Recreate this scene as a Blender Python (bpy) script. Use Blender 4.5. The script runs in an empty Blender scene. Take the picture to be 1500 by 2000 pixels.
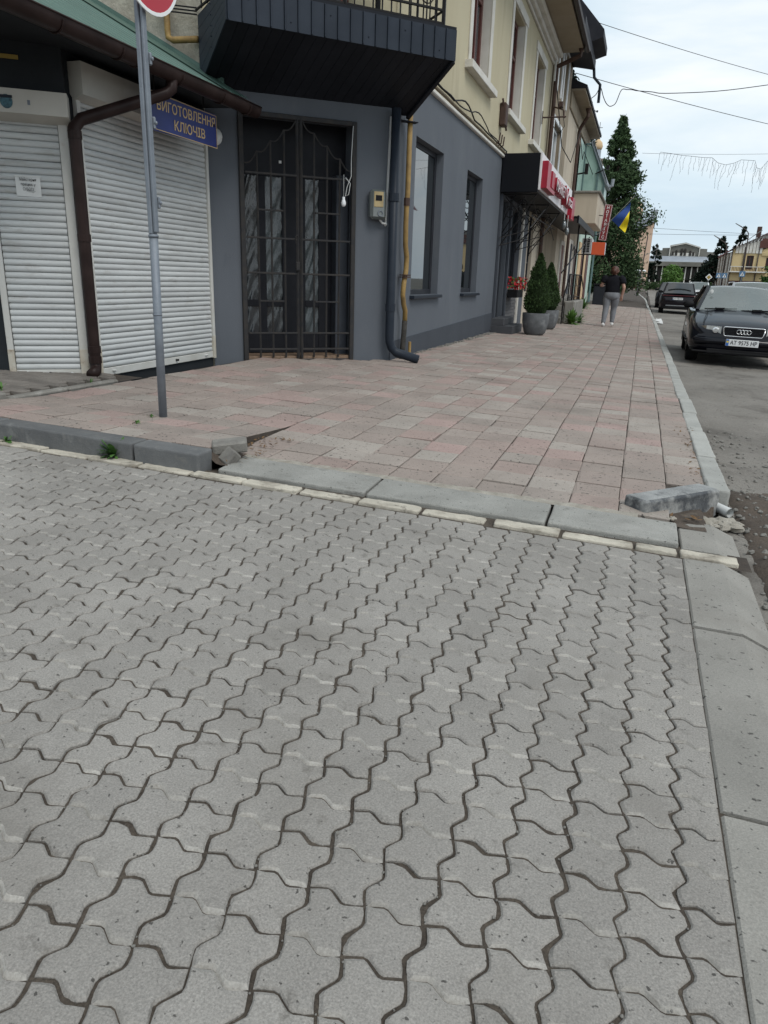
import bpy, bmesh, math, random
from mathutils import Vector, Matrix
from mathutils import noise as mn
mathnoise = mn.noise
random.seed(7)
scene = bpy.context.scene
C = scene.collection
R = math.radians
# ------------------------------------------------------------------ camera
cam = bpy.data.objects.new('camera', bpy.data.cameras.new('camera'))
C.objects.link(cam); scene.camera = cam
cam.data.sensor_fit = 'VERTICAL'; cam.data.sensor_height = 24.0
cam.data.lens = 24.0 * 1420.0 / 2000.0
cam.data.clip_start = 0.05; cam.data.clip_end = 2000
yaw, pitch, roll = R(18.2767), R(17.9), R(1.8)
rt = Vector((math.cos(yaw), math.sin(yaw), 0)); fw = Vector((-math.sin(yaw), math.cos(yaw), 0)); up = Vector((0, 0, 1))
f2 = fw*math.cos(pitch) - up*math.sin(pitch); u2 = up*math.cos(pitch) + fw*math.sin(pitch)
rr = rt*math.cos(roll) + u2*math.sin(roll); uu = u2*math.cos(roll) - rt*math.sin(roll)
cam.matrix_world = Matrix(((rr.x, uu.x, -f2.x, 0), (rr.y, uu.y, -f2.y, 0), (rr.z, uu.z, -f2.z, 1.11), (0, 0, 0, 1)))
scene.render.resolution_x = 768; scene.render.resolution_y = 1024
# ------------------------------------------------------------------ sky and sun (bright overcast)
SUN_EL, SUN_AZ = R(52), R(125)       # azimuth clockwise from +Y
world = bpy.data.worlds.new('World'); scene.world = world; world.use_nodes = True
nt = world.node_tree; nt.nodes.clear()
wo = nt.nodes.new('ShaderNodeOutputWorld'); bg = nt.nodes.new('ShaderNodeBackground')
sky = nt.nodes.new('ShaderNodeTexSky'); sky.sky_type = 'NISHITA'; sky.sun_disc = False
sky.sun_elevation = SUN_EL; sky.sun_rotation = SUN_AZ; sky.air_density = 1.0; sky.dust_density = 2.0
tc = nt.nodes.new('ShaderNodeTexCoord'); mp = nt.nodes.new('ShaderNodeMapping'); mp.inputs['Scale'].default_value = (1, 1, 3.2)
nz = nt.nodes.new('ShaderNodeTexNoise'); nz.inputs['Scale'].default_value = 2.6; nz.inputs['Detail'].default_value = 7; nz.inputs['Roughness'].default_value = .52
nz.inputs['Distortion'].default_value = .35
cr = nt.nodes.new('ShaderNodeValToRGB')
cr.color_ramp.elements[0].position = .33; cr.color_ramp.elements[0].color = (5.7, 7.05, 8.15, 1)
cr.color_ramp.elements[1].position = .62; cr.color_ramp.elements[1].color = (9.5, 9.8, 9.9, 1)
e = cr.color_ramp.elements.new(.47); e.color = (7.0, 8.1, 8.8, 1)
mx = nt.nodes.new('ShaderNodeMix'); mx.data_type = 'RGBA'; mx.inputs['Factor'].default_value = .88
L = nt.links.new
L(tc.outputs['Generated'], mp.inputs['Vector']); L(mp.outputs['Vector'], nz.inputs['Vector']); L(nz.outputs['Fac'], cr.inputs['Fac'])
L(sky.outputs['Color'], mx.inputs['A']); L(cr.outputs['Color'], mx.inputs['B']); L(mx.outputs['Result'], bg.inputs['Color'])
bg.inputs['Strength'].default_value = .1; L(bg.outputs['Background'], wo.inputs['Surface'])
sl = bpy.data.lights.new('sun', 'SUN'); sl.energy = 1.4; sl.angle = R(25); sl.color = (1, .965, .91)
sun = bpy.data.objects.new('sun', sl); C.objects.link(sun)
sd = Vector((math.sin(SUN_AZ)*math.cos(SUN_EL), math.cos(SUN_AZ)*math.cos(SUN_EL), math.sin(SUN_EL)))
sun.rotation_euler = sd.to_track_quat('Z', 'Y').to_euler()
vs = scene.view_settings
scene.display_settings.display_device = 'sRGB'
vs.view_transform = 'Standard'; vs.look = 'None'; vs.exposure = .22; vs.gamma = 1; vs.use_curve_mapping = False
scene.render.engine = 'CYCLES'
# ------------------------------------------------------------------ materials
MATS = {}
def M(name, col, rough=.85, col2=None, scale=6., fine=0., fscale=220., bump=0., bscale=60., metal=0., spec=None, ior=None, rnd=0., pit=0., pscale=70., pth=.33,
      stain=None, sscale=1.3, sth=.5, samt=.6, stretch=None, emit=None, coat=0., alpha=1., ramp=None, trans=0., attr=False, grime=None):
    """procedural material: broad blotches col..col2, fine grain, pits, stains, per-piece tint"""
    m = bpy.data.materials.new(name); m.use_nodes = True; MATS[name] = m
    t = m.node_tree; n = t.nodes; b = n['Principled BSDF']; lk = t.links.new
    b.inputs['Roughness'].default_value = rough; b.inputs['Metallic'].default_value = metal
    if spec is None: spec = .4 if max(col) > .05 else .13
    b.inputs['Specular IOR Level'].default_value = spec
    if ior: b.inputs['IOR'].default_value = ior
    if coat: b.inputs['Coat Weight'].default_value = coat; b.inputs['Coat Roughness'].default_value = .04
    if alpha < 1: b.inputs['Alpha'].default_value = alpha
    if trans: b.inputs['Transmission Weight'].default_value = trans
    geo = n.new('ShaderNodeNewGeometry'); pos = geo.outputs['Position']
    if stretch:
        mpn = n.new('ShaderNodeMapping'); mpn.inputs['Scale'].default_value = stretch; lk(pos, mpn.inputs['Vector']); pos = mpn.outputs['Vector']
    def noise(s, d=5., ro=.55):
        q = n.new('ShaderNodeTexNoise'); q.inputs['Scale'].default_value = s; q.inputs['Detail'].default_value = d; q.inputs['Roughness'].default_value = ro
        lk(pos, q.inputs['Vector']); return q.outputs['Fac']
    def ramp2(f, a, c):
        q = n.new('ShaderNodeMapRange'); q.inputs['From Min'].default_value = a; q.inputs['From Max'].default_value = c; q.clamp = True
        lk(f, q.inputs['Value']); return q.outputs['Result']
    def mixc(f, a, c, mode='MIX'):
        q = n.new('ShaderNodeMix'); q.data_type = 'RGBA'; q.blend_type = mode
        for s, v in (('Factor', f), ('A', a), ('B', c)):
            if isinstance(v, (int, float)): q.inputs[s].default_value = v
            elif isinstance(v, tuple): q.inputs[s].default_value = (*v[:3], 1)
            else: lk(v, q.inputs[s])
        return q.outputs['Result']
    def tintv():
        oi = n.new('ShaderNodeObjectInfo'); v = oi.outputs['Random']
        if attr:
            at = n.new('ShaderNodeAttribute'); at.attribute_name = 'tint'
            ad = n.new('ShaderNodeMath'); ad.operation = 'ADD'; lk(v, ad.inputs[0]); lk(at.outputs['Fac'], ad.inputs[1])
            fr = n.new('ShaderNodeMath'); fr.operation = 'FRACT'; lk(ad.outputs[0], fr.inputs[0]); v = fr.outputs[0]
        return v
    tv = tintv() if (rnd or ramp) else None
    if ramp:
        q = n.new('ShaderNodeValToRGB'); q.color_ramp.interpolation = 'LINEAR'
        el = q.color_ramp.elements
        el[0].position = ramp[0][0]; el[0].color = (*ramp[0][1], 1); el[1].position = ramp[-1][0]; el[1].color = (*ramp[-1][1], 1)
        for p_, c_ in ramp[1:-1]:
            e_ = el.new(p_); e_.color = (*c_, 1)
        lk(tv, q.inputs['Fac']); c = q.outputs['Color']
        k = .8 if not col2 else col2
        c = mixc(ramp2(noise(scale), .35, .68), c, mixc(1., c, (k, k, k), 'MULTIPLY'))
    else:
        c = col
        if col2: c = mixc(ramp2(noise(scale), .34, .68), col, col2)
    if fine:
        c = mixc(fine, c, mixc(ramp2(noise(fscale, 3., .7), .25, .75), (.25, .25, .25), (1.75, 1.75, 1.75)), 'MULTIPLY')
    if pit:
        c = mixc(ramp2(noise(pscale, 2., .5), pth, pth-.05), c, mixc(pit, c, (.03, .027, .024)))
    if stain:
        f = ramp2(noise(sscale, 8., .65), sth, sth+.16)
        g = n.new('ShaderNodeMath'); g.operation = 'MULTIPLY'; g.inputs[1].default_value = samt; lk(f, g.inputs[0])
        c = mixc(g.outputs[0], c, stain)
    if grime:
        f = ramp2(noise(grime[1], 6., .7), grime[2], grime[2]+.09)
        q_ = n.new('ShaderNodeMath'); q_.operation = 'MULTIPLY'; q_.inputs[1].default_value = grime[3]; lk(f, q_.inputs[0])
        c = mixc(q_.outputs[0], c, grime[0])
    if rnd and not ramp:
        q = n.new('ShaderNodeMapRange'); q.inputs['To Min'].default_value = 1-rnd; q.inputs['To Max'].default_value = 1+rnd; lk(tv, q.inputs['Value'])
        c = mixc(1., c, q.outputs['Result'], 'MULTIPLY')
    if isinstance(c, tuple): b.inputs['Base Color'].default_value = (*c[:3], 1)
    else: lk(c, b.inputs['Base Color'])
    if bump:
        bn = n.new('ShaderNodeBump'); bn.inputs['Strength'].default_value = bump; bn.inputs['Distance'].default_value = .01
        lk(noise(bscale, 6., .65), bn.inputs['Height']); lk(bn.outputs['Normal'], b.inputs['Normal'])
    if emit:
        b.inputs['Emission Color'].default_value = (*emit[:3], 1); b.inputs['Emission Strength'].default_value = emit[3]
    return m
# ground
M('paver', (.29,.274,.252), .9, (.236,.222,.203), 2.2, fine=.46, fscale=240, bump=.55, bscale=150, rnd=.075, pit=.8, pscale=80, pth=.32, attr=True, stain=(.165,.152,.134), sscale=1.9, sth=.51, samt=.5, grime=((.12,.11,.096), 11., .61, .6))
M('paver_groove', (.355,.338,.31), .95, (.28,.266,.243), 9, fine=.35, fscale=200, bump=.4, bscale=150, rnd=.1, attr=True, grime=((.15,.135,.115), 14., .58, .5))
M('joint_sand', (.105,.086,.068), 1, (.055,.044,.035), 14, fine=.5, fscale=150, bump=1, bscale=120, stain=(.26,.24,.21), sscale=60, sth=.63, samt=.7)
M('tile', (.3,.24,.21), .9, .86, 3.0, fine=.4, fscale=220, bump=.5, bscale=130, attr=True, pit=.8, pscale=46, pth=.36,
  ramp=[(0,(.278,.236,.208)),(.2,(.305,.253,.222)),(.42,(.325,.275,.242)),(.56,(.36,.323,.286)),(.66,(.292,.25,.22)),(.84,(.318,.246,.217)),(1,(.365,.268,.242))],
  stain=(.155,.132,.113), sscale=1.0, sth=.53, samt=.55, grime=((.12,.1,.085), 7., .63, .6))
M('tile_bed', (.075,.06,.048), 1, (.045,.036,.03), 12, bump=.8, bscale=110, fine=.4)
M('kerb_dark', (.135,.138,.138), .8, (.1,.103,.106), 5, fine=.3, bump=.35, bscale=90, stain=(.3,.3,.29), sscale=5.5, sth=.6, samt=.7, rnd=.1, grime=((.17,.165,.155), 16., .55, .5))
M('kerb_black', (.05,.054,.06), .75, (.11,.115,.12), 7, fine=.4, bump=.6, bscale=60, stain=(.36,.36,.345), sscale=6, sth=.44, samt=.8, grime=((.03,.032,.036), 9., .55, .7))
M('kerb_worn', (.3,.305,.3), .85, (.2,.205,.205), 9, fine=.45, bump=.6, bscale=70, stain=(.06,.064,.07), sscale=8, sth=.52, samt=.8)
M('kerb_grey', (.36,.36,.335), .85, (.29,.29,.27), 4, fine=.25, bump=.35, bscale=90, pit=.7, pscale=45, pth=.32, rnd=.1, stain=(.16,.15,.135), sscale=3.2, sth=.6, samt=.55)
M('kerb_drop', (.3,.297,.275), .85, (.21,.207,.19), 3, fine=.4, bump=.5, bscale=110, pit=.8, pscale=55, pth=.33, grime=((.13,.12,.105), 5., .6, .6), rnd=.06, stain=(.38,.37,.345), sscale=2.2, sth=.55, samt=.5)
M('slab', (.282,.27,.245), .88, (.215,.206,.186), 3, fine=.32, bump=.5, bscale=120, rnd=.08, pit=.8, pscale=52, pth=.335, stain=(.18,.165,.145), sscale=2.1, sth=.52, samt=.5, grime=((.13,.12,.1), 6., .62, .6))
M('cream_strip', (.5,.465,.39), .9, (.36,.33,.275), 6, fine=.25, bump=.4, bscale=90, rnd=.1, stain=(.17,.145,.115), sscale=6, sth=.52, samt=.75, grime=((.1,.085,.07), 18., .58, .7))
M('mortar', (.36,.335,.29), .95, (.24,.22,.185), 15, fine=.35, bump=1, bscale=45, stain=(.2,.17,.13), sscale=7, sth=.55, samt=.6)
M('asphalt', (.215,.199,.177), .95, (.14,.128,.113), .8, fine=.55, fscale=120, bump=1.0, bscale=40, stain=(.08,.07,.06), sscale=1.6, sth=.53, samt=.8, pit=.75, pscale=24, pth=.34, grime=((.27,.25,.225), 3.2, .6, .6))
M('soil', (.095,.074,.058), 1, (.055,.043,.034), 5, fine=.5, fscale=90, bump=1, bscale=40, stain=(.2,.17,.14), sscale=9, sth=.6, samt=.6)
M('ground', (.16,.15,.135), 1, (.1,.1,.08), .2, bump=.4, bscale=4)
M('stone', (.27,.26,.235), .95, (.18,.17,.155), 14, fine=.3, bump=.8, bscale=70, rnd=.25)
# buildings
M('grey_render', (.108,.121,.141), .82, (.096,.108,.127), 1.6, fine=.1, fscale=180, bump=.5, bscale=170, stain=(.142,.152,.167), sscale=1.1, sth=.55, samt=.5, stretch=(1.5,1.5,.5), grime=((.06,.067,.078), 2.6, .62, .45))
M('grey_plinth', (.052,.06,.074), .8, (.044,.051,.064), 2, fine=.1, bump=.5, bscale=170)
M('rough_base', (.14,.125,.105), 1, (.07,.062,.052), 10, fine=.4, bump=1.2, bscale=30)
M('cream_wall', (.5,.45,.315), .88, (.45,.4,.275), 1.0, fine=.06, bump=.25, bscale=120, stain=(.33,.28,.19), sscale=1.1, sth=.58, samt=.55, stretch=(1.6,1.6,.35))
M('stucco', (.46,.43,.36), .95, (.32,.29,.235), 5, fine=.2, fscale=60, bump=1.6, bscale=16, stain=(.13,.12,.1), sscale=3, sth=.6, samt=.7)
M('white_trim', (.66,.645,.6), .75, (.55,.53,.48), 2.5, bump=.2, bscale=80, stain=(.35,.32,.27), sscale=2.5, sth=.6, samt=.5)
M('brown_frame', (.115,.035,.028), .45, (.075,.024,.02), 6, bump=.15, bscale=40)
M('anthracite', (.022,.024,.03), .45, (.03,.032,.039), 5)
M('white_frame', (.68,.7,.71), .4, (.6,.62,.63), 4)
M('glass', (.012,.015,.017), .02, spec=.5, ior=2.3)
M('glass_pale', (.1,.115,.12), .05, spec=.5, ior=2.2)
M('cladding', (.026,.033,.045), .5, (.034,.042,.056), 3, bump=.1, bscale=30, rnd=.1)
M('soffit_board', (.014,.016,.021), .6, (.018,.02,.026), 4, rnd=.15)
M('iron', (.011,.011,.013), .5, (.02,.018,.017), 14, bump=.2, bscale=60)
M('gate_iron', (.03,.031,.034), .55, (.045,.041,.038), 14, bump=.2, bscale=60)
M('slate_pipe', (.018,.024,.034), .4, (.026,.032,.043), 5)
M('brown_pipe', (.02,.012,.011), .38, (.035,.022,.02), 5)
M('rust_pipe', (.075,.042,.032), .7, (.045,.026,.02), 6, bump=.4, bscale=40)
M('yellow_pipe', (.33,.215,.07), .6, (.2,.125,.045), 9, bump=.4, bscale=50, stain=(.055,.045,.035), sscale=9, sth=.6, samt=.85)
M('black_pipe', (.025,.024,.022), .8, (.06,.055,.05), 15, bump=.5, bscale=60)
M('shutter', (.53,.55,.55), .5, (.46,.475,.475), 2, bump=.06, bscale=60, rnd=.07, grime=((.3,.285,.255), 3., .56, .4), stain=(.3,.3,.29), sscale=4, sth=.68, samt=.6, stretch=(1,1,5))
M('rail', (.56,.56,.535), .5, (.48,.475,.44), 4, stain=(.25,.16,.08), sscale=5, sth=.64, samt=.7)
M('rail_dirty', (.5,.48,.42), .6, (.42,.37,.29), 9, stain=(.13,.075,.04), sscale=12, sth=.56, samt=.8)
M('shutter_box', (.5,.485,.44), .5, (.44,.425,.385), 3, stain=(.3,.26,.2), sscale=3, sth=.62, samt=.5)
M('kiosk_dark', (.028,.032,.036), .7, (.022,.025,.029), 3, bump=.2, bscale=60)
M('green_roof', (.085,.15,.125), .4, (.07,.125,.104), 1.5, stain=(.05,.08,.068), sscale=4, sth=.6, samt=.5)
M('sign_blue', (.012,.022,.13), .35, (.016,.028,.16), 3)
M('sign_gold', (.5,.36,.19), .5)
M('paper', (.7,.71,.7), .8, (.62,.63,.62), 8)
M('ink', (.015,.015,.018), .7)
M('sticker_teal', (.04,.13,.17), .4, (.01,.035,.05), 45)
M('yellow_tag', (.32,.22,.05), .5)
M('galv', (.21,.235,.265), .55, (.17,.19,.22), 9, metal=.35, fine=.15, bump=.25, bscale=60, stain=(.5,.52,.52), sscale=14, sth=.68, samt=.6)
M('sign_red', (.4,.012,.028), .4)
M('sign_white', (.75,.76,.76), .4)
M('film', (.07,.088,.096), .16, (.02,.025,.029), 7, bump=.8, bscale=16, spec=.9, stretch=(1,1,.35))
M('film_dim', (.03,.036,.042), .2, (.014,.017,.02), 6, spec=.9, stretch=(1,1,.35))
M('door_dark', (.014,.015,.019), .45, (.02,.021,.026), 4)
M('wood_sill', (.22,.15,.1), .8, (.15,.1,.07), 8, stretch=(4,4,1))
M('bulb', (.8,.82,.84), .25)
M('pvc_white', (.62,.63,.62), .5, (.54,.55,.54), 6)
M('meter_case', (.11,.125,.12), .15, spec=.8, coat=.5)
M('meter_face', (.42,.33,.17), .5, (.3,.23,.12), 12)
M('cable', (.018,.018,.02), .6)
M('cable_tan', (.16,.125,.08), .8, (.1,.078,.05), 12)
M('black_panel', (.009,.01,.013), .45)
M('canopy_white', (.74,.72,.73), .4, (.66,.64,.65), 5)
M('shop_red', (.36,.012,.035), .4, (.27,.01,.026), 6)
M('step_tile', (.06,.063,.07), .7, (.045,.048,.055), 5, fine=.2, bump=.2)
M('concrete', (.27,.26,.235), .92, (.16,.15,.135), 3, fine=.25, bump=.7, bscale=45, stain=(.46,.45,.42), sscale=4.5, sth=.56, samt=.6, stretch=(1.5,1.5,.6))
M('pot', (.15,.157,.165), .8, (.09,.095,.1), 7, fine=.25, bump=.4, bscale=40, stain=(.34,.35,.35), sscale=5, sth=.56, samt=.5)
M('brick_grey', (.15,.15,.155), .85, (.11,.11,.115), 9, bump=.3, rnd=.15)
M('apron_brick', (.2,.18,.16), .9, (.15,.135,.12), 6, fine=.3, bump=.4, rnd=.15)
M('thuja', (.045,.088,.021), .8, (.02,.045,.012), 9, rnd=.1)
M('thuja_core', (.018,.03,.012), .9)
M('leaf', (.075,.17,.035), .7, (.04,.1,.02), 12)
M('leaf_light', (.11,.23,.04), .7, (.05,.1,.02), 12)
M('needles', (.06,.105,.038), .85, (.026,.052,.022), 2.5)
M('needles_dark', (.017,.028,.02), .85, (.01,.018,.013), 2.5)
M('bark', (.075,.055,.042), .95, (.045,.034,.027), 8, bump=1, bscale=25)
M('dry_leaf', (.17,.1,.045), .9, (.1,.06,.03), 20)
M('flower_red', (.5,.01,.02), .6, (.32,.008,.015), 20)
M('brown_plaster', (.3,.25,.185), .95, (.215,.175,.125), 1.2, fine=.12, bump=.6, bscale=30, stain=(.13,.105,.075), sscale=1.3, sth=.53, samt=.6, stretch=(1.4,1.4,.3))
M('beige_wall', (.52,.455,.365), .9, (.45,.39,.31), 1.2, fine=.06, bump=.3, bscale=60, stain=(.3,.25,.19), sscale=1.0, sth=.6, samt=.4, stretch=(1.4,1.4,.35))
M('mint_wall', (.47,.585,.52), .85, (.4,.51,.45), 1.5, stain=(.3,.36,.33), sscale=1.5, sth=.58, samt=.5)
M('apricot_wall', (.62,.45,.28), .9, (.53,.38,.23), 1.5)
M('mint_glass', (.36,.5,.44), .35, (.28,.4,.36), 2.5)
M('green_frame', (.12,.19,.19), .6, (.08,.13,.13), 5)
M('roof_dark', (.022,.023,.029), .6, (.032,.033,.04), 3)
M('soffit_tan', (.33,.28,.21), .9, (.27,.225,.165), 2)
M('notary_red', (.2,.028,.032), .45)
M('orange_sign', (.62,.1,.035), .4)
M('pale_lilac', (.6,.6,.66), .4)
M('flag_blue', (.018,.06,.24), .75); M('flag_yellow', (.78,.62,.015), .75)
M('peach_wall', (.64,.46,.345), .85, (.58,.415,.305), .4)
M('grey_metal', (.3,.33,.37), .5, (.24,.265,.3), .8)
M('pavilion', (.2,.195,.175), .95, (.13,.125,.11), .5, stain=(.07,.065,.055), sscale=.4, sth=.55, samt=.6)
M('pavilion_dark', (.035,.034,.032), .9, (.02,.02,.02), .6)
M('yellow_house', (.6,.47,.26), .9, (.54,.42,.225), .6)
M('grey_house', (.27,.23,.19), .9, (.2,.17,.145), .8)
M('red_roof', (.2,.045,.05), .6, (.15,.034,.04), 1)
M('brown_roof', (.11,.045,.035), .7, (.085,.035,.028), 1)
M('window_dark', (.05,.045,.042), .3, (.03,.028,.026), 2)
M('hedge', (.04,.08,.025), .9, (.025,.05,.016), 2)
M('lamp_grey', (.2,.205,.21), .6); M('lamp_dark', (.075,.06,.055), .7)
M('sign_face_blue', (.09,.18,.3), .5)
# vehicles
M('paint_navy', (.0045,.005,.0085), .4, coat=.55, spec=.05)
M('paint_black', (.008,.009,.011), .4, coat=.55, spec=.05)
M('paint_plum', (.008,.006,.009), .4, coat=.55, spec=.05)
M('paint_white', (.72,.74,.75), .3, coat=.6)
M('paint_silver', (.34,.36,.375), .3, metal=.4, coat=.6)
M('paint_red', (.3,.008,.02), .3, coat=.7)
M('car_glass', (.014,.017,.018), .04, spec=.9, coat=.6)
M('windscreen', (.2,.23,.222), .05, (.15,.175,.17), 1.2, spec=.9, coat=.5, alpha=.74)  # pale grey-green base paints dusty haze and reflected sky into the glass colour
M('tyre', (.014,.014,.015), .85, (.02,.02,.02), 20)
M('rim', (.2,.205,.21), .35, metal=.7)
M('chrome', (.7,.71,.72), .16, metal=.9)
M('lamp_lens', (.55,.57,.56), .12, (.36,.38,.375), 18, spec=.8, coat=.6)
M('lens_amber', (.28,.24,.19), .15, coat=.6)
M('tail_red', (.12,.006,.008), .25, coat=.6); M('brake_on', (.6,.02,.03), .3, emit=(1,.12,.12,3.5))
M('plate', (.68,.69,.69), .45); M('plastic_black', (.012,.012,.013), .6)
M('plate_blue', (.03,.12,.4), .4)
# person
M('skin', (.43,.255,.195), .6, (.38,.22,.165), 9); M('tee', (.0085,.009,.012), .9, (.013,.013,.017), 7, bump=.2, bscale=25)
M('jersey_grey', (.2,.208,.225), .95, (.155,.163,.178), 6, fine=.25, fscale=120, bump=.35, bscale=22); M('hair', (.055,.02,.012), .5, (.095,.038,.022), 30, stretch=(1,1,.2))
M('shoe', (.7,.7,.69), .6)
# ------------------------------------------------------------------ mesh helpers
ORG = {}
def V(*a): return Vector(a)
class MB:
    def __init__(s): s.v = []; s.f = []; s.m = []; s.t = []
    def add(s, vs, fs, mi=0, tint=None):
        o = len(s.v); s.v += [tuple(p) for p in vs]; s.f += [tuple(i+o for i in f) for f in fs]; s.m += [mi]*len(fs)
        if tint is not None: s.t += [tint]*len(fs)
        return s
    def frame(s, c, ux, uy, uz, sx, sy, sz, ch=0., mi=0, tint=None):
        """chamfered box, c = centre, full sizes along the three unit axes"""
        c = Vector(c); ux, uy, uz = Vector(ux), Vector(uy), Vector(uz)
        a, b, d = sx/2, sy/2, sz/2
        if ch <= 0:
            vs = [c+ux*(a*i)+uy*(b*j)+uz*(d*k) for i in (-1,1) for j in (-1,1) for k in (-1,1)]
            return s.add(vs, [(0,1,3,2),(4,6,7,5),(0,4,5,1),(2,3,7,6),(0,2,6,4),(1,5,7,3)], mi, tint)
        ch = min(ch, a*.9, b*.9, d*.9); vs = []; idx = {}
        for i in (-1,1):
            for j in (-1,1):
                for k in (-1,1):
                    for ax in range(3):
                        x, y, z = a-ch, b-ch, d-ch
                        if ax == 0: x = a
                        elif ax == 1: y = b
                        else: z = d
                        idx[i,j,k,ax] = len(vs); vs.append(c+ux*(x*i)+uy*(y*j)+uz*(z*k))
        fs = []
        for i in (-1,1):
            q = [idx[i,-1,-1,0], idx[i,1,-1,0], idx[i,1,1,0], idx[i,-1,1,0]]; fs.append(q if i > 0 else q[::-1])
            q = [idx[-1,i,-1,1], idx[-1,i,1,1], idx[1,i,1,1], idx[1,i,-1,1]]; fs.append(q if i > 0 else q[::-1])
            q = [idx[-1,-1,i,2], idx[1,-1,i,2], idx[1,1,i,2], idx[-1,1,i,2]]; fs.append(q if i > 0 else q[::-1])
        for i in (-1,1):
            for j in (-1,1):
                fs.append([idx[i,j,-1,0], idx[i,j,-1,1], idx[i,j,1,1], idx[i,j,1,0]][::i*j])
                fs.append([idx[i,-1,j,0], idx[i,1,j,0], idx[i,1,j,2], idx[i,-1,j,2]][::i*j])
                fs.append([idx[-1,i,j,1], idx[-1,i,j,2], idx[1,i,j,2], idx[1,i,j,1]][::i*j])
                for k in (-1,1): fs.append([idx[i,j,k,0], idx[i,j,k,1], idx[i,j,k,2]][::i*j*k])
        return s.add(vs, fs, mi, tint)
    def rough(s, c, ux, uy, uz, sx, sy, sz, ch=.012, amp=.004, seed=0, step=.025, freq=14., mi=0):
        """worn block: rounded box on a grid with chipped, noisy edges"""
        c = Vector(c); U = (Vector(ux), Vector(uy), Vector(uz)); H = (sx/2, sy/2, sz/2)
        def cuts(h):
            k = max(1, int(2*(h-ch)/step)); return [-h, -h+ch*.45]+[-h+ch+2*(h-ch)*i/k for i in range(k+1)]+[h-ch*.45, h]
        for ax in range(3):
            b_, d_ = (ax+1) % 3, (ax+2) % 3; B, D = cuts(H[b_]), cuts(H[d_])
            for sg in (-1, 1):
                if ax == 2 and sg == -1: continue
                vs = []
                for v in D:
                    for u in B:
                        p = [0,0,0]; p[ax] = sg*H[ax]; p[b_] = u; p[d_] = v
                        q = Vector([max(-h+ch, min(h-ch, t)) for t, h in zip(p, H)]); e = Vector(p)-q
                        w = Vector(p) if e.length < 1e-9 else q+e.normalized()*ch
                        ed = sum(1 for t in e if abs(t) > 1e-6)
                        n1 = mathnoise((w.x*freq+seed*3.7, w.y*freq, w.z*freq)); n2 = mathnoise((w.x*freq*3+seed, w.y*freq*3, w.z*freq*3))
                        k = amp*(.35*n1+.25*n2)*(1 if ed < 2 else 1.6)-amp*2.2*max(0, n1-.28)*(1 if ed > 1 else .3)
                        w = w+(e.normalized() if e.length > 1e-9 else Vector((0,0,0)))*k
                        vs.append(c+U[0]*w.x+U[1]*w.y+U[2]*w.z)
                n = len(B); fs = [(j*n+i, j*n+i+1, (j+1)*n+i+1, (j+1)*n+i) for j in range(len(D)-1) for i in range(n-1)]
                s.add(vs, fs if sg > 0 else [f[::-1] for f in fs], mi)
        return s
    def box(s, x0, x1, y0, y1, z0, z1, ch=0., mi=0, tint=None):
        return s.frame(((x0+x1)/2, (y0+y1)/2, (z0+z1)/2), (1,0,0), (0,1,0), (0,0,1), abs(x1-x0), abs(y1-y0), abs(z1-z0), ch, mi, tint)
    def bar(s, p, q, w, h=None, ch=0., upv=(0,0,1), mi=0):
        p, q = Vector(p), Vector(q); d = q-p; l = d.length; d.normalize(); h = h or w
        side = d.cross(Vector(upv))
        if side.length < 1e-4: side = d.cross(Vector((1,0,0)))
        side.normalize(); upn = side.cross(d)
        return s.frame((p+q)/2, d, side, upn, l, w, h, ch, mi)
    def tube(s, path, r, n=8, cap=True, mi=0):
        path = [Vector(p) for p in path]; rs = r if isinstance(r, (list, tuple)) else [r]*len(path)
        vs = []; fs = []; pn = None
        for i, p in enumerate(path):
            d = (path[min(i+1, len(path)-1)]-path[max(i-1, 0)])
            if d.length < 1e-9: d = Vector((0,0,1))
            d.normalize()
            if pn is None:
                a = Vector((0,0,1)) if abs(d.z) < .9 else Vector((1,0,0)); pn = d.cross(a).normalized()
            else:
                pn = pn-d*pn.dot(d); pn = pn.normalized() if pn.length > 1e-6 else d.orthogonal().normalized()
            bn = d.cross(pn)
            for k in range(n):
                t = 2*math.pi*k/n; vs.append(p+(pn*math.cos(t)+bn*math.sin(t))*rs[i])
        for i in range(len(path)-1):
            for k in range(n):
                a, b = i*n+k, i*n+(k+1) % n; fs.append((a, b, b+n, a+n))
        if cap: fs += [tuple(range(n))[::-1], tuple(range((len(path)-1)*n, len(path)*n))]
        return s.add(vs, fs, mi)
    def lathe(s, prof, c=(0,0,0), n=16, mi=0):
        vs = []; fs = []; m = len(prof)
        for r, z in prof:
            for k in range(n):
                t = 2*math.pi*k/n; vs.append((c[0]+r*math.cos(t), c[1]+r*math.sin(t), c[2]+z))
        for i in range(m-1):
            for k in range(n):
                a, b = i*n+k, i*n+(k+1) % n; fs.append((a, b, b+n, a+n))
        fs += [tuple(range(n))[::-1], tuple(range((m-1)*n, m*n))]
        return s.add(vs, fs, mi)
    def extr(s, poly, vec, mi=0):
        n = len(poly); vec = Vector(vec); vs = [Vector(p) for p in poly]; vs += [p+vec for p in vs]
        fs = [tuple(range(n))[::-1], tuple(range(n, 2*n))]+[(i, (i+1) % n, n+(i+1) % n, n+i) for i in range(n)]
        return s.add(vs, fs, mi)
    def quad(s, *p, mi=0, tint=None): return s.add(p, [tuple(range(len(p)))], mi, tint)
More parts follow.
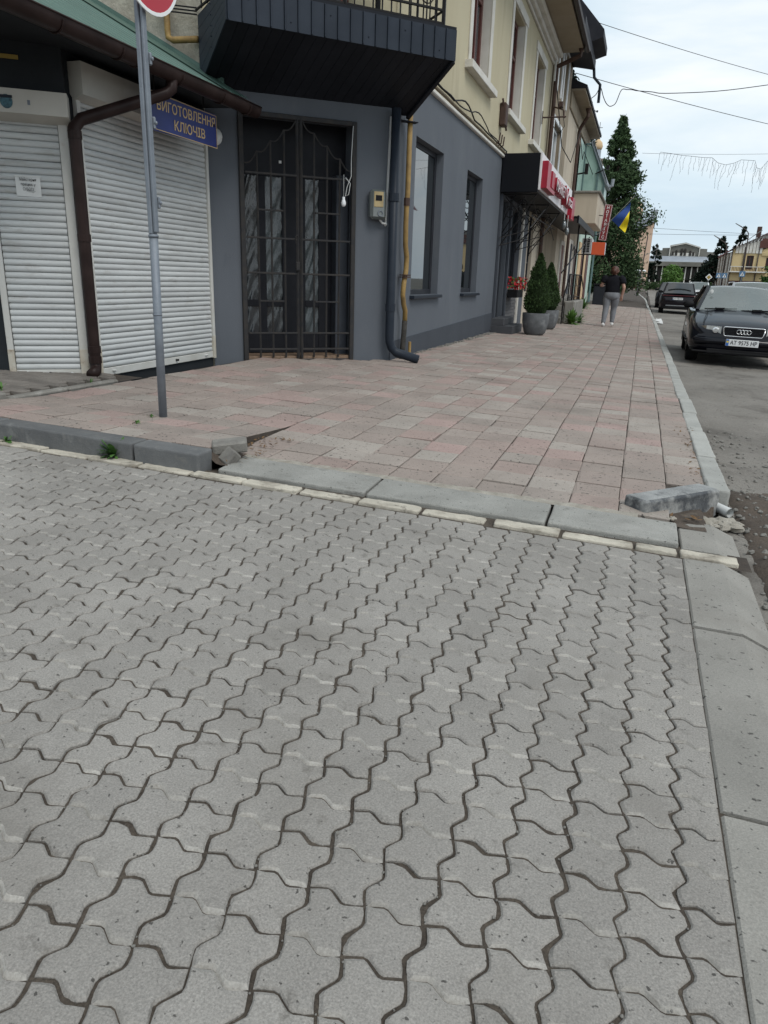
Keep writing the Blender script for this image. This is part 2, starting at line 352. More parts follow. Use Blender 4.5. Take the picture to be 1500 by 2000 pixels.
    def sphere(s, c, rx, ry=None, rz=None, n=10, m=6, mi=0):
        ry = ry or rx; rz = rz or rx; vs = [(c[0], c[1], c[2]-rz)]; fs = []
        for i in range(1, m):
            a = math.pi*i/m-math.pi/2
            for k in range(n):
                t = 2*math.pi*k/n; vs.append((c[0]+rx*math.cos(a)*math.cos(t), c[1]+ry*math.cos(a)*math.sin(t), c[2]+rz*math.sin(a)))
        vs.append((c[0], c[1], c[2]+rz)); e_ = len(vs)-1
        for k in range(n):
            fs.append((0, 1+(k+1) % n, 1+k)); fs.append((e_, 1+(m-2)*n+k, 1+(m-2)*n+(k+1) % n))
            for i in range(m-2):
                a, b = 1+i*n+k, 1+i*n+(k+1) % n; fs.append((a, b, b+n, a+n))
        return s.add(vs, fs, mi)
    def rock(s, c, r, seed=0, flat=.7, mi=0):
        rg = random.Random(seed); o = len(s.v); s.sphere(c, r, r, r*flat, 7, 5, mi)
        for i in range(o, len(s.v)):
            p = Vector(s.v[i])-Vector(c); s.v[i] = tuple(Vector(c)+p*rg.uniform(.65, 1.25))
        return s
    def mesh(s, name, mats, off=(0,0,0), smooth=False):
        me = bpy.data.meshes.new(name); ox, oy, oz = off
        me.from_pydata([(a-ox, b-oy, c-oz) for a, b, c in s.v], [], s.f)
        for q in (mats if isinstance(mats, (list, tuple)) else [mats]): me.materials.append(MATS[q])
        if any(s.m): me.polygons.foreach_set('material_index', s.m)
        if smooth: me.polygons.foreach_set('use_smooth', [True]*len(s.f))
        if s.t and len(s.t) == len(s.f):
            at = me.attributes.new('tint', 'FLOAT', 'FACE'); at.data.foreach_set('value', s.t)
        me.update(); return me
    def build(s, name, mats, parent=None, smooth=False, kind=None, label=None):
        off = ORG.get(parent.name, (0,0,0)) if parent else (0,0,0)
        o = bpy.data.objects.new(name, s.mesh(name, mats, off, smooth)); C.objects.link(o)
        if parent: o.parent = parent; ORG[o.name] = off
        if kind: o['kind'] = kind
        if label: o['label'] = label
        if smooth == 'auto':
            for p in o.data.polygons: p.use_smooth = True
        return o
def smooth_angle(o, a=40):
    """smooth shading with sharp edges above an angle"""
    me = o.data; bm = bmesh.new(); bm.from_mesh(me)
    for f in bm.faces: f.smooth = True
    for e_ in bm.edges:
        if len(e_.link_faces) == 2 and e_.calc_face_angle(0) > R(a): e_.smooth = False
    bm.to_mesh(me); bm.free(); return o
def tag(o, label, cat, group=None):
    o['label'] = label; o['category'] = cat
    if group: o['group'] = group
    return o
def thing(name, label, cat, loc=(0,0,0), group=None, rot=None):
    o = bpy.data.objects.new(name, None); C.objects.link(o); o.location = loc; o.empty_display_size = .2
    if rot: o.rotation_euler = rot; ORG[o.name] = (0,0,0)
    else: ORG[o.name] = tuple(loc)
    return tag(o, label, cat, group)
def struct(mb, name, mats, **k): return mb.build(name, mats, None, kind='structure', **k)
def inst(me, name, parent, loc, rot=(0,0,0), scale=None):
    o = bpy.data.objects.new(name, me); C.objects.link(o); o.parent = parent
    off = ORG.get(parent.name, (0,0,0)); o.location = (loc[0]-off[0], loc[1]-off[1], loc[2]-off[2]); o.rotation_euler = rot
    if scale: o.scale = scale
    return o
def text(body, size, pos, right, upv, mat, parent, name='lettering', depth=.002, width=None, align='CENTER', shear=0, weight=0., space=1.):
    cu = bpy.data.curves.new('t', 'FONT'); cu.body = body; cu.size = size; cu.extrude = depth; cu.align_x = align; cu.align_y = 'CENTER'; cu.shear = shear
    cu.offset = weight; cu.resolution_u = 3; cu.space_line = space
    ob = bpy.data.objects.new('t', cu); C.objects.link(ob); dg = bpy.context.evaluated_depsgraph_get(); dg.update()
    me = bpy.data.meshes.new_from_object(ob.evaluated_get(dg)); bpy.data.objects.remove(ob)
    r_, u_ = Vector(right).normalized(), Vector(upv).normalized(); n_ = r_.cross(u_)
    sx = 1.
    if width and len(me.vertices):
        xs = [v.co.x for v in me.vertices]; sx = width/(max(xs)-min(xs))
    off = Vector(ORG.get(parent.name, (0,0,0))); P = Vector(pos)-off
    for v in me.vertices: c_ = v.co.copy(); v.co = P+r_*(c_.x*sx)+u_*c_.y+n_*c_.z
    me.materials.clear(); me.materials.append(MATS[mat])
    for p in me.polygons: p.material_index = 0
    o = bpy.data.objects.new(name, me); C.objects.link(o); o.parent = parent; ORG[o.name] = tuple(off); return o
# ------------------------------------------------------------------ terrain
PY = [(-200,1.34),(0,0),(38,-.2546),(55,-.14),(75,.14),(95,.58),(120,.72),(400,.9)]
def lerp_tab(t, x):
    if x <= t[0][0]: return t[0][1]
    for (a, b), (c, d) in zip(t, t[1:]):
        if x <= c: return b+(d-b)*(x-a)/(c-a)
    return t[-1][1]
PX = [(-400,.3),(-9,.3),(0,0),(1,-.0333),(3,-.085),(6,-.085),(9,-.05),(400,.1)]
def g(x, y): return lerp_tab(PX, x)+lerp_tab(PY, y)
def sm(a, b, x):
    t = max(0., min(1., (x-a)/(b-a))); return t*t*(3-2*t)
STEPX = -2.2415
def sw(x, y):
    """sidewalk surface: raised behind the left kerb, ramped down at the dropped kerb"""
    if x < STEPX: c = .052+.048*(1-sm(3.6, 4.6, y))
    else: c = .052-.024*(1-sm(3.6, 5.6, y))
    return g(x, y)+c
# ================================================================== GROUND
def grid(xs, ys, zf, tint=None):
    m = MB(); vs = [(x, y, zf(x, y)) for y in ys for x in xs]; n = len(xs)
    fs = [(j*n+i, j*n+i+1, (j+1)*n+i+1, (j+1)*n+i) for j in range(len(ys)-1) for i in range(n-1)]
    return m.add(vs, fs)
def fr(a, b, n): return [a+(b-a)*i/n for i in range(n+1)]
from mathutils import noise as mn
gxs = [-400,-200,-100,-60,-40,-25,-15,-9,-7,-5,-3,-1,0,1,2,3,6,9,15,25,40,60,100,200,400]
gys = [-200,-100,-50,-20,-10,-5,0,5,10,20,30,38,45,55,65,75,85,95,108,120,150,200,300,400,700]
struct(grid(gxs, gys, lambda x, y: g(x, y)-.24), 'ground', 'ground')
# road ------------------------------------------------------------
def roadz(x, y):
    e_ = sm(2.6, 0, abs(x-.9)*1.2)*sm(6.5, 3.5, y)*.0
    n1 = mn.noise((x*.9, y*.9, 0))*.014+mn.noise((x*3.1, y*3.1, 4))*.009+mn.noise((x*9, y*9, 9))*.005
    cr_ = abs(mn.noise((x*1.7+3, y*1.1, 7))); n1 -= .016*max(0, 1-cr_/.05)
    hole = .035*math.exp(-(((x-.95)/.22)**2+((y-9.6)/.35)**2))+.03*math.exp(-(((x-.95)/.2)**2+((y-5.2)/.4)**2))
    return g(x, y)-.062+n1*sm(40, 6, y)-hole
rx = fr(.56, 3.2, 66)+[3.5,4,4.6,5.5,6.5,7.6,8.8]
ry = fr(-3, 2, 20)[:-1]+fr(2, 12, 200)[:-1]+fr(12, 20, 40)[:-1]+fr(20, 40, 40)[:-1]+fr(40, 130, 60)
struct(grid(rx, ry, roadz), 'road', 'asphalt', smooth=True)
struct(grid(fr(8.8, 13, 6), fr(-3, 130, 90), lambda x, y: g(x, y)+.05), 'far_sidewalk', 'tile_bed')
# crossing street at the far end
struct(grid(fr(-40, .5, 20), fr(88, 112, 10), lambda x, y: g(x, y)-.06), 'crossing_road', 'asphalt')
# dirt heap along the broken road edge ------------------------------
def soilz(x, y):
    w = sm(.56, .7, x)*sm(1.75, .95, x)*sm(5.4, 4.6, y)*sm(1.0, 2.2, y)
    return g(x, y)-.115+w*(.078+.022*mn.noise((x*5, y*5, 1))+.012*mn.noise((x*17, y*17, 2)))
struct(grid(fr(.5, 1.8, 44), fr(1.0, 5.6, 130), soilz), 'soil_verge', 'soil', smooth=True)
rg = random.Random(3); m = MB()
for k in range(420):
    x = .62+abs(rg.gauss(0, .35)); y = rg.uniform(1.6, 7.2); r_ = rg.choice((.006,.008,.011,.016))
    if x < 1.75: m.rock((x, y, max(soilz(x, y), roadz(x, y))+r_*.3), r_, k)
o = m.build('gravel', 'stone', None, kind='stuff'); tag(o, 'loose gravel and crumbs scattered along the broken road edge', 'gravel')
# ---------------------------------------------------- interlocking pavers
S = .1128
OX, OY = -.908, .775
NS = 5
def scurve(t): # lateral offset of an S-shaped joint, unit cell
    pts = [(0,0),(.16,.06),(.3,.104),(.38,.088),(.61,-.084),(.69,-.1),(.84,-.058),(1,0)]
    return lerp_tab(pts, t)
TT = [0,.16,.3,.38,.61,.69,.84,1.0]
def cell_poly(right_straight=None, top_straight=None):
    """corner-to-corner outline of one cell as 4 sides of (u,v), counter-clockwise"""
    b = [(t, scurve(t)) for t in TT[:-1]]
    r_ = [(1-scurve(t), t) for t in TT[:-1]] if right_straight is None else [(right_straight, t) for t in (0,)]
    tp = [(1-u, 1+scurve(1-u)) for u in TT[:-1]] if top_straight is None else [(1., top_straight)]
    l = [(-scurve(1-t), 1-t) for t in TT[:-1]]
    if right_straight is not None:
        b = [(u*right_straight, v) for u, v in b]; tp = [(u*right_straight, v) for u, v in tp]
    if top_straight is not None:
        l = [(u, v*top_straight) for u, v in l]; r_ = [(u, v*top_straight) for u, v in r_]
    return b, r_, tp, l
def make_paver(jw, two=True, rs=None, ts=None, seed=0):
    """paver of two lobes with a shallow false joint; returns MB in metres, origin at its first lattice node, top z = 0"""
    mb = MB(); CH, DP = .0075, .005; rgp = random.Random(seed*13+5)
    for h in range(2 if two else 1):
        last = (h == (1 if two else 0))
        sides = cell_poly(rs, ts if last else None)
        kinds = ['joint', 'joint', 'joint', 'joint']
        if two and h == 0: kinds[2] = 'groove'
        if two and h == 1: kinds[0] = 'groove'
        pts = []; kd = []
        for sd_, k_ in zip(sides, kinds):
            for p in sd_: pts.append(Vector((p[0]*S, (p[1]+h)*S))); kd.append(k_)
        n = len(pts)
        def off(i, d):
            # offset vertex i by per-side distances d(kind)
            e1 = (pts[i]-pts[i-1]); e2 = (pts[(i+1) % n]-pts[i])
            n1 = Vector((-e1.y, e1.x)).normalized(); n2 = Vector((-e2.y, e2.x)).normalized()
            k1, k2 = d(kd[i-1]), d(kd[i])
            if abs(n1.dot(n2)) > .995: return pts[i]+(n1*k1+n2*k2)/2
            # solve q.n1 = k1, q.n2 = k2
            det = n1.x*n2.y-n1.y*n2.x
            q = Vector(((k1*n2.y-k2*n1.y)/det, (n1.x*k2-n2.x*k1)/det))
            if q.length > .025: q = q.normalized()*.025
            return pts[i]+q
        outer = [off(i, lambda k: jw if k == 'joint' else 0.) for i in range(n)]
        outer = [p+Vector((rgp.gauss(0, .0007), rgp.gauss(0, .0007))) if kd[i] == 'joint' and kd[i-1] == 'joint' else p for i, p in enumerate(outer)]
        ccq = Vector((.5*S, (h+.5)*S)); chips = {}
        for _ in range(rgp.choice((0, 0, 1))):
            i0 = rgp.randrange(n)
            for dq in range(rgp.choice((1, 2, 3))): chips[(i0+dq) % n] = rgp.uniform(.0015, .004)
        drop = [.004*(i in chips) for i in range(n)]
        cc = Vector((.5*(rs or 1.)*S, (h+.5*((ts or 1.) if last else 1.))*S))
        inner = [cc+(p-cc)*((.9 if kd[i] == 'joint' else .85)+rgp.gauss(0, .008)-.06*(i in chips)) for i, p in enumerate(outer)]; inner2 = [cc+(p-cc)*.72 for p in outer]
        outer = [p-(p-ccq).normalized()*chips.get(i, 0.) if kd[i] == 'joint' and kd[i-1] == 'joint' else p for i, p in enumerate(outer)]
        vs = [(p.x, p.y, -(DP if kd[i] == 'joint' else .0085)-drop[i]) for i, p in enumerate(outer)]+[(p.x, p.y, -.0008) for p in inner]+[(p.x, p.y, 0) for p in inner2]+[(p.x, p.y, -.03) for p in outer]
        o_ = len(mb.v); mb.v += vs
        for i in range(n):
            j = (i+1) % n
            mb.f.append((o_+i, o_+j, o_+n+j, o_+n+i)); mb.m.append(0 if kd[i] == 'joint' else 1)
            mb.f.append((o_+n+i, o_+n+j, o_+2*n+j, o_+2*n+i)); mb.m.append(0)
            if kd[i] == 'joint': mb.f.append((o_+3*n+i, o_+3*n+j, o_+j, o_+i)); mb.m.append(0)
        mb.f.append(tuple(o_+2*n+i for i in range(n))); mb.m.append(0)
    return mb
IMAX, JMAX = 10, 21          # last column / row (cut straight against the kerbs)
JW = .0031
RS = (.3172-(OX+S*IMAX))/S; TS = (3.272-(OY+S*JMAX))/S
paver_bed = MB(); paver_bed = grid(fr(-7, .33, 20), fr(-1.2, 3.45, 12), lambda x, y: g(x, y)-.0078)
drive = struct(paver_bed, 'driveway', 'joint_sand')
variants = {}
def paver_var(two, edge, top, k):
    key = (two, edge, top, k)
    if key not in variants: variants[key] = make_paver(JW*(1, 1.12, .9, 1.05, .97, 1.2)[k], two, RS if edge else None, TS if top else None, k*7+two*3+edge*5)
    return variants[key]
pl = []
for i in range(-52, IMAX+1):
    j = -16
    while j <= JMAX:
        if (i+j) % 2: j += 1; two = None; continue
        two = j+1 <= JMAX; pl.append((i, j, two)); j += 2
    if (i+0) % 2 == (1-(-16) % 2): pass
def campt(x, y, z):
    d = Vector((x, y, z))-Vector((0,0,1.11)); zz = d.dot(f2)
    return (750+1420*d.dot(rr)/zz, 1000-1420*d.dot(uu)/zz, zz) if zz > .05 else (9e9, 9e9, zz)
rg = random.Random(11); items = []
for (i, j, two) in pl:
    x, y = OX+i*S, OY+j*S
    a, b, zz = campt(x+S/2, y+S, g(x, y)); vis = -120 < a < 1620 and -100 < b < 2150 and zz > .3
    items.append((0 if vis else 1, (x+S/2)**2+(y+S)**2, i, j, two))
# rows that start on an odd parity at the far edge
items.sort()
rest = MB(); TIN = []; cnt = 0; shared = {}; csh = {i: rg.gauss(0, .0007) for i in range(-60, 20)}
for q, (nv, dd, i, j, two) in enumerate(items):
    x, y = OX+i*S, OY+j*S; edge = i == IMAX; top = (j+(1 if two else 0)) == JMAX; k = rg.randrange(6)
    mbp = paver_var(two, edge, top, k)
    jx, jy = csh[i]+rg.gauss(0, .0005), rg.gauss(0, .0009); dz = rg.gauss(0, .0013); tx, ty = rg.gauss(0, .004), rg.gauss(0, .004)
    tilt_x = math.atan(-.0067)+tx; tilt_y = math.atan(.0333)+ty
    if cnt < 300 and not nv:
        key = (two, edge, top, k)
        if key not in shared: shared[key] = mbp.mesh('paver', ['paver', 'paver_groove'])
        inst(shared[key], 'paver', drive, (x+jx, y+jy, g(x, y)+dz), (tilt_x, tilt_y, rg.gauss(0, .005))); cnt += 1
    else:
        if nv and (dd > 26 or y < -.6): continue
        o_ = len(rest.v); t_ = rg.random()
        for vx, vy, vz in mbp.v:
            X, Y = x+jx+vx, y+jy+vy; rest.v.append((X, Y, g(X, Y)+vz+dz+vx*ty*-1+vy*tx))
        rest.f += [tuple(a+o_ for a in f) for f in mbp.f]; rest.m += mbp.m; rest.t += [t_]*len(mbp.f)
rest.build('paver_field', ['paver', 'paver_groove'], drive, kind='stuff')
# small pebbles lying in the open joints
rg = random.Random(5); m = MB()
for k in range(700):
    i = rg.randint(-14, 10); y = rg.uniform(.7, 3.2); t = ((y-OY)/S) % 1.0
    x = OX+i*S-scurve(t)*S*-1*-1+rg.gauss(0, .0022); r_ = rg.choice((.0016,.002,.0026,.0036)); m.rock((x, y, g(x, y)-.006+r_*.4), r_, k)
for k in range(60):
    x, y = rg.uniform(-2.4, .25), rg.uniform(.9, 3.2); r_ = rg.choice((.002,.003,.0045)); m.rock((x, y, g(x, y)+r_*.3), r_, k)
m.build('pebbles', 'stone', drive, kind='stuff')
# ---------------------------------------------------- edging of the driveway
gut = struct(grid(fr(-7, .6, 14), [3.27, 3.46], lambda x, y: g(x, y)-.014), 'gutter_edging', 'tile_bed')
rg = random.Random(21); x = .555
edges = [.555, .30, .11, -.22, -.545]+[-.575-.33*k for k in range(19)]
for a, b in zip(edges, edges[1:]):
    if abs(a-b) < .05: continue
    m = MB(); dz = rg.gauss(0, .003); zc = g((a+b)/2, 3.34)
    sl_ = (g(b, 3.3)-g(a, 3.3))/(b-a); ux = Vector((1, 0, sl_)).normalized(); tl = rg.gauss(-.05, .03)
    uy = Vector((0, math.cos(tl), math.sin(tl))); uz = ux.cross(uy)
    m.rough((0,0,0), ux, uy, uz, abs(a-b)-rg.uniform(.008, .016), (.088+rg.uniform(-.012, .008)), .05, .008, .009, int(a*20), .02)
    o = inst(m.mesh('edging_stone', 'cream_strip'), 'edging_stone', gut, ((a+b)/2, 3.335+rg.gauss(0, .004), zc-.019+dz), (0,0,rg.gauss(0, .008)))
dk = struct(grid(fr(-2.2, .33, 6), [3.41, 3.76], lambda x, y: g(x, y)-.02), 'dropped_kerb', 'tile_bed')
for a, b in ((.305,-.30),(-.308,-1.235),(-1.245,-2.12)):
    m = MB(); pr = []
    zc = g((a+b)/2, 3.56); sl_ = (g(b, 3.5)-g(a, 3.5))/(b-a); ux = Vector((1, 0, sl_)).normalized()
    uy = Vector((0, math.cos(.03), math.sin(.03))); m.rough((0,0,0), ux, uy, ux.cross(uy), abs(a-b)-.004, .295, .12, .011, .004, int(a*10), .03)
    inst(m.mesh('kerbstone', 'kerb_drop'), 'kerbstone', dk, ((a+b)/2, 3.572+rg.gauss(0, .004), zc-.035))
# mortar fillet between dropped kerb and tiles
m = MB(); rg = random.Random(8)
xs = fr(-2.12, .12, 60)
top = [(x, 3.705+rg.uniform(-.006, .004), g(x, 3.7)+.0265) for x in xs]; bot = [(x, 3.765+rg.uniform(-.012, .02), g(x, 3.75)+.031) for x in xs]
vs = top+bot; n_ = len(xs); m.add(vs, [(i, i+1, n_+i+1, n_+i) for i in range(n_-1)])
struct(m, 'mortar_joint', 'mortar')
# raised dark kerb, left
lk_ = struct(grid(fr(-7, -2.2, 8), [3.36, 3.52], lambda x, y: g(x, y)-.02), 'raised_kerb', 'tile_bed')
xe = [-2.195, -2.632, -3.64, -4.65, -5.66, -6.67]
for a, b in zip(xe, xe[1:]):
    m = MB(); zc = g((a+b)/2, 3.43); sl_ = (g(b, 3.5)-g(a, 3.5))/(b-a); ux = Vector((1, 0, sl_)).normalized(); uy = Vector((0,1,0))
    m.rough((0,0,0), ux, uy, ux.cross(uy), abs(a-b)-.012, .15, .26, .014, .005, int(a*10), .03)
    inst(m.mesh('kerbstone', 'kerb_dark'), 'kerbstone', lk_, ((a+b)/2, 3.445+rg.gauss(0, .003), zc+.105-.13+rg.gauss(0, .002)), (rg.gauss(0, .01), 0, rg.gauss(0, .004)))
# kerb along the street
rk = struct(grid([.49, .64], fr(4.3, 78, 40), lambda x, y: g(x, y)-.06), 'street_kerb', 'tile_bed')
y = 4.40; k = 0; rg = random.Random(4)
def kx(y): return .5-.25*sm(28, 70, y)-.9*sm(60, 90, y)
while y < 78:
    l = .93 if k == 0 else (1.0 if y < 30 else 2.0)
    m = MB(); a = g(kx(y), y); b = g(kx(y+l), y+l)
    p0 = Vector((kx(y)+.055, y+.006, a+.055)); p1 = Vector((kx(y+l)+.055, y+l-.006, b+.055))
    d = (p1-p0); ln = d.length; d.normalize(); sd_ = Vector((1, 0, -.033)).normalized(); un = sd_.cross(d)
    (m.rough((0,0,0), d, -sd_, un, ln, .125, .24, .014, .008, k, .03, 9.) if y < 16 else m.frame((0,0,0), d, -sd_, un, ln, .125, .24, .016))
    c_ = (p0+p1)/2-un*.12
    inst(m.mesh('kerbstone', 'kerb_grey'), 'kerbstone', rk, (c_.x+rg.gauss(0, .004), c_.y, c_.z+rg.gauss(0, .004)), (rg.gauss(0, .004), rg.gauss(0, .012), rg.gauss(0, .004)))
    y += l; k += 1
# sloped kerb slabs right of the driveway
rs_ = struct(grid([.31, .6], fr(-1.2, 3.9, 10), lambda x, y: g(x, y)-.07), 'driveway_edging', 'tile_bed')
rg = random.Random(9)
for a, b in ((3.862,3.405),(3.268,2.555),(2.545,1.55),(1.54,.54),(.53,-.47),(-.48,-1.2)):
    m = MB(); pf = [(.316,-.1),(.316,-.006),(.322,0),(.478,0),(.486,-.003),(.588,-.045),(.596,-.1)]
    zc = (g(.4, a)+g(.4, b))/2; mid = (a+b)/2
    poly = [(px-.45, -(a-b)/2, pz-(px-.4)*.02) for px, pz in pf]
    m.extr(poly, (0, a-b-.004, -(a-b)*.0067*0), 0)
    inst(m.mesh('edging_slab', 'slab'), 'edging_slab', rs_, (.45, mid, zc+.002+rg.gauss(0, .0015)), (math.atan(-.0067)+rg.gauss(0, .003), rg.gauss(0, .006), rg.gauss(0, .003)))
m = MB(); m.box(.478, .484, 2.56, 3.26, g(.48, 2.9)-.003, g(.48, 2.9)+.0005)
# ---------------------------------------------------- sidewalk tiles
def swb(x, y): return sw(x, y)-.012
bed = MB()
for xs_, ys_ in ((fr(-4.3, STEPX, 8), fr(3.5, 9.6, 20)), (fr(STEPX+.001, .022, 9), fr(3.7, 9.6, 20)), (fr(.022, .27, 2), fr(3.95, 9.6, 20)), (fr(.27, .5, 2), fr(4.2, 9.6, 20)), (fr(-3.2, .5, 10), fr(9.6, 38, 30)), (fr(-3.2, .3, 6), fr(38, 92, 40))):
    b_ = grid(xs_, ys_, swb); bed.add(b_.v, b_.f)
bed.quad((STEPX, 3.6, sw(STEPX-.01, 3.6)), (STEPX, 4.6, sw(STEPX-.01, 4.6)-.01), (STEPX, 4.6, sw(STEPX, 4.6)-.03), (STEPX, 3.6, sw(STEPX, 3.6)-.03))
walk = struct(bed, 'sidewalk', 'tile_bed')
T = .2515; rg = random.Random(17); tiles = []
xcols = [.022+T*k for k in range(-18, 2)]
def tile_ok(x0, x1, y0, y1):
    if y1 <= 3.5: return False
    if y0 > 8.9 and x0 < -3.05: return False
    if x1 > .5: x1 = .5
    return True
for ci in range(-18, 2):
    x0 = .022+T*ci; x1 = x0+T
    if x0 < -4.27: x0 = -4.27
    if x1 > .497: x1 = .497
    if x1-x0 < .04: continue
    left = (x0+x1)/2 < STEPX
    y = 3.545 if left else 3.762
    off = rg.uniform(-.01, .01); row = 0
    y1 = 3.99 if not left else 3.7385
    while y < 46:
        xm = (x0+x1)/2
        # chamfer of the corner building cuts the field
        lim = -4.3 if y < 7.3 else (-4.75+(y-7.4)*1.15 if y < 9.0 else -3.02)
        xa, xb = x0, x1
        if xb > lim+.03 and not (xm < STEPX and y > 46):
            if xa < lim: xa = lim
            if not (xm > .02 and y < 4.28 and xm+y*.0 > .02 and (y < 3.7 or xm > .27)): tiles.append((xa, xb, y, y1))
        y = y1; y1 = y+T; row += 1
def tile_piece(mb, xa, xb, ya, yb, dz, tl, tint=None, off=(0,0,0)):
    xa += .0028+rg.gauss(0, .0012); xb -= .0028+rg.gauss(0, .0012); ya += .0052+rg.gauss(0, .0018); yb -= .0052+rg.gauss(0, .0018); c = .006
    def z(x, y): return sw(min(max(x, -4.3), .5) if not (xa < STEPX < xb) else (xa+xb)/2, y)+dz+(x-(xa+xb)/2)*tl[0]+(y-(ya+yb)/2)*tl[1]
    P = lambda x, y, d: (x-off[0], y-off[1], z(x, y)-d-off[2])
    kc = [c+(rg.uniform(.004, .022) if rg.random() < .22 else rg.uniform(0, .003)) for _ in range(8)]
    vs = [P(xa+kc[0], ya+kc[1], 0), P(xb-kc[2], ya+kc[3], 0), P(xb-kc[4], yb-kc[5], 0), P(xa+kc[6], yb-kc[7], 0), P(xa, ya, .004), P(xb, ya, .004), P(xb, yb, .004), P(xa, yb, .004), P(xa, ya, .03), P(xb, ya, .03), P(xb, yb, .03), P(xa, yb, .03)]
    fs = [(0,1,2,3)]+[(4+i, 4+(i+1) % 4, (i+1) % 4, i) for i in range(4)]+[(8+i, 8+(i+1) % 4, 4+(i+1) % 4, 4+i) for i in range(4)]
    mb.add(vs, fs, 0, tint)
def tkey(t):
    a, b, zz = campt((t[0]+t[1])/2, (t[2]+t[3])/2, .05); vis = -60 < a < 1560 and b < 2060 and zz > .3
    return (0 if vis else 1, zz)
tiles.sort(key=tkey); field = MB(); cnt = 0
for t in tiles:
    xa, xb, ya, yb = t; dz = rg.gauss(0, .0022); tl = (rg.gauss(0, .01), rg.gauss(0, .012)); vis = tkey(t)[0] == 0
    if cnt < 300 and vis:
        m = MB(); off = ((xa+xb)/2, (ya+yb)/2, sw((xa+xb)/2, (ya+yb)/2)); tile_piece(m, xa, xb, ya, yb, dz, tl, None, off)
        inst(m.mesh('tile', 'tile'), 'tile', walk, off); cnt += 1
    else: tile_piece(field, xa, xb, ya, yb, dz, tl, rg.random())
field.build('tile_field', 'tile', walk, kind='stuff')
# grey paving in front of the kiosk, behind a low concrete edge
ap = struct(grid(fr(-7, -4.27, 6), fr(3.5, 5.7, 6), lambda x, y: g(x, y)+.055), 'kiosk_apron', 'tile_bed')
m = MB()
for k in range(3):
    a, b = 3.52+k*.62, 3.52+k*.62+.61; m2 = MB(); m2.frame((0,0,0), (0,1,-.0067), (-1,0,.033), Vector((0,1,-.0067)).cross(Vector((-1,0,.033))), b-a, .07, .12, .012)
    inst(m2.mesh('edging_stone', 'concrete'), 'edging_stone', ap, (-4.31, (a+b)/2, sw(-4.3, (a+b)/2)-.037))
bm_ = MB(); bm_.frame((0,0,0), (1,0,0), (0,1,0), (0,0,1), .196, .096, .05, .005); bme = bm_.mesh('paving_brick', 'apron_brick')
rg = random.Random(31)
for r_ in range(20):
    for c_ in range(9):
        x = -4.46-c_*.2-(r_ % 2)*.1; y = 3.6+r_*.1
        if x < -6.0: continue
        inst(bme, 'paving_brick', ap, (x, y, g(x, y)+.06+rg.gauss(0, .0015)), (0, .033, rg.gauss(0, .01)))
# ================================================================== BUILDINGS
def wall(mb, O, u, n, L_, z0, z1, holes=(), depth=.2, mi=0, rmi=None):
    """facade sheet from O along u (2D), outward normal n, with openings (s0,s1,za,zb) and reveals; z0 may be a function of s"""
    ss = sorted({0., L_}|{h[0] for h in holes}|{h[1] for h in holes}); zs = sorted({z0, z1}|{h[2] for h in holes}|{h[3] for h in holes})
    P = lambda s, z, d=0.: (O[0]+u[0]*s-n[0]*d, O[1]+u[1]*s-n[1]*d, z)
    rmi = mi if rmi is None else rmi
    for a, b in zip(ss, ss[1:]):
        for c, d in zip(zs, zs[1:]):
            sm_, zm = (a+b)/2, (c+d)/2
            if any(h[0] < sm_ < h[1] and h[2] < zm < h[3] for h in holes): continue
            mb.quad(P(a,c), P(b,c), P(b,d), P(a,d), mi=mi)
    for a, b, c, d in [h[:4] for h in holes]:
        for p, q in (((a,c),(b,c)), ((b,c),(b,d)), ((b,d),(a,d)), ((a,d),(a,c))):
            mb.quad(P(*p), P(*q), P(*q, depth), P(*p, depth), mi=rmi)
def window(parent, O, u, n, h, d, fm='anthracite', gm='glass', fw=.06, vs=(), hs=(), name='window', ft=.05, glass_off=.02):
    """window frame in an opening h=(s0,s1,za,zb) set back by d, with a pane as its child"""
    a, b, c, e_ = h; P = lambda s, z, dd=0.: Vector((O[0]+u[0]*s-n[0]*dd, O[1]+u[1]*s-n[1]*dd, z))
    U = (u[0], u[1], 0); N = (n[0], n[1], 0); m = MB(); Z = (0,0,1)
    for s0, s1, z0, z1 in [(a, a+fw, c, e_), (b-fw, b, c, e_), (a+fw, b-fw, c, c+fw), (a+fw, b-fw, e_-fw, e_)]+[(v-fw*.4, v+fw*.4, c+fw, e_-fw) for v in vs]+[(a+fw, b-fw, z-fw*.35, z+fw*.35) for z in hs]:
        m.frame(P((s0+s1)/2, (z0+z1)/2, d), U, N, Z, s1-s0, ft, z1-z0, .004)
    fo = m.build(name, fm, parent)
    g_ = MB(); gd = d+glass_off; g_.quad(P(a+fw*.5, c+fw*.5, gd), P(b-fw*.5, c+fw*.5, gd), P(b-fw*.5, e_-fw*.5, gd), P(a+fw*.5, e_-fw*.5, gd))
    g_.build('pane', gm, fo)
    return fo
def sill(parent, O, u, n, s0, s1, z, out=.08, th=.04, mat='anthracite'):
    m = MB(); m.frame((O[0]+u[0]*(s0+s1)/2+n[0]*(out/2-.04), O[1]+u[1]*(s0+s1)/2+n[1]*(out/2-.04), z-th/2), (u[0],u[1],0), (n[0],n[1],0), (0,0,1), s1-s0, out+.08, th, .006)
    return m.build('sill', mat, parent)
FX = -3.0
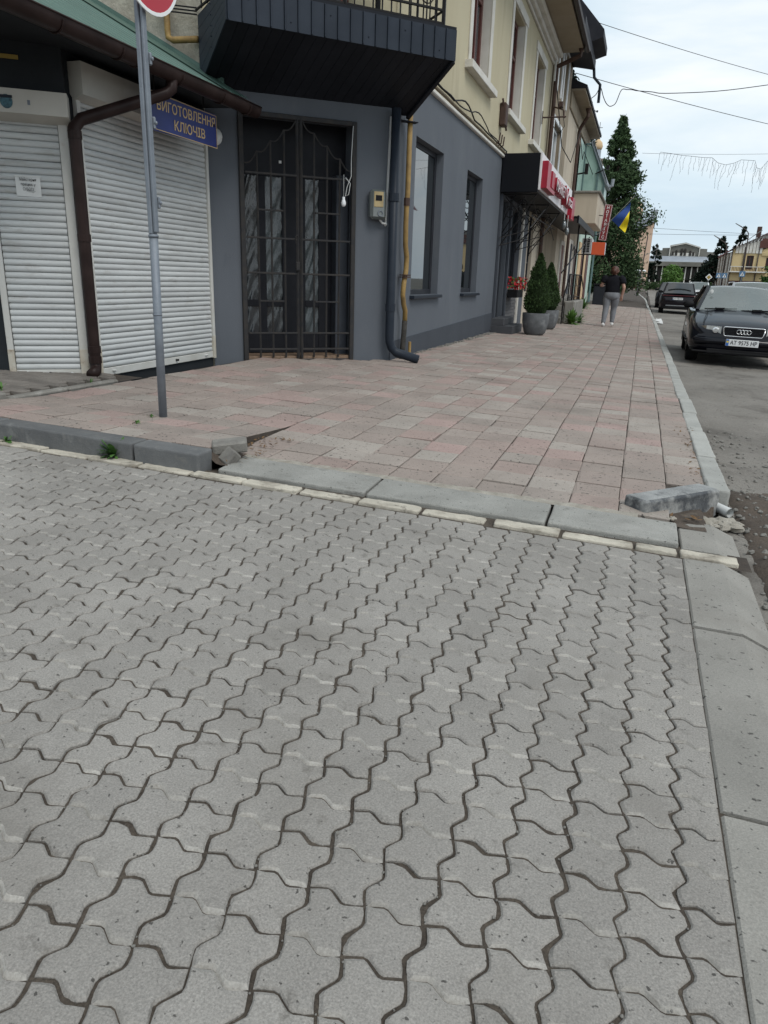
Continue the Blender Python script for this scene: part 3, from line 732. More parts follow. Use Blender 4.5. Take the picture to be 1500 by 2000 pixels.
# ------------------------------------------------------------------ corner building
cb = thing('corner_building', 'two storey corner building with dark grey ground floor and cream upper wall', 'building', (-4.2, 12, .1))
EY = (0, 1); NXp = (1, 0)
CB0 = Vector((-3.0, 9.08)); CB1 = Vector((-4.69, 7.64))           # chamfered corner
cu_ = (CB1-CB0); CL = cu_.length; cu_.normalize(); cn = Vector((-cu_.y, cu_.x))     # along, outward
if cn.y > 0: cn = -cn
w1 = (9.93-9.08, 11.36-9.08, .885, 2.85); w2 = (12.94-9.08, 14.21-9.08, .885, 2.85)
m = MB(); wall(m, (FX, 9.08), EY, NXp, 16.0-9.08, -.05, 3.49, [w1, w2], .2)
# chamfer with gate opening
gs0, gs1 = .33+.17, 1.70+.17
GZ0, GZ1 = .12, 2.80
wall(m, CB0, cu_, cn, CL, -.05, 3.49, [(gs0, gs1, GZ0, GZ1)], .42)
m.build('ground_floor_wall', 'grey_render', cb)
m = MB()
n_ = 26
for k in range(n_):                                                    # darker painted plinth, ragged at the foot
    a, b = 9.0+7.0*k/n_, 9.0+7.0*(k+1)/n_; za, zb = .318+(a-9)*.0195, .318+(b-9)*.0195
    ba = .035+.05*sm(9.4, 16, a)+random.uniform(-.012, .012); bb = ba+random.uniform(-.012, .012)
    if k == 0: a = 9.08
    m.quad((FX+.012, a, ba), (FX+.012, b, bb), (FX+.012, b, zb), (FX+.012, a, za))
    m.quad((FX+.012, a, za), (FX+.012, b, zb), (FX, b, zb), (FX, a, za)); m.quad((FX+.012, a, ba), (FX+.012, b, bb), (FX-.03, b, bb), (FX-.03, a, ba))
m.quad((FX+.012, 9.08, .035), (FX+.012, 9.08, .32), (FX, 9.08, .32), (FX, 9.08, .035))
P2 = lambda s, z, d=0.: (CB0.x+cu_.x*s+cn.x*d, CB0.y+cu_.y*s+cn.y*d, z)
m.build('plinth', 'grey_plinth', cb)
m = MB(); m.box(FX-.2, FX-.004, 9.2, 16.0, -.2, .3); m.build('foundation', 'rough_base', cb)
rg = random.Random(2); m = MB()
for k in range(260):
    y = rg.uniform(9.6, 16); x = FX+rg.uniform(.0, .12)*(.4+.6*sm(9.5, 14, y)); r_ = rg.uniform(.008, .026); m.rock((x, y, sw(x, y)+r_*.2), r_, k)
o = m.build('rubble', 'stone', None, kind='stuff'); tag(o, 'crumbled plaster rubble along the foot of the grey wall', 'rubble')
for h in (w1, w2):
    O_ = (FX, 9.08); wo_ = window(cb, O_, EY, NXp, h, .17, 'anthracite', 'glass', .07, vs=(h[1]-.24,), label=None) if False else window(cb, O_, EY, NXp, h, .12, 'anthracite', 'glass', .07, glass_off=.0, ft=.03)
    sill(cb, O_, EY, NXp, h[0]-.04, h[1]+.06, h[2]-.005, .07, .045, 'slate_pipe')
# interior dark backing and curtain seen through nothing: solid core behind the facades
m = MB(); m.box(-12, FX-.45, 9.6, 22.2, 0, 6.6); m.build('inner_core', 'door_dark', cb)
# upper cream wall with three tall windows
UO = (FX, 9.08); ups = []
for y0 in (12.78, 16.23, 19.56): ups.append((y0-9.08, y0+1.36-9.08, 4.34, 6.2))
m = MB(); wall(m, (FX-.03, 9.08), EY, NXp, 22.35-9.08, 3.49, 6.62, ups, .24)
wall(m, CB0-cn*.03, cu_, cn, CL, 3.49, 6.62, [(.55, 1.75, 3.62, 5.9)], .24)
m.build('upper_wall', 'cream_wall', cb)
wall_l = MB(); wall(wall_l, (CB1.x, CB1.y+.02), (-1, 0), (0, -1), 8.5, 0, 6.9, [], .2); wall_l.build('side_wall', 'stucco', cb)
for h in ups:
    w_ = window(cb, (FX-.03, 9.08), EY, NXp, h, .17, 'brown_frame', 'glass_pale', .09, vs=(h[0]+.45, h[0]+.91), hs=(5.55,))
    sill(cb, (FX-.03, 9.08), EY, NXp, h[0]-.34, h[1]+.36, h[2]-.01, .13, .11, 'white_trim')
    m = MB(); O_ = (FX-.03, 9.08)
    for s0, s1, z0, z1 in ((h[0]-.17, h[0], h[2], h[3]+.02), (h[1], h[1]+.2, h[2], h[3]+.02), (h[0]-.26, h[1]+.26, h[3]+.02, h[3]+.2)):
        m.frame((FX-.03+.012, 9.08+(s0+s1)/2, (z0+z1)/2), (0,1,0), (1,0,0), (0,0,1), s1-s0, .024+.03*(z0 > h[3]), z1-z0, .006)
    m.build('window_surround', 'white_trim', cb)
    m = MB(); m.box(FX-.2, FX-.031, 9.08+h[1]-.004, 9.08+h[1]-.001, h[2], h[3]); m.build('window_reveal', 'white_trim', cb)
window(cb, CB0-cn*.03, cu_, cn, (.55, 1.75, 3.62, 5.9), .17, 'brown_frame', 'glass_pale', .09, vs=(1.15,), name='balcony_door')
# string course with old cables, cornice, eave
m = MB(); m.box(FX-.03, FX+.05, 9.3, 16.2, 3.455, 3.51, .012); m.build('string_course', 'white_trim', cb)
m = MB(); m.box(FX-.03, FX+.02, 9.05, 22.3, 6.62, 6.68, .01); m.box(FX-.03, FX+.1, 9.0, 22.35, 6.683, 6.78, .02); m.box(FX-.03, FX+.22, 8.95, 22.4, 6.783, 6.9, .03); m.build('cornice', 'white_trim', cb)
m = MB(); m.box(FX-.03, FX+.75, 8.6, 22.4, 6.905, 6.98); m.build('eave_soffit', 'soffit_tan', cb)
m = MB(); m.extr([(FX+.85, 8.5, 6.985), (FX+.85, 8.5, 7.08), (FX-3.2, 8.5, 9.2), (FX-3.2, 8.5, 6.985)], (0, 14.0, 0)); m.build('roof', 'roof_dark', cb)
m = MB(); m.tube([(FX+.84, 8.5, 6.99), (FX+.84, 22.45, 6.95)], .07, 8); m.build('gutter', 'brown_pipe', cb)
# sagging cables above the string course
rg = random.Random(12)
for k, (mat, r_, z0, amp) in enumerate((('cable_tan', .022, 3.545, .012), ('cable', .013, 3.59, .03), ('cable', .01, 3.6, .05))):
    pts = []; 
    for i in range(29):
        y = 9.5+6.55*i/28; pts.append((FX+.035+.012*k+(.05 if k == 2 and 9 < i < 20 else 0)*math.sin((i-9)/11*math.pi), y, z0+amp*mn.noise((y*1.3, k*7.1, 0))+(.13*math.sin((i-9)/6*math.pi) if k == 1 and 9 <= i <= 15 else 0)+(.1*math.sin((i-13)/7*math.pi) if k == 2 and 13 <= i <= 20 else 0)))
    if k < 2: pts += [(FX+.05, 16.15, 3.5), (FX+.05, 16.2, 3.3)]
    m = MB(); m.tube(pts, r_, 6); m.build('cable', mat, cb, smooth=True)
m = MB(); m.box(FX-.03, FX+.1, 15.45, 15.7, 3.95, 4.35, .02); m.tube([(FX+.03, 15.4, 4.4), (FX+.08, 15.7, 3.9)], .02, 6); m.build('rusty_bracket_box', 'rust_pipe', cb)
for k in range(3):
    m = MB(); m.tube([(FX+.03, 15.0+k*.22, 3.55), (FX+.09, 15.0+k*.22, 3.6), (FX+.1, 15.02+k*.22, 3.75)], .014, 6); m.build('hook', 'rust_pipe', cb)
# ---- gate, inner doors
gate = MB()
def gp(s, z, d): return Vector(P2(s, z, d))
U3 = (cu_.x, cu_.y, 0); N3 = (cn.x, cn.y, 0)
gd = .02
fm_ = MB()
for s0, s1, z0, z1 in ((gs0-.005, gs0+.05, .1, GZ1), (gs1-.05, gs1+.005, .1, GZ1), (gs0+.05, gs1-.05, GZ1-.05, GZ1)):
    fm_.frame(gp((s0+s1)/2, (z0+z1)/2, gd-.01), U3, N3, (0,0,1), s1-s0, .05, z1-z0, .006)
gt = fm_.build('gate', 'gate_iron', cb)
mid = (gs0+gs1)/2
def gbar(pts, r=.008, name='bar'):
    m = MB(); m.tube(pts, r, 6); return m.build(name, 'gate_iron', gt)
for z in (.24, .43, 1.115, 1.5, 2.18):
    for a, b in ((gs0+.06, mid-.012), (mid+.012, gs1-.06)):
        m = MB(); m.bar(gp(a, z, gd), gp(b, z, gd), .028, .022, .003); m.build('rail', 'gate_iron', gt)
for z in (.80, 1.80):
    for a, b in ((gs0+.2, mid-.19), (mid+.19, gs1-.2)):
        m = MB(); m.bar(gp(a, z, gd), gp(b, z, gd), .022, .02, .003); m.build('rail', 'gate_iron', gt)
for s in (mid-.022, mid+.022):
    m = MB(); m.bar(gp(s, .13, gd), gp(s, 2.78, gd), .03, .03, .003); m.build('stile', 'gate_iron', gt)
hw = (gs1-gs0)/2
for sgn in (-1, 1):
    for k in range(1, 4):
        s = mid+sgn*(.02+(hw-.06)*k/4.); top = 2.18+.46-.12*(k-1)
        m = MB(); m.bar(gp(s, .14, gd), gp(s, top, gd), .019, .019, .002); m.build('bar', 'gate_iron', gt)
        # scalloped top, one swag per bay
        pts = []
        s_a = mid+sgn*(.02+(hw-.06)*(k)/4.); s_b = mid+sgn*(.02+(hw-.06)*(k+1)/4.)
        for i in range(9):
            t = i/8; pts.append(gp(s_a+(s_b-s_a)*t, top-.12*t-.05*math.sin(math.pi*t), gd))
        gbar(pts, .008, 'scroll')
    pts = [gp(mid+sgn*(.02+(hw-.06)*t/4.), 2.78-.14*t-.05*math.sin(math.pi*t), gd) for t in [i/8 for i in range(9)]]; gbar(pts, .008, 'scroll')
m = MB(); m.frame(gp(mid+.03, 1.2, gd+.03), U3, N3, (0,0,1), .05, .03, .1, .008); m.tube([gp(mid+.05, 1.45, gd+.03), gp(mid+.055, 1.53, gd+.04), gp(mid+.03, 1.55, gd+.03)], .006, 6); m.build('padlock', 'gate_iron', gt)
# inner double door with plastic film over its panes
dd = -.38
m = MB()
for s0, s1, z0, z1 in ((gs0, gs0+.02, .16, 2.8), (gs0+.17, gs0+.34, .16, 2.2), (gs0+.51, gs0+.80, .16, 2.2), (gs0+1.0, gs0+1.1, .16, 2.2), (gs1-.04, gs1, .16, 2.8), (gs0+.02, gs1-.04, 2.2, 2.8), (gs0+.34, gs0+.51, .72, .80), (gs0+.80, gs0+1.0, .72, .80), (gs0+1.1, gs1-.04, .72, .80), (gs0+.34, gs1-.04, .16, .40)):
    m.frame(gp((s0+s1)/2, (z0+z1)/2, dd-.0004*len(m.v)/24), U3, N3, (0,0,1), s1-s0, .05, z1-z0, .004)
dr = m.build('entrance_door', 'door_dark', cb)
m = MB(); m.frame(gp(gs0+.095, 1.2, dd+.1), U3, N3, (0,0,1), .15, .2, 2.1, .004); m.build('inner_pier', 'grey_plinth', cb)
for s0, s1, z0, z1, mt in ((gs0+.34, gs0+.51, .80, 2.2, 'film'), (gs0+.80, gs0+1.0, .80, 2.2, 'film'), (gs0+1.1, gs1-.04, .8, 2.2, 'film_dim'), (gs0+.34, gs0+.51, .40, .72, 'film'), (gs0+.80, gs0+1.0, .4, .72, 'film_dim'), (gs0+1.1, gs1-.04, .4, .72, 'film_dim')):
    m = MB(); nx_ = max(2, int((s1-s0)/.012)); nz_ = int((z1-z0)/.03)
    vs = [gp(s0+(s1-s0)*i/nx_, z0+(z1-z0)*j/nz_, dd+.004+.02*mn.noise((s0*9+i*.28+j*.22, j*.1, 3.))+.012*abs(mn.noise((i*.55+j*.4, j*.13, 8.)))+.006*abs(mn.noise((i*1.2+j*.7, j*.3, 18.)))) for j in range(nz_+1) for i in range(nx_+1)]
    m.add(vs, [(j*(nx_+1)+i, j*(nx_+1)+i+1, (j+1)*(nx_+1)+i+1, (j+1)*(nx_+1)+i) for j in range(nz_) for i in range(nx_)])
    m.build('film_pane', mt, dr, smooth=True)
m = MB(); m.frame(gp(mid, .125, -.2), U3, N3, (0,0,1), gs1-gs0-.02, .4, .06, .006); m.build('threshold', 'wood_sill', cb)
m = MB(); m.frame(gp(mid+.13, 2.36, dd+.03), U3, N3, (0,0,1), .03, .01, .03); m.build('paper_tag', 'paper', dr)
# bare bulb on its flex
hb = thing('hanging_bulb', 'white light bulb dangling on a bare flex inside the iron gate', 'light bulb', tuple(gp(gs0+.16, 1.9, .06)))
m = MB(); c_ = gp(gs0+.16, 1.93, .06); m.lathe([(.0,-.045),(.017,-.042),(.027,-.025),(.03,-.005),(.024,.018),(.016,.032),(.016,.062),(.0,.064)], c_, 12); m.build('bulb', 'bulb', hb, smooth=True)
m = MB(); m.tube([c_+V(0,0,.06), c_+V(0,0,.3)], .003, 5); m.tube([gp(gs0+.05, 2.75, .05), gp(gs0+.07, 2.4, .055), gp(gs0+.07, 2.22, .06), gp(gs0+.12, 2.1, .06), gp(gs0+.14, 2.0, .065), gp(gs0+.1, 2.02, .065), gp(gs0+.08, 2.14, .06), gp(gs0+.14, 2.2, .06)], .005, 5); m.build('flex', 'pvc_white', hb, smooth=True)
# round lamp beside the key sign
wl = thing('wall_lamp', 'round off white lamp on the dark wall beside the blue sign', 'lamp', tuple(gp(CL-.1, 2.5, .03)))
m = MB(); m.sphere(tuple(gp(CL-.1, 2.5, .05)), .07, .07, .085, 12, 8); m.build('globe', 'pvc_white', wl, smooth=True)
m = MB(); m.frame(gp(CL-.1, 2.5, .01), U3, N3, (0,0,1), .09, .02, .09, .01); m.build('base', 'plastic_black', wl)
# electricity meter
mt = MB(); mt.frame(gp(.24, 1.93, .07), U3, N3, (0,0,1), .2, .12, .33, .03); me_ = mt.build('electricity_meter', 'meter_case', cb)
m = MB(); m.frame(gp(.245, 1.985, .132), U3, N3, (0,0,1), .12, .012, .17, .004); m.build('dial_plate', 'meter_face', me_)
m = MB(); m.frame(gp(.245, 2.0, .139), U3, N3, (0,0,1), .08, .006, .06); m.build('display', 'plastic_black', me_)
m = MB(); t_ = [gp(.22+.03*math.cos(a), 1.83+.03*math.sin(a), .136) for a in [i*math.pi/6 for i in range(13)]]; m.tube(t_, .006, 6); m.build('seal_ring', 'galv', me_)
m = MB(); m.tube([gp(.2, 1.77, .06), gp(.16, 1.73, .05), gp(.1, 1.72, .045)], .012, 6); m.build('lead', 'pvc_white', me_)
m = MB(); m.bar(gp(.11, 1.70, .025), gp(.075, 2.9, .025), .03, .02, .003); m.build('conduit', 'pvc_white', cb)
# slate downpipe at the corner
dpx, dpy = -2.93, 9.02
pts = [(dpx-.03, dpy-.06, 2.97), (dpx-.03, dpy-.06, .42), (dpx-.028, dpy-.055, .34), (dpx-.005, dpy-.04, .26), (dpx+.05, dpy-.02, .2), (dpx+.34, dpy+.02, .125)]
m = MB(); m.tube(pts, .056, 12); dpo = m.build('downpipe', 'slate_pipe', cb, smooth=True)
for z in (.75, 2.02):
    m = MB(); m.tube([(dpx-.03, dpy-.06, z-.045), (dpx-.03, dpy-.06, z+.045)], .064, 12); m.build('pipe_collar', 'slate_pipe', dpo)
# yellow gas riser on the street wall, just beyond the corner
gx_, gy_ = FX+.09, 9.33
pts = [(gx_, gy_+.02, 3.1), (gx_, gy_+.02, 2.1), (gx_, gy_, 2.0), (gx_, gy_-.01, 1.75), (gx_, gy_+.01, 1.5), (gx_+.0, gy_+.08, 1.36), (gx_, gy_+.07, 1.2), (gx_, gy_+.0, 1.05), (gx_, gy_-.03, .9), (gx_, gy_+.02, .78), (gx_, gy_+.1, .7), (gx_, gy_+.1, .56)]
m = MB(); m.tube(pts, .032, 10); gpz = m.build('gas_pipe', 'yellow_pipe', cb, smooth=True)
m = MB(); m.tube([(gx_, gy_+.1, .57), (gx_, gy_+.03, .1), (gx_, gy_+.02, .02)], .035, 10); m.build('pipe_sleeve', 'black_pipe', gpz, smooth=True)
m = MB(); m.tube([(gx_, gy_, 2.05), (gx_, gy_-.002, 1.96)], .04, 8); m.build('pipe_coupling', 'rust_pipe', gpz)
m = MB(); m.lathe([(.075,0),(.075,.014),(.075,.014)], (gx_, gy_+.04, 1.11), 12); m.lathe([(.075,0),(.075,.014),(.075,.014)], (gx_, gy_+.04, 1.135), 12); m.build('pipe_flange', 'rust_pipe', gpz)
m = MB(); m.tube([(gx_+.02, gy_+.3, .06), (gx_+.02, gy_+.3, .29)], .02, 8); m.build('pipe_stub', 'yellow_pipe', gpz)
# gas pipe on the rough side wall
m = MB(); zz_ = CB1.y-.06; m.tube([(-5.06, zz_, 4.6), (-5.06, zz_, 3.5), (-5.055, zz_, 3.44), (-5.0, zz_, 3.41), (-4.7, zz_, 3.4)], .032, 10); m.build('gas_pipe', 'yellow_pipe', cb, smooth=True)
for k in range(3):
    m = MB(); m.tube([(-5.5+.1*k, zz_+.02, 4.4), (-5.42, zz_, 3.9), (-5.36, zz_-.02, 3.72+.03*k), (-4.7, zz_, 3.62+.03*k)], .008, 5); m.build('cable', 'cable', cb, smooth=True)
# ---- balcony over the chamfer, clad in dark steel
FL = Vector((-3.93, 6.85, 3.33)); FR = Vector((-2.2, 8.59, 3.33)); BL = Vector((-4.69, 7.60, 2.99)); BR = Vector((-2.93, 9.3, 2.95))
bc = MB(); e1 = (FR-FL).normalized(); fo_ = Vector((e1.y, -e1.x, 0)); fo_ = fo_ if fo_.y < 0 else -fo_
bc.add([FL+V(0,0,.05), FR+V(0,0,.05), BR+V(0,0,.4), BL+V(0,0,.4), FL+V(0,0,.3), FR+V(0,0,.3), BR+V(0,0,.62), BL+V(0,0,.62)], [(0,1,5,4),(1,2,6,5),(2,3,7,6),(3,0,4,7),(4,5,6,7),(0,3,2,1)])
bal = bc.build('balcony', 'soffit_board', cb)
NB = 22
for k in range(NB):
    t0, t1 = k/NB+.0008, (k+1)/NB-.0008
    m = MB(); a, b, c_, d_ = FL.lerp(FR, t0), FL.lerp(FR, t1), BL.lerp(BR, t1), BL.lerp(BR, t0); dz = V(0,0,.02+.003*(k % 2))
    m.add([a, b, c_, d_, a+dz, b+dz, c_+dz, d_+dz], [(0,3,2,1),(4,5,6,7),(0,1,5,4),(1,2,6,5),(2,3,7,6),(3,0,4,7)]); m.build('soffit_board', 'soffit_board', bal)
NF = 18
for k in range(NF):
    a, b = FL.lerp(FR, k/NF+.001), FL.lerp(FR, (k+1)/NF-.001); a = a+fo_*.012; b = b+fo_*.012; m = MB(); H_ = .27
    vs = [a+V(0,0,-.015), b+V(0,0,-.015), b+V(0,0,H_), a+V(0,0,H_)]; th = -fo_*.01
    m.add(vs+[p+th for p in vs], [(0,1,2,3),(7,6,5,4),(0,4,5,1),(1,5,6,2),(2,6,7,3),(3,7,4,0)])
    rb = a.lerp(b, .04)+fo_*.008; m.bar(rb+V(0,0,-.013), rb+V(0,0,H_-.002), .012, .016, .003, upv=fo_)
    if k % 3 == 1: q = a.lerp(b, .5)+fo_*.004+V(0,0,.06+.12*(k % 2)); m.sphere(tuple(q), .007, n=6, m=4)
    m.build('cladding_panel', 'cladding', bal)
sd_ = (BL-FL); fo2 = Vector((-e1.x, -e1.y, 0))
NS_ = 5
for k in range(NS_):                              # slanting boards of the left cheek
    m = MB(); top_f, top_b = FL+V(0,0,.27), BL+V(0,0,.63); lo_f, lo_b = FL+V(0,0,-.01), BL+V(0,0,-.01)
    a0, a1 = lo_f.lerp(top_f, k/NS_+.004), lo_f.lerp(top_f, (k+1)/NS_-.004); b0, b1 = lo_b.lerp(top_b, k/NS_+.004), lo_b.lerp(top_b, (k+1)/NS_-.004)
    o_ = fo2*.012; vs = [a0+o_, b0+o_, b1+o_, a1+o_, a0, b0, b1, a1]; m.add(vs, [(3,2,1,0),(4,5,6,7),(0,1,5,4),(1,2,6,5),(2,3,7,6),(3,0,4,7)])
    q = (a0+b1)/2+fo2*.018; m.sphere(tuple(q), .007, n=6, m=4); m.build('cladding_board', 'cladding', bal)
m = MB(); m.bar(FR+V(-.02,0,-.02), BR+V(0,0,-.02), .05, .03, .004); m.bar(BR+V(-.3,-.28,-.05), BR+V(.09,.09,-.06), .1, .012, .003); m.build('drip_flashing', 'soffit_board', bal)
# railing
rb0 = FL+V(.05,.05,.3)-fo_*.04; rb1 = FR+V(-.1,-.1,.3)-fo_*.04; rail_b2 = BR+V(-.05,-.05,.64)
rl = MB(); H_ = .98
for z in (.02, .14, .55, .95): rl.bar(rb0+V(0,0,z), rb1+V(0,0,z), .022, .022, .002)
rlo = rl.build('railing', 'iron', bal)
for k in range(23):
    p = rb0.lerp(rb1, k/22); m = MB(); m.bar(p, p+V(0,0,H_), .014 if k % 11 else .035, .014 if k % 11 else .035, .002, upv=(1,0,0)); m.build('bar', 'iron', rlo)
for k in range(7):
    p = rb0.lerp(rb1, (k*3+2)/22)+V(0,0,.28); m = MB(); m.tube([p+e1*(.09*math.cos(a))+V(0,0,.11*math.sin(a)) for a in [i*math.pi/6 for i in range(13)]], .007, 5); m.build('ring', 'iron', rlo)
for k in range(6):
    for b_, e_ in ((rb1, BR+V(-.06,-.06,.3)), (rb0, BL+V(0,-.05,.3))):
        p = b_.lerp(e_, k/6); p.z = b_.z; m = MB(); m.bar(p, p+V(0,0,H_), .014, .014, .002, upv=(1,0,0)); m.build('bar', 'iron', rlo)
for b_, e_ in ((rb1, BR+V(-.06,-.06,.3)), (rb0, BL+V(0,-.05,.3))):
    e_ = e_.copy(); e_.z = b_.z; m = MB()
    for z in (.02, .14, .95): m.bar(b_+V(0,0,z), e_+V(0,0,z), .02, .02, .002)
    m.build('rail', 'iron', rlo)
# dark clutter on the balcony: a rolled awning and a table
tb = thing('balcony_table', 'dark round table standing on the clad balcony behind the railing', 'table', (-3.0, 8.35, 3.62))
m = MB(); m.lathe([(.0,.74),(.34,.74),(.35,.76),(.34,.775),(0,.776)], (-3.0, 8.35, 3.62), 18); m.build('top', 'plastic_black', tb)
m = MB(); m.tube([(-3.0, 8.35, 3.62), (-3.0, 8.35, 4.36)], .03, 8); m.lathe([(.2,.0),(.2,.02),(.03,.05)], (-3.0, 8.35, 3.62), 14); m.build('pedestal', 'plastic_black', tb)
# ---- shop front below the canopy (y 16 .. 22.3)
m = MB(); SO = (FX, 16.0)
dh = (.15, 1.15, .32, 2.75); s1_ = (1.45, 3.0, .95, 2.75); s2_ = (4.35, 5.2, .85, 2.72)
wall(m, SO, EY, NXp, 4.2, -.05, 3.5, [dh, s1_], .16); m.build('shop_front', 'grey_render', cb)
m = MB(); wall(m, SO, EY, NXp, 6.35, -.05, 3.5, [(0, 4.2, -.05, 3.5), s2_], .16); m.build('side_bay_wall', 'beige_wall', cb)
window(cb, SO, EY, NXp, dh, .12, 'anthracite', 'glass', .11, vs=(.62,), hs=(2.25,), name='shop_door')
window(cb, SO, EY, NXp, s1_, .12, 'anthracite', 'glass', .07, vs=(2.2,))
window(cb, SO, EY, NXp, s2_, .1, 'anthracite', 'glass', .05, hs=(1.2,1.6,2.0,2.4), vs=(4.77,))
for y in (16.06, 17.28, 19.1): 
    m = MB(); m.box(FX, FX+.06, y-.07, y+.07, .1, 2.8, .008); m.build('pilaster', 'white_trim' if y > 19 else 'grey_plinth', cb)
bm_ = MB(); bm_.frame((0,0,0), (1,0,0), (0,1,0), (0,0,1), .02, .2, .062, .004); bk = bm_.mesh('brick', 'brick_grey')
for r_ in range(11):
    for c_ in range(8):
        inst(bk, 'brick', cb, (FX+.008, 17.42+c_*.21+(r_ % 2)*.1, .12+r_*.072))
# ------------------------------------------------------------------ key-cutting kiosk
ks = thing('kiosk', 'low dark kiosk with two white roller shutters and a green metal roof', 'kiosk', (-5.4, 6.3, .17))
K0, K1, K2, K3 = Vector((-9.0, 5.0)), Vector((-5.19, 5.09)), Vector((-4.665, 5.475)), Vector((-4.70, 7.62))
m = MB()
for a, b in ((K0, K1), (K1, K2), (K2, K3)):
    m.quad((a.x, a.y, 0), (b.x, b.y, 0), (b.x, b.y, 2.78), (a.x, a.y, 2.78))
m.build('wall', 'kiosk_dark', ks)
def shutter(a, b, zb, zt, box, name_label, rl, rr_, boxmat):
    u = (b-a); L_ = u.length; u.normalize(); n = Vector((u.y, -u.x))
    P = lambda s, z, d: Vector((a.x+u.x*s+n.x*d, a.y+u.y*s+n.y*d, z)); U = (u.x, u.y, 0); N = (n.x, n.y, 0)
    m = MB(); m.frame(P((rl+L_-rr_)/2, zb+.035, .018), U, N, (0,0,1), L_-rl-rr_, .016, .07, .004)
    so = m.build('roller_shutter', 'rail', ks, label=name_label)
    prof = [(-.026,.004), (-.0235,.013), (-.016,.021), (-.002,.024), (.012,.021), (.021,.014), (.0245,.006)]
    w = L_-rl-rr_-.01; me = MB(); vs = []
    for sx in (-w/2, w/2): vs += [Vector((u.x*sx+n.x*d, u.y*sx+n.y*d, z)) for z, d in prof]
    k = len(prof); me.add(vs, [(i, k+i, k+i+1, i+1) for i in range(k-1)]); mesh = me.mesh('slat', 'shutter', smooth=True)
    z = zb+.07+.026; c0 = P(rl+w/2+.005, 0, 0)
    while z < zt-.01:
        inst(mesh, 'slat', so, (c0.x+n.x*random.gauss(0, .0012), c0.y+n.y*random.gauss(0, .0012), z+random.gauss(0, .0006)), (0, random.gauss(0, .0012), 0)); z += .0515
    for s0, s1 in ((0, rl), (L_-rr_, L_)):
        m = MB(); m.frame(P((s0+s1)/2, (zb+zt)/2, .022), U, N, (0,0,1), s1-s0, .045, zt-zb, .004); m.build('guide_rail', 'rail', so)
        m = MB(); m.frame(P((s0+s1)/2, zb+.12, .0225), U, N, (0,0,1), s1-s0+.002, .0475, .26, .004); m.build('rail_foot', 'rail_dirty', so)
    for s in ((.12, .32, .5) if L_ < 1 else (.2, .95, 1.25, 1.85)):
        m = MB(); q = P(s, zb+.04, .026); m.tube([q, q+Vector((n.x, n.y, 0))*.03+Vector((u.x, u.y, 0))*.012], .011, 8); m.build('lock_knob', 'pvc_white' if s not in (.32, 1.25) else 'iron', so)
    z0, z1, dp = box; bl, br = -.02, L_+(.03 if L_ < 1 else 0)
    pr = [(z0+.05, .0), (z0, .03), (z0+.04, dp), (z1, dp), (z1, 0)]
    m = MB(); m.extr([P(bl, z_, d_) for z_, d_ in pr], Vector((u.x, u.y, 0))*(br-bl)); m.build('shutter_box', boxmat, so)
    return P, U, N, so
P1_, U1_, N1_, so1 = shutter(K1, K2, .165, 2.23, (2.21, 2.42, .2), 'narrow white roller shutter on the cut corner', .05, .07, 'shutter_box')
P3_, U3_, N3_, so2 = shutter(Vector((-4.665, 5.56)), K3, .155, 2.45, (2.42, 2.7, .13), 'wide white roller shutter facing the street', .045, .04, 'shutter_box')
m = MB(); m.lathe([(0,0),(.045,0),(.045,.003),(0,.003)], (0,0,0), 18)
q = P1_(.24, 2.325, .202); sv = [Vector((U1_[0]*x+N1_[0]*z, U1_[1]*x+N1_[1]*z, y*1.12)) for x, y, z in m.v]; m.v = [tuple(q+p) for p in sv]; m.build('round_sticker', 'sticker_teal', so1)
m = MB(); m.frame(P1_(.24, 2.36, .207), U1_, N1_, (0,0,1), .09, .003, .02, .001); m.build('sticker_band', 'slate_pipe', so1)
m = MB(); m.frame(P1_(.4, 2.33, .201), U1_, N1_, (0,0,1), .02, .003, .035); m.build('small_label', 'galv', so1)
m = MB(); m.frame(P1_(.28, 2.66, .09), U1_, N1_, (0,0,1), .13, .01, .03); m.build('yellow_label', 'yellow_tag', ks)
# fascia above the shutters
m = MB(); m.extr([P1_(-.6, 2.43, .0), P1_(-.6, 2.8, .0), P1_(-.6, 2.8, .085), P1_(-.6, 2.43, .06)], Vector((U1_[0], U1_[1], 0))*1.26); m.build('fascia', 'kiosk_dark', ks)
# paper notice
nt_ = thing('paper_notice', 'white paper notice taped to the narrow roller shutter', 'notice', tuple(P1_(.31, 1.735, .03)))
m = MB(); nx_ = 6; vs = [P1_(.215+.19*i/nx_, 1.66+.155*j/3, .026+.004*math.sin(i*1.1+j)) for j in range(4) for i in range(nx_+1)]
m.add(vs, [(j*(nx_+1)+i, j*(nx_+1)+i+1, (j+1)*(nx_+1)+i+1, (j+1)*(nx_+1)+i) for j in range(3) for i in range(nx_)]); m.build('sheet', 'paper', nt_, smooth=True)
for k, (s_, w_) in enumerate((('Майстерня', .125), ('працює у', .11), ('СУБОТУ', .085))):
    text(s_, .032, P1_(.31, 1.787-.037*k, .0325), U1_, (0,0,1), 'ink', nt_, depth=.0004, width=w_)
m = MB(); m.frame(P1_(.31, 1.812, .031), U1_, N1_, (0,0,1), .2, .0015, .014); m.build('tape', 'pvc_white', nt_)
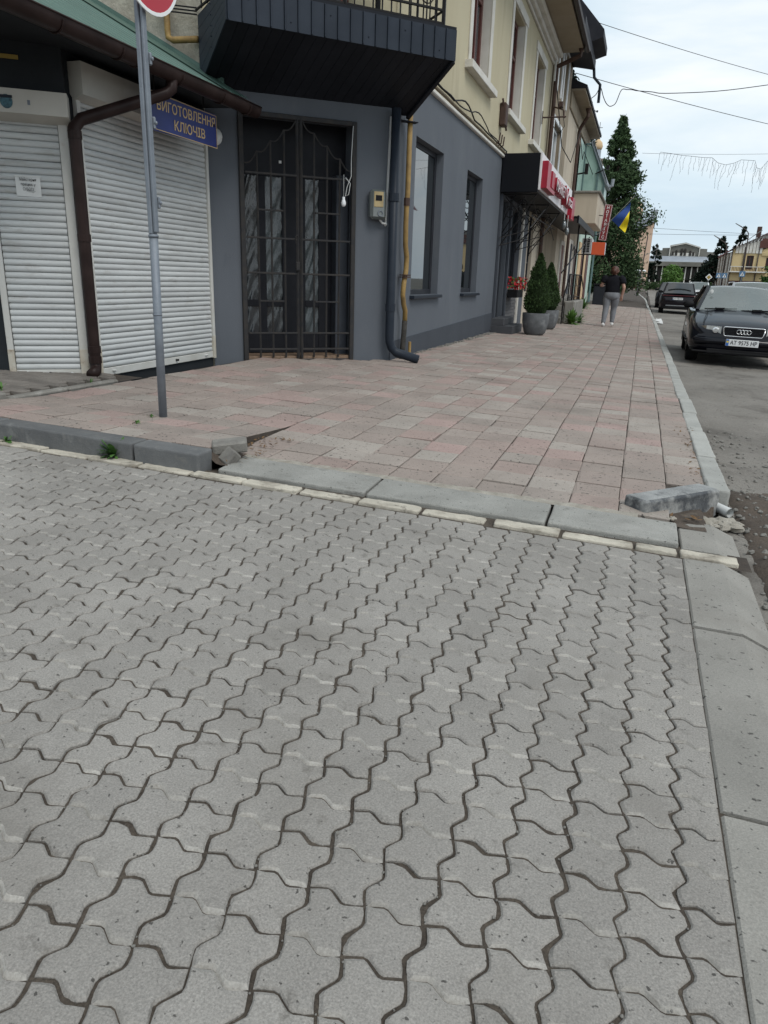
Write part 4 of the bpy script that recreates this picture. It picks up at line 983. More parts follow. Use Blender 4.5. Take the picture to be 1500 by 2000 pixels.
# roof: trapezoid sheet on a 28 degree pitch, gutter and downpipe
RS_ = .541; RX0, RZ0 = -4.13, 2.775
m = MB(); ys_ = []; y = 3.6
while y < 7.6:
    for dy, dz in ((0,0), (.115,0), (.14,.032), (.175,.032), (.2,0)): ys_.append((y+dy, dz))
    y += .2
prof = sorted(set(ys_))
vs = []
for x in (RX0+.02, RX0-3.0): vs += [(x, yy, RZ0+(RX0-x)*RS_+dz) for yy, dz in prof]
k = len(prof); m.add(vs, [(i, i+1, k+i+1, k+i) for i in range(k-1)])
rf = m.build('roof_sheet', 'green_roof', ks)
m = MB(); vs = []
for yy, dz in prof: vs += [(RX0+.021, yy, RZ0-.012), (RX0+.021, yy, RZ0+dz-.002)]
m.add(vs, [(2*i, 2*i+2, 2*i+3, 2*i+1) for i in range(k-1)]); m.build('eave_filler', 'kiosk_dark', rf)
m = MB(); m.extr([(RX0-.3, 7.59, RZ0+.3*RS_+.036), (RX0-.3, 7.59, RZ0+.3*RS_+.1), (RX0-3, 7.59, RZ0+3*RS_+.1), (RX0-3, 7.59, RZ0+3*RS_+.036)], (0, .028, 0))
m.extr([(RX0-.02, 7.28, RZ0+.02*RS_+.036), (RX0-.02, 7.6, RZ0+.02*RS_+.05), (RX0-3, 7.6, RZ0+3*RS_+.05), (RX0-3, 7.28, RZ0+3*RS_+.036)], (0, 0, .006)); m.build('wall_flashing', 'green_roof', rf)
m = MB(); m.quad((RX0+.0, 3.6, RZ0-.03), (RX0+.0, 7.6, RZ0-.03), (-4.9, 7.6, RZ0+.0), (-4.9, 3.6, RZ0+.0)); m.quad((-4.9, 3.6, RZ0), (-4.9, 5.6, RZ0), (-9, 5.6, RZ0), (-9, 3.6, RZ0)); m.build('eave_soffit', 'kiosk_dark', ks)
m = MB(); hr = [(-.07+.0, .035)]+[(.068*math.cos(a), .068*math.sin(a)) for a in [math.pi+i*math.pi/8 for i in range(9)]]+[(.075, .035)]
gxc, gzc = RX0+.06, RZ0-.055; vs = []
for yy in (3.55, 7.62): vs += [(gxc+a, yy, gzc+b) for a, b in hr]
k = len(hr); m.add(vs, [(i, i+1, k+i+1, k+i) for i in range(k-1)]); m.tube([(gxc+.072, 3.55, gzc+.03), (gxc+.072, 7.62, gzc+.03)], .008, 6); gu = m.build('gutter', 'brown_pipe', ks, smooth=True)
for yy in (4.1, 4.75, 5.4, 5.62, 6.2, 6.9, 7.4):
    m = MB(); m.tube([(gxc+.074*math.cos(a), yy, gzc+.074*math.sin(a)) for a in [math.pi*.98+i*math.pi*1.04/8 for i in range(9)]], .007, 5); m.build('gutter_bracket', 'brown_pipe', gu)
q = (-4.55, 5.42)
m = MB(); m.tube([(gxc, 6.13, 2.7), (gxc-.01, 6.12, 2.6), (gxc-.04, 6.08, 2.56), (q[0]+.03, q[1]+.05, 2.26), (q[0], q[1], 2.19), (q[0], q[1], 2.1), (q[0], q[1], .36), (q[0]+.0, q[1]-.0, .28), (q[0]+.02, q[1]-.03, .235), (q[0]+.05, q[1]-.12, .215)], .05, 12); dp = m.build('downpipe', 'brown_pipe', ks, smooth=True)
for z in (2.14, 1.35, .42, .33):
    m = MB(); m.tube([(q[0], q[1], z-.03), (q[0], q[1], z+.03)], .056, 12); m.build('pipe_collar', 'brown_pipe', dp)
# ------------------------------------------------------------------ blue key-cutting sign
kg = thing('key_sign', 'blue board with gold Cyrillic lettering hung under the kiosk eave', 'sign', (-4.3, 6.6, 2.45))
m = MB(); m.frame((-4.3, 6.65, 2.452), (0,1,.02), (1,0,0), (0,0,1), 1.1, .02, .3, .003); m.build('board', 'sign_blue', kg)
m = MB()
for a, b, c_, d_ in ((6.105, 7.195, 2.595, 2.601), (6.105, 7.195, 2.303, 2.309), (6.105, 6.111, 2.309, 2.595), (7.189, 7.195, 2.309, 2.595)): m.box(-4.289, -4.2865, a, b, c_, d_)
m.build('border', 'sign_gold', kg)
text('ВИГОТОВЛЕННЯ', .115, (-4.287, 6.68, 2.515), (0,1,.02), (0,0,1), 'sign_gold', kg, depth=.001, width=.97, weight=.0012)
text('КЛЮЧІВ', .115, (-4.287, 6.71, 2.385), (0,1,.02), (0,0,1), 'sign_gold', kg, depth=.001, width=.52, weight=.0012)
m = MB()
for y in (6.2, 7.0): m.tube([(-4.31, y, 2.6), (-4.31, y, 2.74)], .006, 6)
m.build('hanger', 'iron', kg)
# ------------------------------------------------------------------ no-entry sign on its pole
pz = sw(-3.06, 4.28)
rs = thing('no_entry_sign', 'red and white no entry sign on a chipped grey steel pole', 'road sign', (-3.06, 4.28, pz))
m = MB(); m.tube([(-3.06, 4.28, pz-.05), (-3.045, 4.28, 1.32)], .028, 12); m.lathe([(.033,0),(.033,.012),(.026,.02)], (-3.0455, 4.28, 1.31), 12); m.lathe([(.031,0),(.031,.01)], (-3.053, 4.28, .82), 12); po = m.build('pole', 'galv', rs, smooth=True)
m = MB(); m.box(-3.062, -3.034, 4.25, 4.31, 1.33, 3.3, .004); m.box(-3.032, -3.012, 4.262, 4.30, 1.34, 3.3, .004); m.build('upper_pole', 'galv', rs)
for z in (1.52, 1.98, 2.33): 
    m = MB(); m.box(-3.07, -3.003, 4.305, 4.325, z-.035, z+.035, .006); m.sphere((-3.0, 4.315, z), .012, n=6, m=4); m.build('clamp', 'galv', rs)
sc = Vector((-2.985, 4.315, 2.865))
def disc(r0, r1, x0, x1, n=40):
    m = MB(); vs = []
    for k in range(n):
        a = 2*math.pi*k/n; vs += [(x1, sc.y+r1*math.cos(a), sc.z+r1*math.sin(a)), (x0, sc.y+r1*math.cos(a), sc.z+r1*math.sin(a)), (x1, sc.y+r0*math.cos(a), sc.z+r0*math.sin(a)), (x0, sc.y+r0*math.cos(a), sc.z+r0*math.sin(a))]
    fs = []
    for k in range(n):
        a, b = 4*k, 4*((k+1) % n); fs += [(a, b, b+2, a+2), (a, a+1, b+1, b), (a+1, a+3, b+3, b+1), (a+2, b+2, b+3, a+3)]
    return m.add(vs, fs)
disc(.285, .305, sc.x-.004, sc.x+.004).build('rim', 'sign_white', rs)
m = disc(.001, .285, sc.x-.003, sc.x+.002); sp = m.build('sign_plate', 'sign_red', rs)
m = MB(); m.box(sc.x+.0022, sc.x+.0035, sc.y-.21, sc.y+.21, sc.z-.052-.17*0, sc.z+.052); m.build('white_bar', 'sign_white', sp)
# ================================================================== STREET DETAILS NEAR THE CROSSING
# dark kerbstone lying askew at the corner
ang = math.atan2(4.20-3.80, .515-.17)
o_ = thing('loose_kerbstone', 'dark chipped kerbstone lying askew at the sidewalk corner', 'kerbstone', (.295, 4.09, g(.3, 4.09)))
m = MB(); u = Vector((math.cos(ang), math.sin(ang), -.012)).normalized(); v_ = Vector((-math.sin(ang), math.cos(ang), .02)).normalized()
m.rough((.295, 4.075, g(.3, 4.09)+.012), u, v_, u.cross(v_), .6, .15, .16, .014, .008, 3, .02); kb = m.build('stone', 'kerb_black', o_); wn = u.cross(v_); m = MB(); m.rough(Vector((.295, 4.075, g(.3, 4.09)+.012))+wn*.0785+v_*.004, u, v_, wn, .575, .118, .008, .0035, .006, 5, .015, 22.); m.build('worn_top', 'kerb_worn', o_)
# drain pipe end
pp = thing('drain_pipe', 'white plastic pipe end poking out below the street kerb', 'pipe', (.62, 4.28, g(.6, 4.28)))
m = MB(); a, b = Vector((.53, 4.36, g(.6, 4.3)-.022)), Vector((.612, 4.262, g(.6, 4.3)-.03)); d = (b-a).normalized(); m.tube([a, b], .027, 16, cap=False); m.tube([b-d*.001, a], .023, 16, cap=False); m.build('pipe', 'pvc_white', pp, smooth=True)
m = MB(); m.tube([b-d*.002, b], .0275, 16, cap=False); m.build('rim', 'pvc_white', pp)
# broken concrete and mortar crumbs round the corner
rg = random.Random(77); lump = MB()
for k in range(70):
    x = rg.uniform(.3, .62); y = 3.93+rg.uniform(-.03, .1)+(x-.3)*.2; r_ = rg.uniform(.012, .045); lump.rock((x, y, g(x, y)-.035+r_*.2), r_, k, .5)
for k in range(34):
    y = rg.uniform(1.4, 3.5); x = .6+abs(rg.gauss(0, .022)); r_ = rg.uniform(.014, .055); lump.rock((x, y, g(x, y)-.085+r_*.1), r_, k+100, .38)
for k in range(26):
    x = rg.uniform(.03, .3); y = 3.77+(x)*.12+rg.uniform(-.02, .03); r_ = rg.uniform(.006, .02); lump.rock((x, y, g(x, y)+.022), r_, k+300, .5)
o_ = lump.build('broken_mortar', 'mortar', None, kind='stuff'); tag(o_, 'broken cream mortar lumps round the kerb corner', 'mortar')
# dirt fill under the corner tiles
m = grid(fr(.0, .52, 14), fr(3.72, 4.6, 20), lambda x, y: g(x, y)+.012*mn.noise((x*9, y*9, 0))+.004+(-.04 if x > .48 else 0)*(1 if y < 4.2 else 0)); struct(m, 'corner_soil', 'soil', smooth=True)
m = grid(fr(-2.26, -2.02, 8), fr(3.5, 4.3, 16), lambda x, y: g(x, y)+.02+.012*mn.noise((x*14, y*14, 0))+.05*sm(-2.14, -2.25, x)*sm(4.2, 3.6, y)); struct(m, 'step_soil', 'soil', smooth=True)
rg = random.Random(6); m = MB()
for k in range(180):
    w = rg.random()
    if w < .45: x, y = rg.uniform(-2.24, -2.03), rg.uniform(3.5, 4.25); z = g(x, y)+.045
    elif w < .7: x, y = rg.uniform(.05, .45), 3.85+rg.uniform(-.02, .06); z = g(x, y)+.02
    else: x, y = .47+rg.gauss(0, .03), rg.uniform(4.4, 6.5); z = sw(min(x, .49), y)+.004
    a = rg.uniform(0, 6.3); l = rg.uniform(.008, .022); d = Vector((math.cos(a), math.sin(a), rg.uniform(-.2, .6)))*l; s_ = Vector((-math.sin(a), math.cos(a), rg.uniform(-.3, .3)))*l*.35; p = Vector((x, y, z))
    m.quad(p-d, p-s_, p+d, p+s_+V(0,0,l*.2))
o_ = m.build('dry_leaf_litter', 'dry_leaf', None, kind='stuff'); tag(o_, 'dry brown leaf litter caught along kerb and step', 'leaf litter')
# two broken paving bricks by the end of the dark kerb
for k, (c_, r_, sz, lb) in enumerate((((-2.17, 3.66, .145), (.12, -.1, .55), (.2, .11, .065), 'broken grey paving brick lying flat behind the raised kerb end'), ((-2.13, 3.585, .095), (.85, .25, -.5), (.1, .1, .06), 'small broken paving brick propped against the raised kerb end'))):
    t_ = thing('broken_brick', lb, 'brick', c_, 'broken paving bricks', rot=r_); m = MB(); m.frame((0,0,0), (1,0,0), (0,1,0), (0,0,1), *sz, .009)
    rg2 = random.Random(k); m.v = [(x*rg2.uniform(.93, 1.03), y*rg2.uniform(.93, 1.03), z) for x, y, z in m.v]; m.build('brick', 'stone', t_)
# weeds ------------------------------------------------------------
def weed(x, y, z, n, l, lab, mat='leaf', upr=.5, w=.16, seed=0, group='weeds growing in the paving'):
    rg = random.Random(seed); t_ = thing('weed', lab, 'weed', (x, y, z), group); m = MB()
    for k in range(n):
        a = rg.uniform(0, 6.28); ll = l*rg.uniform(.5, 1.1); el = rg.uniform(.1, 1.)*upr; d = Vector((math.cos(a), math.sin(a), 0)); s_ = Vector((-d.y, d.x, 0)); pts = []
        for i in range(5):
            t = i/4; ww = ll*w*math.sin(math.pi*min(.96, t*.85+.12))*(1.25 if i % 2 else .85)
            c_ = Vector((x, y, z))+d*(ll*t*math.cos(el))+V(0,0,ll*(math.sin(el)*t*1.35-.55*t*t*(1-el*.5))+.006); pts += [c_-s_*ww, c_+s_*ww+V(0,0,.004)]
        m.add(pts, [(2*i, 2*i+1, 2*i+3, 2*i+2) for i in range(4)])
    m.build('leaves', mat, t_, smooth=True)
    m = MB(); m.tube([(x, y, z-.02), (x+.003, y, z+.02)], .006, 6); m.build('stem', mat, t_); return t_
weed(-2.76, 3.375, g(-2.76, 3.37)+.01, 46, .11, 'leafy green weed sprouting at the foot of the dark kerb', seed=1, upr=1.1)
weed(-3.50, 3.33, g(-3.5, 3.33)+.005, 14, .05, 'tiny weed at the kerb foot by the left frame edge', seed=2, upr=1.)
weed(-2.98, 3.88, sw(-2.98, 3.88), 12, .03, 'tiny weed between the tiles near the sign pole', seed=3, upr=.8)
weed(-3.1, 4.2, sw(-3.1, 4.2), 12, .035, 'moss tuft at the foot of the sign pole', seed=4, upr=.5)
weed(-4.36, 5.1, sw(-4.3, 5.1)-.01, 18, .06, 'grass tuft below the roller shutter corner', seed=5, upr=1.3, w=.07)
weed(-4.5, 4.3, g(-4.5, 4.3)+.09, 14, .06, 'weed tuft by the concrete edging at the left frame edge', seed=6, upr=1.)
# ================================================================== SHOP CANOPY, POTS, STEPS
sc_ = thing('shop_canopy', 'black shop canopy with white board and red raised letters', 'canopy', (-2.6, 19.2, 2.8))
m = MB(); m.box(-2.98, -2.24, 15.9, 22.4, 2.82, 3.53, .006); m.build('box', 'black_panel', sc_)
m = MB(); m.box(-2.238, -2.2, 15.9, 22.4, 2.86, 3.54, .004); m.build('front_board', 'canopy_white', sc_)
m = MB(); m.box(-2.2, -2.08, 16.0, 16.55, 2.9, 3.4, .006); m.box(-2.2, -2.08, 16.56, 17.4, 2.9, 2.98, .004); m.build('red_bracket', 'shop_red', sc_)
m = MB(); m.box(-2.2, -2.08, 21.6, 22.35, 2.75, 3.3, .006); m.build('red_bracket', 'shop_red', sc_)
m = MB(); m.box(-2.2, -2.1, 17.0, 17.5, 3.02, 3.34, .004); m.build('red_block', 'shop_red', sc_)
def raised(body, size, y, z, w):
    o1 = text(body, size, (-2.13, y, z), (0,1,0), (0,0,1), 'shop_red', sc_, 'letter_sides', depth=.066, width=w, weight=.006)
    o2 = text(body, size, (-2.06, y, z), (0,1,0), (0,0,1), 'canopy_white', sc_, 'letter_faces', depth=.002, width=w, weight=-.002)
raised('MARKET', .36, 18.5, 3.14, 1.9); raised('V', .56, 19.95, 3.13, .75); raised('ita', .36, 20.9, 3.1, 1.0)
# iron lattice brackets carrying the canopy
for k, y in enumerate((16.05, 18.2, 20.4)):
    ib = thing('iron_bracket', ('black wrought iron bracket at the near end of the shop canopy', 'black wrought iron bracket under the middle of the shop canopy', 'black wrought iron bracket towards the far end of the shop canopy')[k], 'bracket', (-2.6, y, 2.3), 'canopy brackets'); m = MB()
    m.bar((-2.96, y, 2.79), (-2.26, y, 2.79), .025, .025); m.bar((-2.96, y, 2.79), (-2.96, y, 1.75), .02, .02); m.bar((-2.95, y, 1.8), (-2.28, y, 2.78), .02, .02); m.build('frame', 'iron', ib)
    m = MB()
    for a, b, c_, d_ in ((-2.9, 2.75, -2.45, 2.3), (-2.7, 2.77, -2.9, 2.3), (-2.5, 2.75, -2.92, 2.05), (-2.4, 2.45, -2.95, 1.95)): m.tube([(a, y, b), (c_, y, d_)], .009, 6)
    for cx, cz, r_ in ((-2.78, 2.45, .14), (-2.55, 2.6, .11)):
        m.tube([(cx+r_*math.cos(t)*(1-t/14), y, cz+r_*math.sin(t)*(1-t/14)) for t in [i*.5 for i in range(18)]], .009, 6)
    m.build('scroll', 'iron', ib, smooth=True)
m = MB()
for a, b in ((16.05, 18.2), (18.2, 20.4)):
    m.tube([(-2.35, a, 2.7), (-2.35, b, 2.15)], .01, 6); m.tube([(-2.35, a, 2.15), (-2.35, b, 2.7)], .01, 6); m.tube([(-2.35, a, 2.4), (-2.35, b, 2.4)], .008, 6)
    for z, l in ((1.95, 1.0), (1.8, 1.0)): m.tube([(-2.95, a-.1, z), (-2.4, a+.25, z+.18)], .01, 6)
m.build('lattice', 'iron', sc_)
for k, (y, z) in enumerate(((20.6, 2.55), (21.5, 2.45))):
    l_ = thing('glass_lantern', ('clear glass lantern hanging below the canopy, nearer one', 'clear glass lantern hanging below the canopy, farther one')[k], 'lantern', (-2.15, y, z), 'lanterns below the canopy')
    m = MB(); m.lathe([(.03,-.12),(.055,-.05),(.055,.02),(.025,.08)], (-2.15, y, z), 10); m.build('shade', 'glass_pale', l_, smooth=True); m = MB(); m.tube([(-2.15, y, z+.1), (-2.15, y, 2.84)], .01, 6); m.build('stem', 'pvc_white', l_)
# shop steps
st = thing('shop_steps', 'two dark tiled steps at the shop door', 'steps', (-2.8, 16.4, 0)); z0 = sw(-2.8, 16.4)
m = MB(); m.box(-3.0, -2.52, 15.92, 17.25, z0-.1, z0+.16, .008); m.build('lower_step', 'step_tile', st); m = MB(); m.box(-3.0, -2.72, 15.95, 17.2, z0+.161, z0+.31, .008); m.build('upper_step', 'step_tile', st)
# planters with clipped thujas
def planter(x, y, r, h, th, tr, lab, seed):
    rg = random.Random(seed); z0 = sw(x, y); p = thing('potted_thuja', lab, 'potted shrub', (x, y, z0), 'potted thujas by the shop')
    m = MB(); m.lathe([(r*.62,0),(r*.8,h*.12),(r*.97,h*.55),(r*1.0,h*.96),(r*.99,h),(r*.9,h),(r*.88,h*.88),(.0,h*.88)], (x, y, z0), 24); smooth_angle(m.build('pot', 'pot', p), 50)
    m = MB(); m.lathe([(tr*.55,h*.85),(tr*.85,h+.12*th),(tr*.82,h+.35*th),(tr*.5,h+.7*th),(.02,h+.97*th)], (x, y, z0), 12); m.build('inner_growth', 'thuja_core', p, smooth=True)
    m = MB()
    for k in range(5200):
        t = rg.random()**1.25; a = rg.uniform(0, 6.283); rp = lerp_tab([(0,.62),(.1,.93),(.25,1.),(.5,.8),(.75,.48),(.92,.2),(1,.03)], t)*tr*rg.uniform(.8, 1.06)*(1+.3*mn.noise((a*1.3, t*7, seed))+.14*mn.noise((a*4, t*19, seed)))
        c_ = Vector((x+rp*math.cos(a), y+rp*math.sin(a), z0+h+t*th)); l = rg.uniform(.02, .045); d = (Vector((math.cos(a), math.sin(a), 0))*rg.uniform(.2, .9)+V(rg.gauss(0,.35), rg.gauss(0,.35), rg.uniform(.4, 1.2))).normalized()*l
        s_ = d.cross(Vector((rg.gauss(0,1), rg.gauss(0,1), rg.gauss(0,1)))).normalized()*l*.33; m.quad(c_-d*.5, c_-s_, c_+d, c_+s_)
    m.build('foliage', 'thuja', p); return p
planter(-2.12, 16.45, .29, .46, 1.2, .27, 'clipped thuja in the nearer round grey pot by the shop', 1)
planter(-2.18, 19.0, .29, .46, 1.1, .26, 'clipped thuja in the farther round grey pot, behind the nearer one', 2)
fl = thing('red_flowers', 'red flowers in a box by the shop window', 'flowers', (-2.8, 17.6, .9)); m = MB(); m.box(-2.93, -2.7, 17.35, 18.2, .75, .92, .01); m.build('box', 'plastic_black', fl)
rg = random.Random(3); m = MB(); m2 = MB()
for k in range(260):
    c_ = Vector((rg.uniform(-2.95, -2.62), rg.uniform(17.3, 18.25), rg.uniform(.92, 1.2))); l = .03
    d = Vector((rg.gauss(0,1), rg.gauss(0,1), rg.gauss(0,1))).normalized()*l; s_ = d.cross(Vector((rg.gauss(0,1), 1, rg.gauss(0,1)))).normalized()*l*.7
    (m if k % 3 else m2).quad(c_-d, c_-s_, c_+d, c_+s_)
m.build('petals', 'flower_red', fl); m2.build('leaves', 'leaf', fl)
# concrete stairs with railing and black porch roof
sz = sw(-2.2, 22.4); cs = thing('concrete_stairs', 'worn concrete stairs with black iron railing beyond the potted thujas', 'stairs', (-2.4, 23, sz))
for k in range(4):
    m = MB(); m.box(-2.98, -2.16, 22.2+.29*k, 25.4, sz-.05+.165*k, sz+.165*(k+1)-.003*k, .012); m.build('step', 'concrete', cs)
m = MB(); m.box(-2.155, -1.86, 22.9, 26.4, sz-.1, sz+.62, .03); m.build('side_wall', 'concrete', cs)
ra = MB(); ra.bar((-2.12, 22.15, sz+.75), (-2.1, 23.3, sz+1.38), .04, .03); ra.bar((-2.1, 23.3, sz+1.38), (-1.95, 25.6, sz+1.38), .04, .03); ra.bar((-1.95, 25.6, sz+1.38), (-1.9, 26.3, sz+.95), .03, .03); ra.bar((-2.1, 23.3, sz+.72), (-1.95, 25.6, sz+.72), .025, .025); ra.bar((-2.1, 23.3, sz+1.05), (-1.95, 25.6, sz+1.05), .02, .02); ro = ra.build('railing', 'iron', cs)
for k in range(9):
    t = k/8; m = MB(); x_, y_ = -2.1+.15*t, 23.3+2.3*t; m.bar((x_, y_, sz+.6), (x_, y_, sz+1.38), .022 if k % 4 else .04, upv=(1,0,0)); m.build('bar', 'iron', ro)
m = MB(); m.bar((-2.12, 22.15, sz), (-2.12, 22.15, sz+.77), .04, upv=(1,0,0)); m.build('post', 'iron', ro)
pr_ = thing('porch_roof', 'black steel porch roof on thin posts above the concrete stairs', 'porch roof', (-2.4, 25, 2.7))
m = MB(); m.box(-2.98, -1.98, 22.5, 29.5, 2.84, 2.9, .01); m.box(-2.0, -1.95, 22.5, 29.6, 2.72, 2.92, .008); m.build('roof_sheet', 'black_panel', pr_)
for (x_, y_, zb) in ((-2.05, 24.0, sz+.6), (-2.0, 26.2, sz+.6)):
    m = MB(); m.bar((x_, y_, zb), (x_, y_, 2.84), .045, upv=(1,0,0)); m.build('post', 'iron', pr_)
m = MB(); m.tube([(-2.05, 20.2, 1.35), (-2.0, 22.2, 1.75), (-2.0, 26.0, 2.3), (-2.0, 28.0, 2.65)], .018, 6); m.tube([(-2.0, 22.6, 1.78), (-2.0, 22.9, 2.0), (-2.0, 22.5, 2.1), (-2.0, 22.2, 1.98)], .015, 6); m.build('brace', 'iron', pr_, smooth=True)
rgw = [(-1.86, 22.55, 60, .38, 'bright grass clump at the foot of the concrete stairs', 10), (-1.72, 23.6, 26, .25, 'low weed beside the whitewashed stair wall', 11), (-2.75, 39.0, 40, .5, 'dark weed bush against the far pale wall', 12), (-2.1, 28.4, 22, .3, 'weed tuft beyond the concrete stairs', 13)]
for x_, y_, n_, l_, lb, sd__ in rgw: weed(x_, y_, sw(x_, min(y_, 45)), n_*3, l_, lb, 'leaf_light' if sd__ == 10 else 'leaf', 1.4, .07, sd__)
# ================================================================== LEFT STREET ROW
def rowhouse(name, label, y0, y1, x, zt, wm, roof, eave, holes, parent_loc):
    t_ = thing(name, label, 'building', parent_loc); m = MB(); wall(m, (x, y0), EY, NXp, y1-y0, -.4, zt, holes, .18); wall(m, (x-8, y0), (1,0), (0,-1), 8, -.4, zt); wall(m, (x, y1), (-1,0), (0,1), 8, -.4, zt); m.build('wall', wm, t_); return t_
b2h = [(.85, 2.75, 3.9, 5.5), (.9, 1.7, 6.3, 7.6), (2.3, 3.3, 6.3, 7.6)]
b2 = rowhouse('brown_house', 'narrow house with stained brown plaster and dark mansard eaves', 22.42, 26.9, -3.0, 7.9, 'brown_plaster', None, None, b2h, (-5, 24.6, 0))
for h in b2h: window(b2, (-3.0, 22.42), EY, NXp, h, .12, 'white_frame', 'glass_pale', .11, vs=((h[0]+h[1])/2,)); 
m = MB()
for h in b2h:
    for s0, s1, z0, z1 in ((h[0]-.12, h[0], h[2]-.1, h[3]+.12), (h[1], h[1]+.12, h[2]-.1, h[3]+.12), (h[0], h[1], h[3], h[3]+.12)): m.box(-3.0, -2.96, 22.42+s0, 22.42+s1, z0, z1, .005)
m.build('window_trim', 'white_frame', b2)
m = MB(); m.extr([(-2.96, 22.45, 7.62), (-2.3, 22.45, 7.5), (-2.3, 22.45, 7.75), (-3.4, 22.45, 9.6), (-8, 22.45, 10.4), (-8, 22.45, 7.62)], (0, 4.3, 0)); m.extr([(-2.95, 24.9, 7.62), (-2.0, 24.9, 7.9), (-2.0, 24.9, 8.1), (-3.2, 24.9, 9.4), (-4, 24.9, 9.4), (-4, 24.9, 7.62)], (0, 1.9, 0)); m.build('mansard_roof', 'roof_dark', b2)
def downpipe(parent, pts, r, mat='rust_pipe', funnel=True):
    m = MB(); m.tube(pts, r, 8)
    if funnel: p = pts[0]; m.lathe([(r, -.05), (r*1.9, .12), (r*1.9, .3)], p, 8)
    m.build('downpipe', mat, parent, smooth=False)
downpipe(cb, [(-2.3, 22.1, 6.9), (-2.3, 22.1, 6.75), (-2.88, 22.2, 6.55), (-2.9, 22.2, 6.45), (-2.9, 22.2, .5), (-2.85, 22.15, .3)], .055)
downpipe(b2, [(-2.35, 26.7, 7.65), (-2.3, 26.75, 7.3), (-2.1, 26.8, 7.1), (-2.1, 26.85, 6.6)], .045, 'slate_pipe', False)
m = MB(); m.tube([(-2.93, 22.15, 6.2), (-2.93, 22.15, 7.0)], .03, 6); m.box(-2.95, -2.9, 22.0, 22.3, 6.98, 7.02); m.build('cable_mast', 'pvc_white', cb)
m = MB(); m.tube([(-2.98, 20.9, 5.1), (-2.4, 21.0, 5.12)], .02, 6); m.tube([(-2.98, 20.9, 4.95), (-2.98, 20.9, 5.25)], .012, 6); m.tube([(-2.45, 21, 5.1), (-2.5, 21.3, 5.3), (-2.6, 21.8, 5.45), (-2.9, 22.2, 5.6)], .02, 6); m.box(-2.7, -2.6, 21.7, 21.9, 5.5, 5.62); m.build('wire_bracket', 'rust_pipe', cb)
b3h = [(3.9, 5.4, 3.9, 5.6)]
b3 = rowhouse('beige_house', 'plain beige house with a deep tan soffit and brown drainpipe', 26.92, 35.6, -3.0, 7.0, 'beige_wall', None, None, b3h, (-5, 31, 0))
window(b3, (-3.0, 26.92), EY, NXp, b3h[0], .15, 'white_frame', 'glass_pale', .1, vs=(4.65,))
m = MB(); m.box(-3.0, -2.55, 26.95, 35.6, 7.0, 7.06); m.build('soffit', 'soffit_tan', b3); m = MB(); m.extr([(-2.5, 26.93, 7.065), (-2.5, 26.93, 7.15), (-7, 26.93, 9.0), (-7, 26.93, 7.065)], (0, 8.7, 0)); m.build('roof', 'roof_dark', b3)
m = MB(); m.box(-3.0, -2.94, 26.93, 35.6, 6.5, 6.99, .02); m.build('frieze', 'soffit_tan', b3)
downpipe(b3, [(-2.62, 29.6, 6.9), (-2.62, 29.6, 6.75), (-2.84, 29.8, 6.45), (-2.9, 29.85, 6.3), (-2.9, 29.85, .3)], .06)
m = MB(); m.box(-3.01, -2.93, 26.95, 35.6, -.4, .62, .01); m.build('stone_base', 'concrete', b3)
dh2 = (6.0, 7.1, .3, 2.5)
for k, (a, b, c_, d_, mt) in enumerate(((1.2, 2.1, .7, 2.4, 'brown_frame'), (4.4, 5.4, .65, 2.6, 'grey_plinth'), (6.2, 7.2, .35, 2.5, 'brown_frame'))):
    m = MB(); m.box(-2.998, -2.95, 26.92+a, 26.92+b, c_, d_, .01); m.build('shutter_panel', mt, b3)
    m = MB()
    for s0, s1, z0, z1 in ((a-.14, a, c_, d_+.14), (b, b+.14, c_, d_+.14), (a, b, d_, d_+.14)): m.box(-3.0, -2.93, 26.92+s0, 26.92+s1, z0, z1, .008)
    m.build('surround', 'white_trim', b3)
b4 = rowhouse('mint_house', 'pale mint house with apricot strips behind the notary sign', 35.62, 45.0, -3.0, 6.0, 'mint_wall', None, None, [(2.0, 3.2, .6, 2.6), (5, 6.2, .6, 2.6)], (-5, 40, 0))
for y_ in (36.0, 39.0):
    m = MB(); m.box(-3.0, -2.95, y_, y_+1.4, .3, 2.9, .01); m.build('apricot_strip', 'apricot_wall', b4)
for y_ in (37.5, 40.5):
    m = MB(); m.box(-2.95, -2.93, y_, y_+1.4, .3, 2.6); m.build('timber_door', 'brown_frame', b4)
m = MB(); m.tube([(-2.88, 44.9, 6.0), (-2.88, 44.9, .1)], .06, 8); m.build('downpipe', 'green_frame', b4); m = MB(); m.extr([(-2.4, 35.6, 6.0), (-2.4, 35.6, 6.1), (-7, 35.6, 8.0), (-7, 35.6, 6.0)], (0, 9.5, 0)); m.build('roof', 'grey_metal', b4)
# glazed balcony on a rendered box
gb = thing('glazed_balcony', 'cream bay with mint glazing and a sloped tin lid above the notary sign', 'balcony', (-2.5, 33.5, 3.3))
m = MB(); m.box(-2.99, -2.05, 30.9, 35.4, 3.3, 4.38, .02); m.build('parapet', 'beige_wall', gb); m = MB(); m.box(-2.99, -1.97, 30.82, 35.45, 4.383, 4.46, .015); m.build('ledge', 'concrete', gb)
gl = MB(); gl.quad((-2.9, 33.0, 4.46), (-2.02, 33.0, 4.46), (-2.02, 33.0, 4.9), (-2.62, 33.0, 6.35), (-2.9, 33.0, 6.35)); gl.quad((-2.02, 33.0, 4.46), (-2.02, 35.3, 4.46), (-2.02, 35.3, 4.9), (-2.02, 33.0, 4.9)); gl.quad((-2.9, 31.0, 4.46), (-2.9, 33.0, 4.46), (-2.9, 33.0, 6.3), (-2.9, 31.0, 6.3)); gl.build('glazing', 'mint_glass', gb)
m = MB(); 
